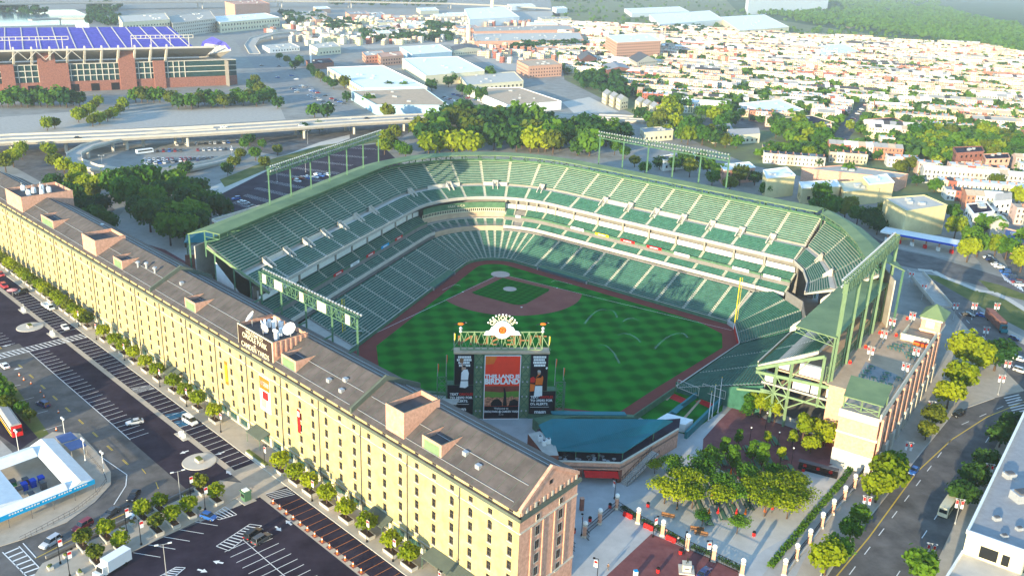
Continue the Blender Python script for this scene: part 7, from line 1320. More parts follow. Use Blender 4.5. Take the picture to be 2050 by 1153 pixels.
b = MB(); b.hull([SP(-45, -7, zq-1.6), SP(LM-22, -7, zq-1.6), SP(LM-22, -6.4, zq-.5), SP(-45, -6.4, zq-.5)], [SP(-45, 24, 25), SP(LM-22, 24, 25), SP(LM-22, 24.6, 26), SP(-45, 24.6, 26)], 'concrete'); sbox(b, -45, LM-22, -8.6, -7.2, zq-1, zq+.6, 'concrete_light'); b.build('upper_deck_back', ms)
b = MB()
for s0, s1 in ((22, 88), (140, 195)):
    for z in (zr0, zr1): b.bar(SP(s0, -6, z), SP(s1, -6, z), .6, 'concrete_light')
    for k in range(14): q = s0+(s1-s0)*k/13; b.bar(SP(q, -6, zr0 if k % 4 else zq), SP(q, -6, zr1), .5, 'concrete_light')
for k in range(8): b.bar(SP(40+7*k, -8.7, 29+(k % 2)*(zq-30)), SP(47+7*k, -8.7, zq-1-(k % 2)*(zq-30)), .5, 'concrete_light')
b.build('light_rig', ms)
zl, zm, zh = zz(80, 70, 99), zz(80, 95, 80), zz(80, 135, 56)
b = MB(); b.hull([SP(28, 60, zl), SP(214, 60, zl), SP(214, 60, zl-3), SP(28, 60, zl-3)], [SP(40, 135, zh), SP(212, 135, zh), SP(212, 136, zh-3), SP(40, 136, zh-3)], 'purple'); b.build('seating', ms)
for k in range(13):
    b = MB(); p0, p1 = SP(30+15*k, 60, zl+.2), SP(42+13.9*k, 135, zh+.2); b.bar(p0, p1, .9, 'concrete_light', .4); b.build('aisle', ms)
b = MB(); p = SP(80, 97, zm); b.bar(SP(32, 92, zm-2), SP(213, 92, zm-2), .8, 'concrete_light', 1.6); sbox(b, 120, 132, 134, 137, zh-2, zh+4, 'white'); b.build('cross_aisle', ms)
q = [G(u, v, z) for u, v, z in ((398, 108, 26), (440, 112, 26), (462, 98, 36), (452, 86, 40), (425, 74, 42), (405, 84, 36))]; b = MB(); b.face(q, 'purple'); b.face([x-Vector((0, 0, 2)) for x in q][::-1], 'concrete')
for i in range(6): b.face([q[i], q[(i+1) % 6], q[(i+1) % 6]-Vector((0, 0, 2)), q[i]-Vector((0, 0, 2))], 'concrete_light')
b.build('end_seating', ms); b = MB(); b.prism([(x.x*.9+q[0].x*.1, x.y*.9+q[0].y*.1) for x in q], 0, 24, 'concrete_dark'); b.build('end_structure', ms)
# large buildings: roof corners in order along the eaves
def building(lab, pts, h, wall, roof, win=0, cat='building', name='building', pitch=0, par=True, wm='glass'):
    q = [G(u, v, h) for u, v in pts]
    if len(q) == 3: q.append(q[0]+q[2]-q[1])
    c = sum(q, Vector())/4; base = Vector((c.x, c.y, 0)); q = [p-base for p in q]; t = thing(name, lab, cat, base); b = MB()
    b.prism([p.xy for p in q], 0, h, wall, roof if not pitch else wall); b.build('wall', t)
    if pitch:
        b = MB(); L0, L1 = (q[1]-q[0]).length, (q[2]-q[1]).length; i = 0 if L0 > L1 else 1; z = Vector((0, 0, pitch)); m0, m1 = q[i].lerp(q[(i+3) % 4], .5)+z, q[(i+1) % 4].lerp(q[(i+2) % 4], .5)+z
        a0, a1, a2, a3 = q[i], q[(i+1) % 4], q[(i+2) % 4], q[(i+3) % 4]; e = Vector((0, 0, .05)); b.face([a0+e, a1+e, m1, m0], roof); b.face([a3+e, a2+e, m1, m0], roof); b.face([a0+e, m0, a3+e], wall); b.face([a1+e, m1, a2+e], wall); b.build('roof', t)
    elif par:
        b = MB()
        for i in range(4): b.bar(q[i]+Vector((0, 0, .25)), q[(i+1) % 4]+Vector((0, 0, .25)), .5, wall if roof != 'white' else 'white', .6)
        b.build('parapet', t); r = random.Random(len(lab)+int(c.x))
        for k in range(2+int((q[1]-q[0]).length/22)): p = q[0].lerp(q[1], .15+.7*r.random()).lerp(q[3].lerp(q[2], .15+.7*r.random()), .15+.7*r.random()); s = .8+r.random(); b = MB(); b.box(p.x-s, p.x+s, p.y-s*.7, p.y+s*.7, h, h+1.3, 'metal'); b.build('roof_unit', t)
    if win:
        n_ = 0; wo = None; rest_ = MB()
        for i in range(4):
            p, e = q[i], q[(i+1) % 4]; d = (e-p); L = d.length; d.normalize(); nn = Vector((d.y, -d.x, 0)); nn = nn if nn.dot(p.lerp(e, .5)) > 0 else -nn
            if (nn.x*(base.x-CP.x)+nn.y*(base.y-CP.y)) > 0: continue
            for f in range(max(1, int(h/win))):
                for k in range(int(L/win/1.15)):
                    x = p+d*(win*1.15*(k+.6)); x = Vector((x.x, x.y, 0))+nn*.06; z = win*(f+.45); ww = win*.2; n_ += 1; az = math.atan2(d.y, d.x)
                    if n_ < 100:
                        if wo is None: b = MB(); b.box(-ww, ww, -.04, .04, 0, win*.42, wm); wo = b.build('window', t, (x.x, x.y, z), az)
                        else: dup(wo, (x.x, x.y, z), az, parent=t)
                    else: dz = Vector((0, 0, win*.42)); x.z = z; rest_.face([x-d*ww, x+d*ww, x+d*ww+dz, x-d*ww+dz], wm)
        if rest_.f: tag(rest_.build('window', t), kind='stuff')
    return t
BL = [('huge white roofed warehouse with dark dock doors by the avenue', [(655, 136), (766, 132), (855, 175), (726, 178)], 8, 'cream', 'white', 6), ('tan roofed warehouse with pale blue walls', [(703, 183), (850, 178), (898, 212), (753, 211)], 8, 'wall_blue', 'tan', 0), ('white roofed cream warehouse behind the blue walled one', [(805, 118), (916, 114), (970, 142), (852, 152)], 11, 'cream', 'white', 0), ('low cream building with a stepped roof', [(918, 150), (1030, 145), (1048, 163), (935, 172)], 7, 'cream', 'concrete_light', 5), ('tan roofed white warehouse with red trucks before it', [(936, 178), (1040, 176), (1124, 204), (1018, 212)], 7, 'white', 'tan', 0),
 ('tall pink brick factory block with rows of windows', [(1213, 72), (1300, 68), (1323, 82), (1236, 86)], 27, 'brick', 'white', 3.6), ('three storey brick mill with a tan roof', [(1035, 122), (1105, 119), (1125, 130), (1058, 134)], 13, 'brick', 'tan', 3.6), ('red brick hall with a grey ridge', [(1205, 130), (1250, 128), (1262, 138), (1215, 141)], 9, 'brick_red', 'grey', 3.5, 3), ('stone church with a dark pitched roof', [(1258, 116), (1300, 113), (1316, 122), (1275, 126)], 12, 'stone', 'grey_dark', 4, 7), ('red gabled church with a cream front', [(1155, 112), (1190, 110), (1195, 118), (1162, 121)], 10, 'brick_red', 'grey_dark', 4, 6),
 ('white flat roofed shop by the wooded car park', [(1480, 208), (1560, 200), (1612, 222), (1535, 226)], 6, 'white', 'white', 0), ('yellow and white store with dark roof panels', [(1558, 238), (1625, 232), (1670, 246), (1600, 252)], 6, 'cream', 'asphalt_dark', 0), ('low brick school with a black roof and white domes', [(1735, 240), (1790, 236), (1815, 248), (1760, 254)], 5, 'brick', 'asphalt_dark', 0), ('huge white slab building on the skyline', [(1495, -14), (1650, -16), (1660, -8), (1500, -6)], 50, 'white', 'white', 0), ('white shed with long roof near the skyline', [(1300, 30), (1420, 22), (1450, 40), (1320, 50)], 12, 'white', 'white', 0), ('row roofed white works hall', [(1440, 35), (1530, 30), (1580, 55), (1480, 62)], 12, 'cream', 'white', 0),
 ('cream parking garage with rows of openings behind the purple seats', [(237, 33), (330, 27), (340, 40), (245, 46)], 24, 'cream', 'concrete_light', 5, 0), ('grey wing of the cream garage', [(335, 34), (420, 22), (432, 38), (345, 48)], 20, 'concrete_light', 'concrete', 5), ('long cream casino block with a white roof', [(415, 35), (530, 27), (560, 36), (440, 46)], 16, 'cream', 'white', 7), ('pink block with a dark keyhole arch', [(450, 4), (520, 1), (540, 8), (470, 10)], 26, 'wall_pink', 'wall_pink', 0), ('yellow box building behind the avenue', [(620, 90), (668, 84), (682, 94), (636, 98)], 9, 'cream', 'concrete_light', 5), ('white long shed beside the avenue bend', [(525, 92), (585, 88), (600, 95), (540, 99)], 5, 'white', 'concrete_light', 4),
 ('red brick workshop beside the cyan tarpaulin', [(725, 105), (765, 102), (772, 110), (732, 113)], 9, 'brick', 'concrete_light', 4), ('second brick workshop with big windows', [(755, 108), (802, 104), (808, 112), (762, 116)], 10, 'brick', 'brick', 4), ('white roofed hall with cyan tarpaulins', [(800, 95), (880, 90), (905, 104), (825, 110)], 9, 'wall_blue', 'white', 0), ('dark roofed shed with cream walls beside the white hall', [(900, 94), (952, 90), (962, 98), (908, 102)], 7, 'cream', 'grey_dark', 4, 3), ('long grey roofed works hall, upper of two', [(945, 55), (1140, 52), (1150, 60), (950, 64)], 9, 'brick', 'concrete', 0), ('long grey roofed works hall, lower of two', [(945, 68), (1160, 66), (1168, 80), (950, 84)], 9, 'brick', 'concrete_light', 0), ('low dark red building by the avenue trees', [(612, 122), (660, 118), (668, 126), (620, 130)], 6, 'brick_red', 'asphalt_dark', 0), ('white stepped depot far along the rails', [(930, 18), (1010, 14), (1040, 35), (940, 40)], 14, 'white', 'white', 0), ('grey saw roofed shed behind the mill', [(1060, 80), (1160, 76), (1168, 92), (1075, 96)], 8, 'brick', 'concrete_light', 0), ('flat white store among the terraces', [(1620, 95), (1690, 88), (1720, 104), (1650, 112)], 8, 'white', 'white', 0), ('long white block in the middle of the terraces', [(1250, 18), (1360, 14), (1380, 24), (1265, 28)], 9, 'white', 'white', 0),
 ('long low brick wall building behind the roof', [(1605, 338), (1690, 332), (1818, 350), (1800, 358)], 8, 'brick', 'concrete', 0), ('yellow three storey house with a white roof', [(1528, 342), (1575, 336), (1592, 352), (1535, 358)], 12, 'wall_yellow', 'white', 0), ('brick and yellow house pair with white roofs', [(1600, 366), (1675, 362), (1682, 374), (1606, 378)], 9, 'wall_yellow', 'white', 5), ('low yellow lit hall with a pale roof', [(1680, 366), (1740, 362), (1760, 380), (1690, 386)], 8, 'wall_yellow', 'cream', 0), ('white skylight hall with yellow end', [(1728, 356), (1775, 350), (1790, 366), (1740, 370)], 11, 'wall_yellow', 'white', 0), ('large cream apartment block with brick side near the petrol station', [(1770, 398), (1850, 392), (1896, 412), (1815, 424)], 15, 'wall_yellow', 'concrete_light', 0), ('brick apartment row with black roofs, taller', [(1908, 296), (1965, 294), (1970, 304), (1915, 308)], 13, 'brick_red', 'asphalt_dark', 4), ('brick apartment row with black roofs, lower', [(1968, 310), (2018, 308), (2022, 318), (1974, 320)], 12, 'brick', 'asphalt_dark', 4), ('pink brick house with small windows by the light posts', [(1440, 330), (1500, 326), (1512, 336), (1450, 342)], 9, 'wall_pink', 'white', 4), ('white walled house with a dark roof under the light posts', [(1320, 314), (1385, 306), (1392, 314), (1328, 322)], 7, 'white', 'grey_dark', 4), ('cream terrace with a grey roof behind the lamp bank', [(1282, 258), (1340, 254), (1348, 262), (1290, 267)], 7, 'cream', 'grey', 4), ('hip roofed school with cream walls', [(1410, 258), (1450, 252), (1470, 262), (1430, 270)], 7, 'cream', 'grey', 4, 4), ('long school wing with a grey roof', [(1452, 262), (1515, 260), (1522, 268), (1460, 272)], 7, 'cream', 'grey', 4, 3), ('white terrace block near the petrol station with a black roof', [(1935, 410), (1975, 406), (1990, 424), (1950, 430)], 10, 'white', 'asphalt_dark', 4), ('green shuttered white house at the picture edge', [(1988, 394), (2022, 392), (2026, 400), (1992, 403)], 9, 'white', 'grey', 3.5, 3), ('blue roofed shed at the picture edge', [(2012, 458), (2060, 470), (2050, 490), (2010, 478)], 6, 'brick', 'canvas_blue', 0), ('pale gabled house beside the petrol station tree', [(1970, 436), (2010, 432), (2020, 446), (1985, 450)], 7, 'concrete_light', 'cream', 0, 2)]
mat('wall_blue', (.35, .50, .58), .8, .1, .3); mat('wall_pink', (.52, .28, .2), .8, .12, .4); mat('wall_yellow', (.62, .52, .27), .85, .1, .3)
for e in BL: building(e[0], e[1], e[2], e[3], e[4], e[5], pitch=e[6] if len(e) > 6 else 0)
for i in range(7): building('cream gabled townhouse, %s of the stepped row behind the wall of trees' % nth(i), [(1206+14*i+(24 if i > 2 else 0), 186+5*i), (1222+14*i+(24 if i > 2 else 0), 183+5*i), (1230+14*i+(24 if i > 2 else 0), 188+5*i)], 9, 'cream', 'grey', 3.5, 'house', 'town_house', 3)
def chimney(u, v0, v1, r, lab, m='cream'): p = G(u, v0); h = zat(p.x, p.y, v1); b = MB(); b.lathe((p.x, p.y, 0), [(r, 0), (r*.8, h), (r*.95, h), (r*.95, h+1.5)], m, 10); tag(b.build('chimney'), lab, 'chimney')
chimney(623, 137, 94, 1.1, 'slim white chimney beside the avenue', 'white'); chimney(937, 86, 52, 4, 'stout cream silo above the long works halls'); chimney(985, 24, -2, 5, 'tall cream chimney on the skyline'); chimney(1330, 82, 55, 1.6, 'thin chimney beside the pink factory', 'brick')
# ---------------------------------------------------------------- trees one can tell apart, row houses, far masses, air
def PXY(p):
    d = Vector(p)-CP; z = d.dot(_f); return 1025+FPX*d.dot(_r2)/z, 576.5-FPX*d.dot(_u2)/z
def inside(u, v, poly):
    c = False; j = len(poly)-1
    for i in range(len(poly)):
        (x0, y0), (x1, y1) = poly[i], poly[j]
        if (y0 > v) != (y1 > v) and u < (x1-x0)*(v-y0)/(y1-y0)+x0: c = not c
        j = i
    return c
ADJ = {'green': 'mid green', 'dark': 'dark green', 'lime': 'yellow green', 'olive': 'olive green'}
def grove(pts, keys, s0, s1, where, grp, near=False):
    cnt = {}
    for i, (u, v) in enumerate(pts):
        k = keys[i % len(keys)] if isinstance(keys, (list, tuple)) else keys; n = cnt.get(k, 0); cnt[k] = n+1
        tree(('round_' if near else 'far_')+k, G(u, v, .03), s0+(s1-s0)*rnd.random(), None, '%s tree %s, %s of that colour' % (ADJ[k], where, nth(n)), grp, sz=.9+.3*rnd.random())
grove([(28, 335), (45, 320), (100, 318), (112, 340), (130, 352), (150, 378), (172, 388), (186, 402), (200, 395), (160, 366), (205, 375), (12, 345)], ['lime', 'lime', 'lime', 'olive'], .85, 1.1, 'in the row behind the lift house', 'trees behind the warehouse', True)
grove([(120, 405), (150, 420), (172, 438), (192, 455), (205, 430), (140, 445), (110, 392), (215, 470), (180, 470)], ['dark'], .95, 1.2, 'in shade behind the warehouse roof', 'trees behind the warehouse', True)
grove([(235, 405), (262, 395), (255, 425), (290, 415), (282, 442), (312, 432), (332, 445), (322, 465), (345, 455), (358, 475), (376, 470), (392, 486), (402, 455), (372, 495), (302, 465), (342, 492), (382, 445), (386, 415), (362, 405), (396, 400), (422, 435), (440, 445), (352, 390), (300, 395), (325, 410)], ['green', 'dark', 'green', 'green', 'dark'], 1.2, 1.6, 'in the walk side grove', 'trees of the walk side grove', True)
grove([(340, 372), (356, 362), (372, 352), (490, 302), (482, 322), (500, 292), (512, 322), (470, 338), (456, 352), (525, 300), (556, 312), (610, 275), (640, 268), (530, 340)], ['green', 'olive', 'dark'], .6, .9, 'along the strip under the ramp', 'trees under the ramp', True)
grove([(768, 288), (785, 300), (800, 310), (770, 310), (790, 285), (812, 318)], ['lime', 'olive', 'green'], .9, 1.2, 'at the corner of the dark striped lot', 'trees at the dark lot', True)
sc = random.Random(5); hp = []
poly_h = [(845, 305), (842, 268), (880, 246), (1000, 246), (1130, 262), (1240, 272), (1262, 298), (1180, 316), (1080, 308), (960, 300)]
while len(hp) < 62:
    u, v = sc.uniform(830, 1270), sc.uniform(240, 318)
    if inside(u, v, poly_h) and all(math.hypot(u-a, (v-b)*2.2) > 17 for a, b in hp): hp.append((u, v))
hp.sort(key=lambda q: q[1])
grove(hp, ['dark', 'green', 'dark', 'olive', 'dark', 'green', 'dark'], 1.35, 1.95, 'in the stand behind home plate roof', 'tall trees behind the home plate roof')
grove([(838, 278), (1062, 306), (1078, 306), (858, 312), (880, 308), (905, 308), (925, 309), (945, 310), (1330, 240), (1338, 230)], ['lime'], 1.3, 1.7, 'bright beside the tall dark stand', 'bright trees behind the home plate roof')
grove([(u, 212+(u % 3)*2) for u in range(4, 165, 13)], ['dark', 'green'], 1.1, 1.5, 'before the far stadium brick wall', 'trees before the far stadium'); grove([(u, 206+(u % 4)*3) for u in range(272, 332, 12)]+[(u, 214-(u-345)*.05+(u % 5)*2) for u in range(345, 545, 13)], ['green', 'olive', 'dark', 'green'], 1.0, 1.5, 'before the far stadium glass wing', 'trees before the far stadium')
grove([(248, 222), (240, 230), (228, 238), (216, 244), (200, 250), (186, 254), (198, 214), (190, 222), (180, 232), (168, 240), (158, 246), (110, 258), (95, 262)], ['lime', 'olive'], .8, 1.05, 'in the far stadium double row', 'double row before the far stadium')
grove([(622, 148), (632, 156), (642, 164), (655, 170), (668, 178), (690, 178), (600, 132), (590, 140), (575, 128), (560, 120), (505, 185), (520, 192), (540, 205), (556, 218), (512, 170), (630, 236), (655, 238), (776, 240), (740, 215), (694, 205)], ['green', 'dark', 'olive'], .9, 1.3, 'along the wide avenue', 'trees along the avenue')
grove([(778, 184), (808, 185), (864, 182), (905, 168), (898, 175), (980, 160), (962, 205), (940, 196), (925, 190)], ['dark', 'green'], 1.0, 1.35, 'among the flat warehouses', 'trees among the warehouses')
def scatter(poly, n, gap, seed):
    r = random.Random(seed); us = [p[0] for p in poly]; vs = [p[1] for p in poly]; out = []; t = 0
    while len(out) < n and t < 4000:
        t += 1; u, v = r.uniform(min(us), max(us)), r.uniform(min(vs), max(vs))
        if inside(u, v, poly) and all(math.hypot(u-a, (v-b)*2) > gap for a, b in out): out.append((u, v))
    return sorted(out, key=lambda q: q[1])
grove(scatter([(1275, 235), (1360, 222), (1460, 225), (1475, 300), (1420, 310), (1290, 280)], 26, 16, 1), ['green', 'lime', 'green', 'dark', 'olive'], 1.0, 1.5, 'between the highway end and lamp bank', 'trees by the highway end')
grove(scatter([(1525, 260), (1600, 250), (1650, 280), (1640, 330), (1540, 310)], 14, 16, 2), ['green', 'lime', 'green'], 1.0, 1.4, 'around the yellow and white store', 'trees by the store')
grove(scatter([(1790, 285), (1900, 266), (2060, 285), (2060, 335), (1960, 335), (1860, 340), (1800, 318)], 36, 15, 3), ['lime', 'green', 'lime', 'olive', 'green'], .9, 1.35, 'in the wood beyond the brick apartments', 'trees of the bright wood')
grove([(1250, 318), (1270, 335), (1320, 340), (1350, 345), (1290, 350), (1380, 355), (1400, 330), (1415, 350), (1440, 360), (1480, 372), (1510, 372), (1530, 395), (1425, 372), (1460, 385), (1370, 340), (1230, 310)], ['green', 'olive', 'dark', 'green'], .8, 1.15, 'tucked behind the third base roof', 'trees behind the third base roof', True)
grove([(1640, 415), (1665, 428), (1690, 440), (1715, 450), (1740, 458), (1700, 425), (1660, 440), (1755, 470), (1770, 445), (1630, 430)], ['green', 'dark', 'olive'], .95, 1.25, 'between the roof and the petrol station', 'trees by the petrol station', True)
grove([(1935, 525), (1955, 515), (1990, 515), (2012, 520), (2042, 545), (1940, 500), (1910, 478), (2050, 500)], ['lime', 'green'], 1.0, 1.35, 'beside the petrol station canopy', 'trees by the petrol station', True)
grove([(1842, 428), (1862, 430), (1812, 440), (1905, 440), (1640, 335), (1695, 362), (1820, 345), (1850, 360), (1880, 360), (1835, 372), (1870, 385), (1955, 405), (1975, 350), (1895, 330), (2030, 370), (2045, 350), (1990, 380), (2035, 410), (1965, 470), (1945, 450), (1990, 470), (1800, 352), (1700, 262), (1790, 258), (1720, 268), (1680, 300), (1580, 285), (1745, 230)], ['green', 'olive', 'lime', 'green', 'dark'], .75, 1.1, 'between the yellow lit houses', 'trees between the houses')
# row houses
RA = R(-25); ax = Vector((math.cos(RA), math.sin(RA), 0)); ay = Vector((-ax.y, ax.x, 0))
ZONE = [(1130, 150), (1230, 155), (1285, 205), (1400, 232), (1480, 236), (1560, 262), (1640, 300), (1530, 305), (1500, 330), (1600, 335), (1830, 345), (1810, 375), (1900, 400), (1940, 440), (2010, 460), (2120, 520), (2120, 60), (1750, 45), (1560, 40), (1350, -14), (1120, -14), (1100, 60)]
ZON2 = [(520, 60), (700, 40), (1120, -14), (1140, 150), (1000, 130), (900, 85), (700, 95), (560, 92)]
NO = [[(1280, 232), (1470, 222), (1480, 305), (1280, 285)], [(1525, 255), (1650, 250), (1655, 335), (1540, 315)], [(1785, 285), (1900, 264), (2070, 285), (2070, 335), (1960, 335), (1860, 345), (1800, 322)], [(1650, 290), (1715, 205), (1745, 205), (1720, 270), (1770, 300)], [(560, 60), (600, 60), (560, 110), (510, 110)], [(1130, 150), (1270, 190), (1290, 225), (1120, 215)]]
occ = [(sum(G(u, v, 5).x for u, v in e[1])/len(e[1]), sum(G(u, v, 5).y for u, v in e[1])/len(e[1]), max((G(*e[1][0], 5)-G(*e[1][2 if len(e[1]) > 2 else 1], 5)).length*.5, 6)) for e in BL]
WC = {'cream': (.66, .60, .45), 'white': (.70, .67, .58), 'tan': (.52, .40, .28), 'brick': (.38, .17, .11), 'pale pink': (.6, .42, .34), 'pale yellow': (.68, .60, .34), 'grey': (.42, .41, .38), 'red brick': (.30, .10, .07)}
RC = {'white': (.74, .73, .70), 'pale': (.55, .53, .48), 'grey': (.30, .30, .29), 'dark': (.07, .07, .075), 'tan': (.45, .36, .26)}
WL_ = ['cream']*4+['white']*3+['pale yellow']*3+['tan']*2+['pale pink']*2+['grey', 'brick', 'red brick']
for k, v in WC.items(): mat('house '+k, v, .85, .14, .5)
for k, v in RC.items(): mat('house roof '+k, v, .8, .15, .3)
mat('house window', (.05, .055, .06), .3, 0)
def house_mb(wc, rc, h, gable, det=True):
    b = MB(); w, d = 2.5, 5.8; wm, rm = 'house '+wc, 'house roof '+rc
    b.prism([(-w, -d), (w, -d), (w, d), (-w, d)], 0, h, wm, rm)
    if gable: b.face([(-w-.1, -d-.2, h), (w+.1, -d-.2, h), (w+.1, 0, h+2.2), (-w-.1, 0, h+2.2)], rm); b.face([(-w-.1, d+.2, h), (w+.1, d+.2, h), (w+.1, 0, h+2.2), (-w-.1, 0, h+2.2)], rm); b.face([(-w, -d, h), (-w, d, h), (-w, 0, h+2.1)], wm); b.face([(w, -d, h), (w, d, h), (w, 0, h+2.1)], wm)
    else:
        b.box(-w, w, -d-.25, -d, h-.7, h+.35, wm); b.box(-w, -w+.2, -d, d, h, h+.4, wm)
    b.box(w-1.1, w-.4, -1, -.2, h, h+1.5, 'house brick')
    if det:
        for f in range(int(h/2.9)):
            for x in (-1.2, 1.1):
                for s in (-1, 1): b.face([(x-.45, s*(d+.04), .9+2.9*f), (x+.45, s*(d+.04), .9+2.9*f), (x+.45, s*(d+.04), 2.5+2.9*f), (x-.45, s*(d+.04), 2.5+2.9*f)], 'house window')
        for f in range(int(h/2.9)): b.face([(-w-.03, 2, 1+2.9*f), (-w-.03, 3, 1+2.9*f), (-w-.03, 3, 2.5+2.9*f), (-w-.03, 2, 2.5+2.9*f)], 'house window')
    else: b.box(-w, w, -d-.1, -d-.05, 1.5, h-1.5, 'house '+wc)
    return b
hr = random.Random(21); cand = []; gaps = []
for bi in range(-14, 60):
    for ai in range(-14, 30):
        for row in range(2):
            for hi in range(14):
                if hr.random() < .06: continue
                p = Vector((150, 200, 0))+ax*(ai*84+hi*5.05)+ay*(bi*46+row*23)+ax*((bi*53+ (bi*bi*17) % 31) % 84); 
                if (p-CP).dot(_f) < 100: continue
                u, v = PXY(p)
                if not (-40 < u < 2110 and -16 < v < 520): continue
                if not (inside(u, v, ZONE) or (inside(u, v, ZON2) and hr.random() < .35)): continue
                if any(inside(u, v, z) for z in NO) or any(math.hypot(p.x-x, p.y-y) < r+7 for x, y, r in occ): gaps.append((p, u, v)) if hr.random() < .02 else None; continue
                cand.append(((p-CP).length, p, (bi, ai, row), hi))
        p = Vector((150, 200, 0))+ax*(ai*84+35)+ay*(bi*46+11)
cand.sort(key=lambda t: t[0])
tstyle = {}; protoH = {}; tid = {}; farm = MB()
far_v = {}
for n_, (dist, p, key, hi) in enumerate(cand):
    if key not in tstyle: tstyle[key] = (hr.choice(WL_), hr.choice(['white', 'white', 'pale', 'pale', 'grey', 'dark', 'tan']), hr.choice([6, 7, 8.7, 9]), hr.random() < .22)
    wc, rc, h, gb = tstyle[key]
    if hr.random() < .45: wc = hr.choice(WL_)
    if hr.random() < .4: rc = hr.choice(list(RC))
    if n_ < 300:
        if key not in tid: tid[key] = len(tid)
        v_ = (wc, rc, h, gb); lab = '%s row house, %s %s roof, %s along the %s terrace from the ballpark' % (wc, rc, 'gabled' if gb else 'flat', nth(hi), nth(tid[key]))
        if v_ in protoH: o = dup(protoH[v_], p, RA, lab)
        else: o = house_mb(*v_).build('row_house', None, p, RA); protoH[v_] = o; tag(o, lab, 'house', 'row houses beyond the ballpark')
    elif n_ < 5600:
        v_ = (wc, rc, h, gb)
        if v_ not in far_v: far_v[v_] = house_mb(wc, rc, h, gb, dist < 1500)
        mb = far_v[v_]; k = len(farm.v); farm.v += [(p.x+x*ax.x+y*ay.x, p.y+x*ax.y+y*ay.y, z) for x, y, z in mb.v]; mp = [farm.mi(m) for m in mb.ms]; farm.f += [tuple(i+k for i in f) for f in mb.f]; farm.m += [mp[i] for i in mb.m]
tag(farm.build('distant_houses'), 'mass of small pale far houses fading towards the skyline', None, None, 'stuff')
# yard and street trees among the far houses, and the far woods: masses
def mass(name, lab, pts, leafm, n, s0, s1, seed):
    r = random.Random(seed); protos = [crown_mesh('c', seed+i, n, 8, 9, 1.9, 'round', 7) for i in range(4)]; b = MB(); i0 = b.mi(leafm)
    for p in pts:
        m = r.choice(protos); s = s0+(s1-s0)*r.random(); a = r.random()*6.28; c_, q = math.cos(a)*s, math.sin(a)*s; k = len(b.v); b.v += [(p.x+x*c_-y*q, p.y+x*q+y*c_, 1+z*s) for x, y, z in m.v]; b.f += [tuple(i+k for i in f) for f in m.f]
    b.m = [i0]*len(b.f); tag(b.build(name), lab, None, None, 'stuff')
ty = []; r = random.Random(9)
for i in range(6500):
    u, v = r.uniform(1090, 2070), -8+r.random()**.8*330
    if inside(u, v, ZONE) and not any(inside(u, v, z) for z in NO[3:4]): ty.append(G(u, v))
ty = [p for p in ty if not any(math.hypot(p.x-x, p.y-y) < q+3 for x, y, q in occ)]
mass('yard_trees', 'green trees sprinkled among the far houses', ty[:1900], 'leaf_green', 60, .55, 1.0, 3); mass('yard_trees', 'dark trees sprinkled among the far houses', ty[1900:3300], 'leaf_dark', 60, .6, 1.15, 4)
def fill(polys, n, seed):
    r = random.Random(seed); out = []
    for poly in polys:
        us = [p[0] for p in poly]; vs = [p[1] for p in poly]
        for k in range(n):
            u, v = r.uniform(min(us), max(us)), r.uniform(min(vs), max(vs))
            if inside(u, v, poly): out.append(G(u, v))
    return out
mass('far_woods', 'dark wooded hillside below the skyline', fill([[(1480, 26), (1560, 34), (1640, 52), (1760, 62), (1900, 84), (2080, 120), (2080, 62), (1960, 40), (1880, 16), (1880, -14), (1660, -14), (1660, 24)]], 4200, 5), 'leaf_green', 34, 1.1, 2.0, 6)
mass('far_woods', 'paler trees in the wooded hillside', fill([[(1480, 26), (1560, 34), (1640, 52), (1760, 62), (1900, 84), (2080, 120), (2080, 62), (1960, 40), (1880, 16), (1880, -14), (1660, -14), (1660, 24)]], 1300, 15), 'leaf_green', 34, 1.1, 2.2, 16)
mass('far_trees', 'dark clumps of trees between the far works and the water', fill([[(178, 12), (240, 12), (240, 52), (178, 52)], [(640, 50), (700, 44), (720, 60), (660, 66)], [(720, 68), (850, 70), (850, 85), (730, 86)], [(850, 50), (905, 55), (900, 85), (855, 85)], [(560, 30), (640, 30), (660, 48), (580, 56)], [(0, 14), (120, 26), (60, 30), (0, 26)], [(660, 2), (900, 4), (900, 14), (660, 12)], [(1090, -8), (1300, -8), (1300, 4), (1100, 6)], [(1120, 150), (1180, 135), (1215, 150), (1290, 195), (1260, 205), (1180, 185)], [(1020, 95), (1160, 92), (1160, 102), (1030, 106)], [(1300, 55), (1420, 60), (1420, 70), (1310, 70)]], 90, 7), 'leaf_dark', 60, .9, 1.5, 8)
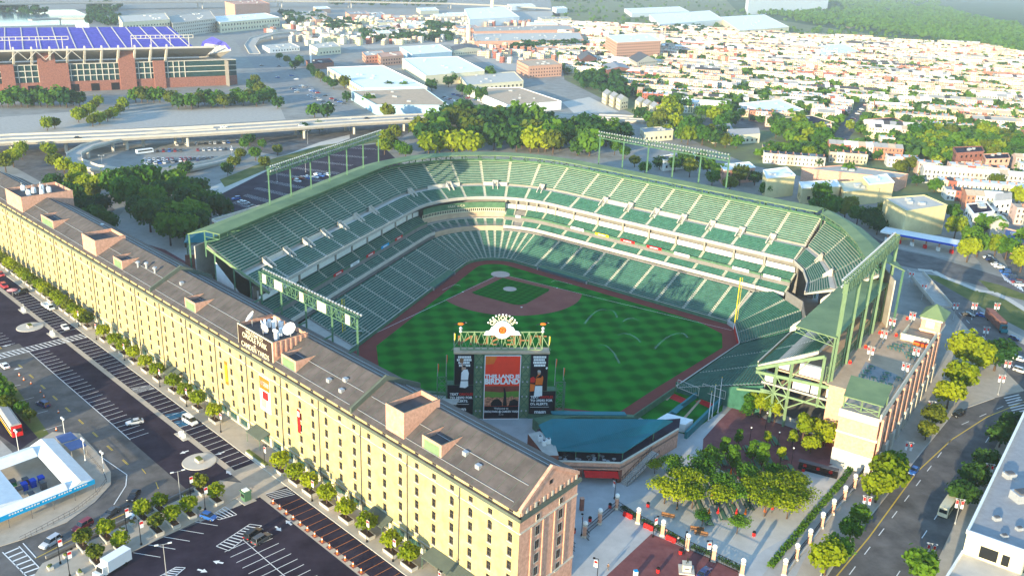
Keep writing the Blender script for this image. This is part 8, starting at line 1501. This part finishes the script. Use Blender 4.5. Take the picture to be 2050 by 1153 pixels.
for i in range(26):   # sheds and works halls far along the rails
    u, v = r.uniform(560, 1120), r.uniform(8, 66); w_, h_ = r.uniform(22, 60), r.uniform(2.5, 5)
    if any(abs(u-sum(q[0] for q in e[1])/len(e[1])) < 40 and abs(v-sum(q[1] for q in e[1])/len(e[1])) < 10 for e in BL): continue
    m = r.choice(['white', 'cream', 'brick', 'concrete_light']); building('%s far works shed with %s roof, %s between the avenue and the tall chimney' % (m.replace('_light', ''), 'a pale', nth(i)), [(u, v), (u+w_, v-1), (u+w_+8, v+h_), (u+8, v+h_+1)], r.uniform(6, 11), m, r.choice(['white', 'white', 'concrete_light', 'grey']), 0, name='works_shed')
# air
hz = bpy.data.materials.new('air'); hz.use_nodes = True; nt = hz.node_tree; nt.nodes.clear(); ou = nt.nodes.new('ShaderNodeOutputMaterial'); pvn = nt.nodes.new('ShaderNodeVolumePrincipled'); pvn.inputs['Density'].default_value = .0001; pvn.inputs['Color'].default_value = (.86, .93, 1, 1); pvn.inputs['Anisotropy'].default_value = .2; nt.links.new(pvn.outputs[0], ou.inputs['Volume']); MATS['air'] = hz
b = MB(); b.box(-6050, 9050, -1550, 9050, -1.2, 140, 'air'); tag(b.build('haze'), 'pale morning haze', None, None, 'stuff')
# past three hundred trees the smallest in view join one mass
trees = [o for o in COL.objects if o.parent is None and o.get('category') == 'tree']
trees.sort(key=lambda o: -(o.scale.z*10)/max(1, (o.location-CP).length)); mm = MB()
for o in trees[295:]:
    for c in list(o.children):
        mw = Matrix.LocRotScale(o.location, o.rotation_euler, o.scale) @ Matrix.Translation(c.location); me = c.data; k = len(mm.v); i = mm.mi(me.materials[0])
        mm.v += [tuple(mw @ v.co) for v in me.vertices]; mm.f += [tuple(j+k for j in p.vertices) for p in me.polygons]; mm.m += [i]*len(me.polygons)
for o in trees[295:]:
    if o in PROTO.values(): USED.discard([k for k, v in PROTO.items() if v is o][0]); continue
    for c in list(o.children): bpy.data.objects.remove(c)
    bpy.data.objects.remove(o)
if mm.f: tag(mm.build('distant_trees'), 'small far trees along avenues and lots', None, None, 'stuff')
for k, t in PROTO.items():
    if k not in USED:
        for c in list(t.children): bpy.data.objects.remove(c)
        bpy.data.objects.remove(t)
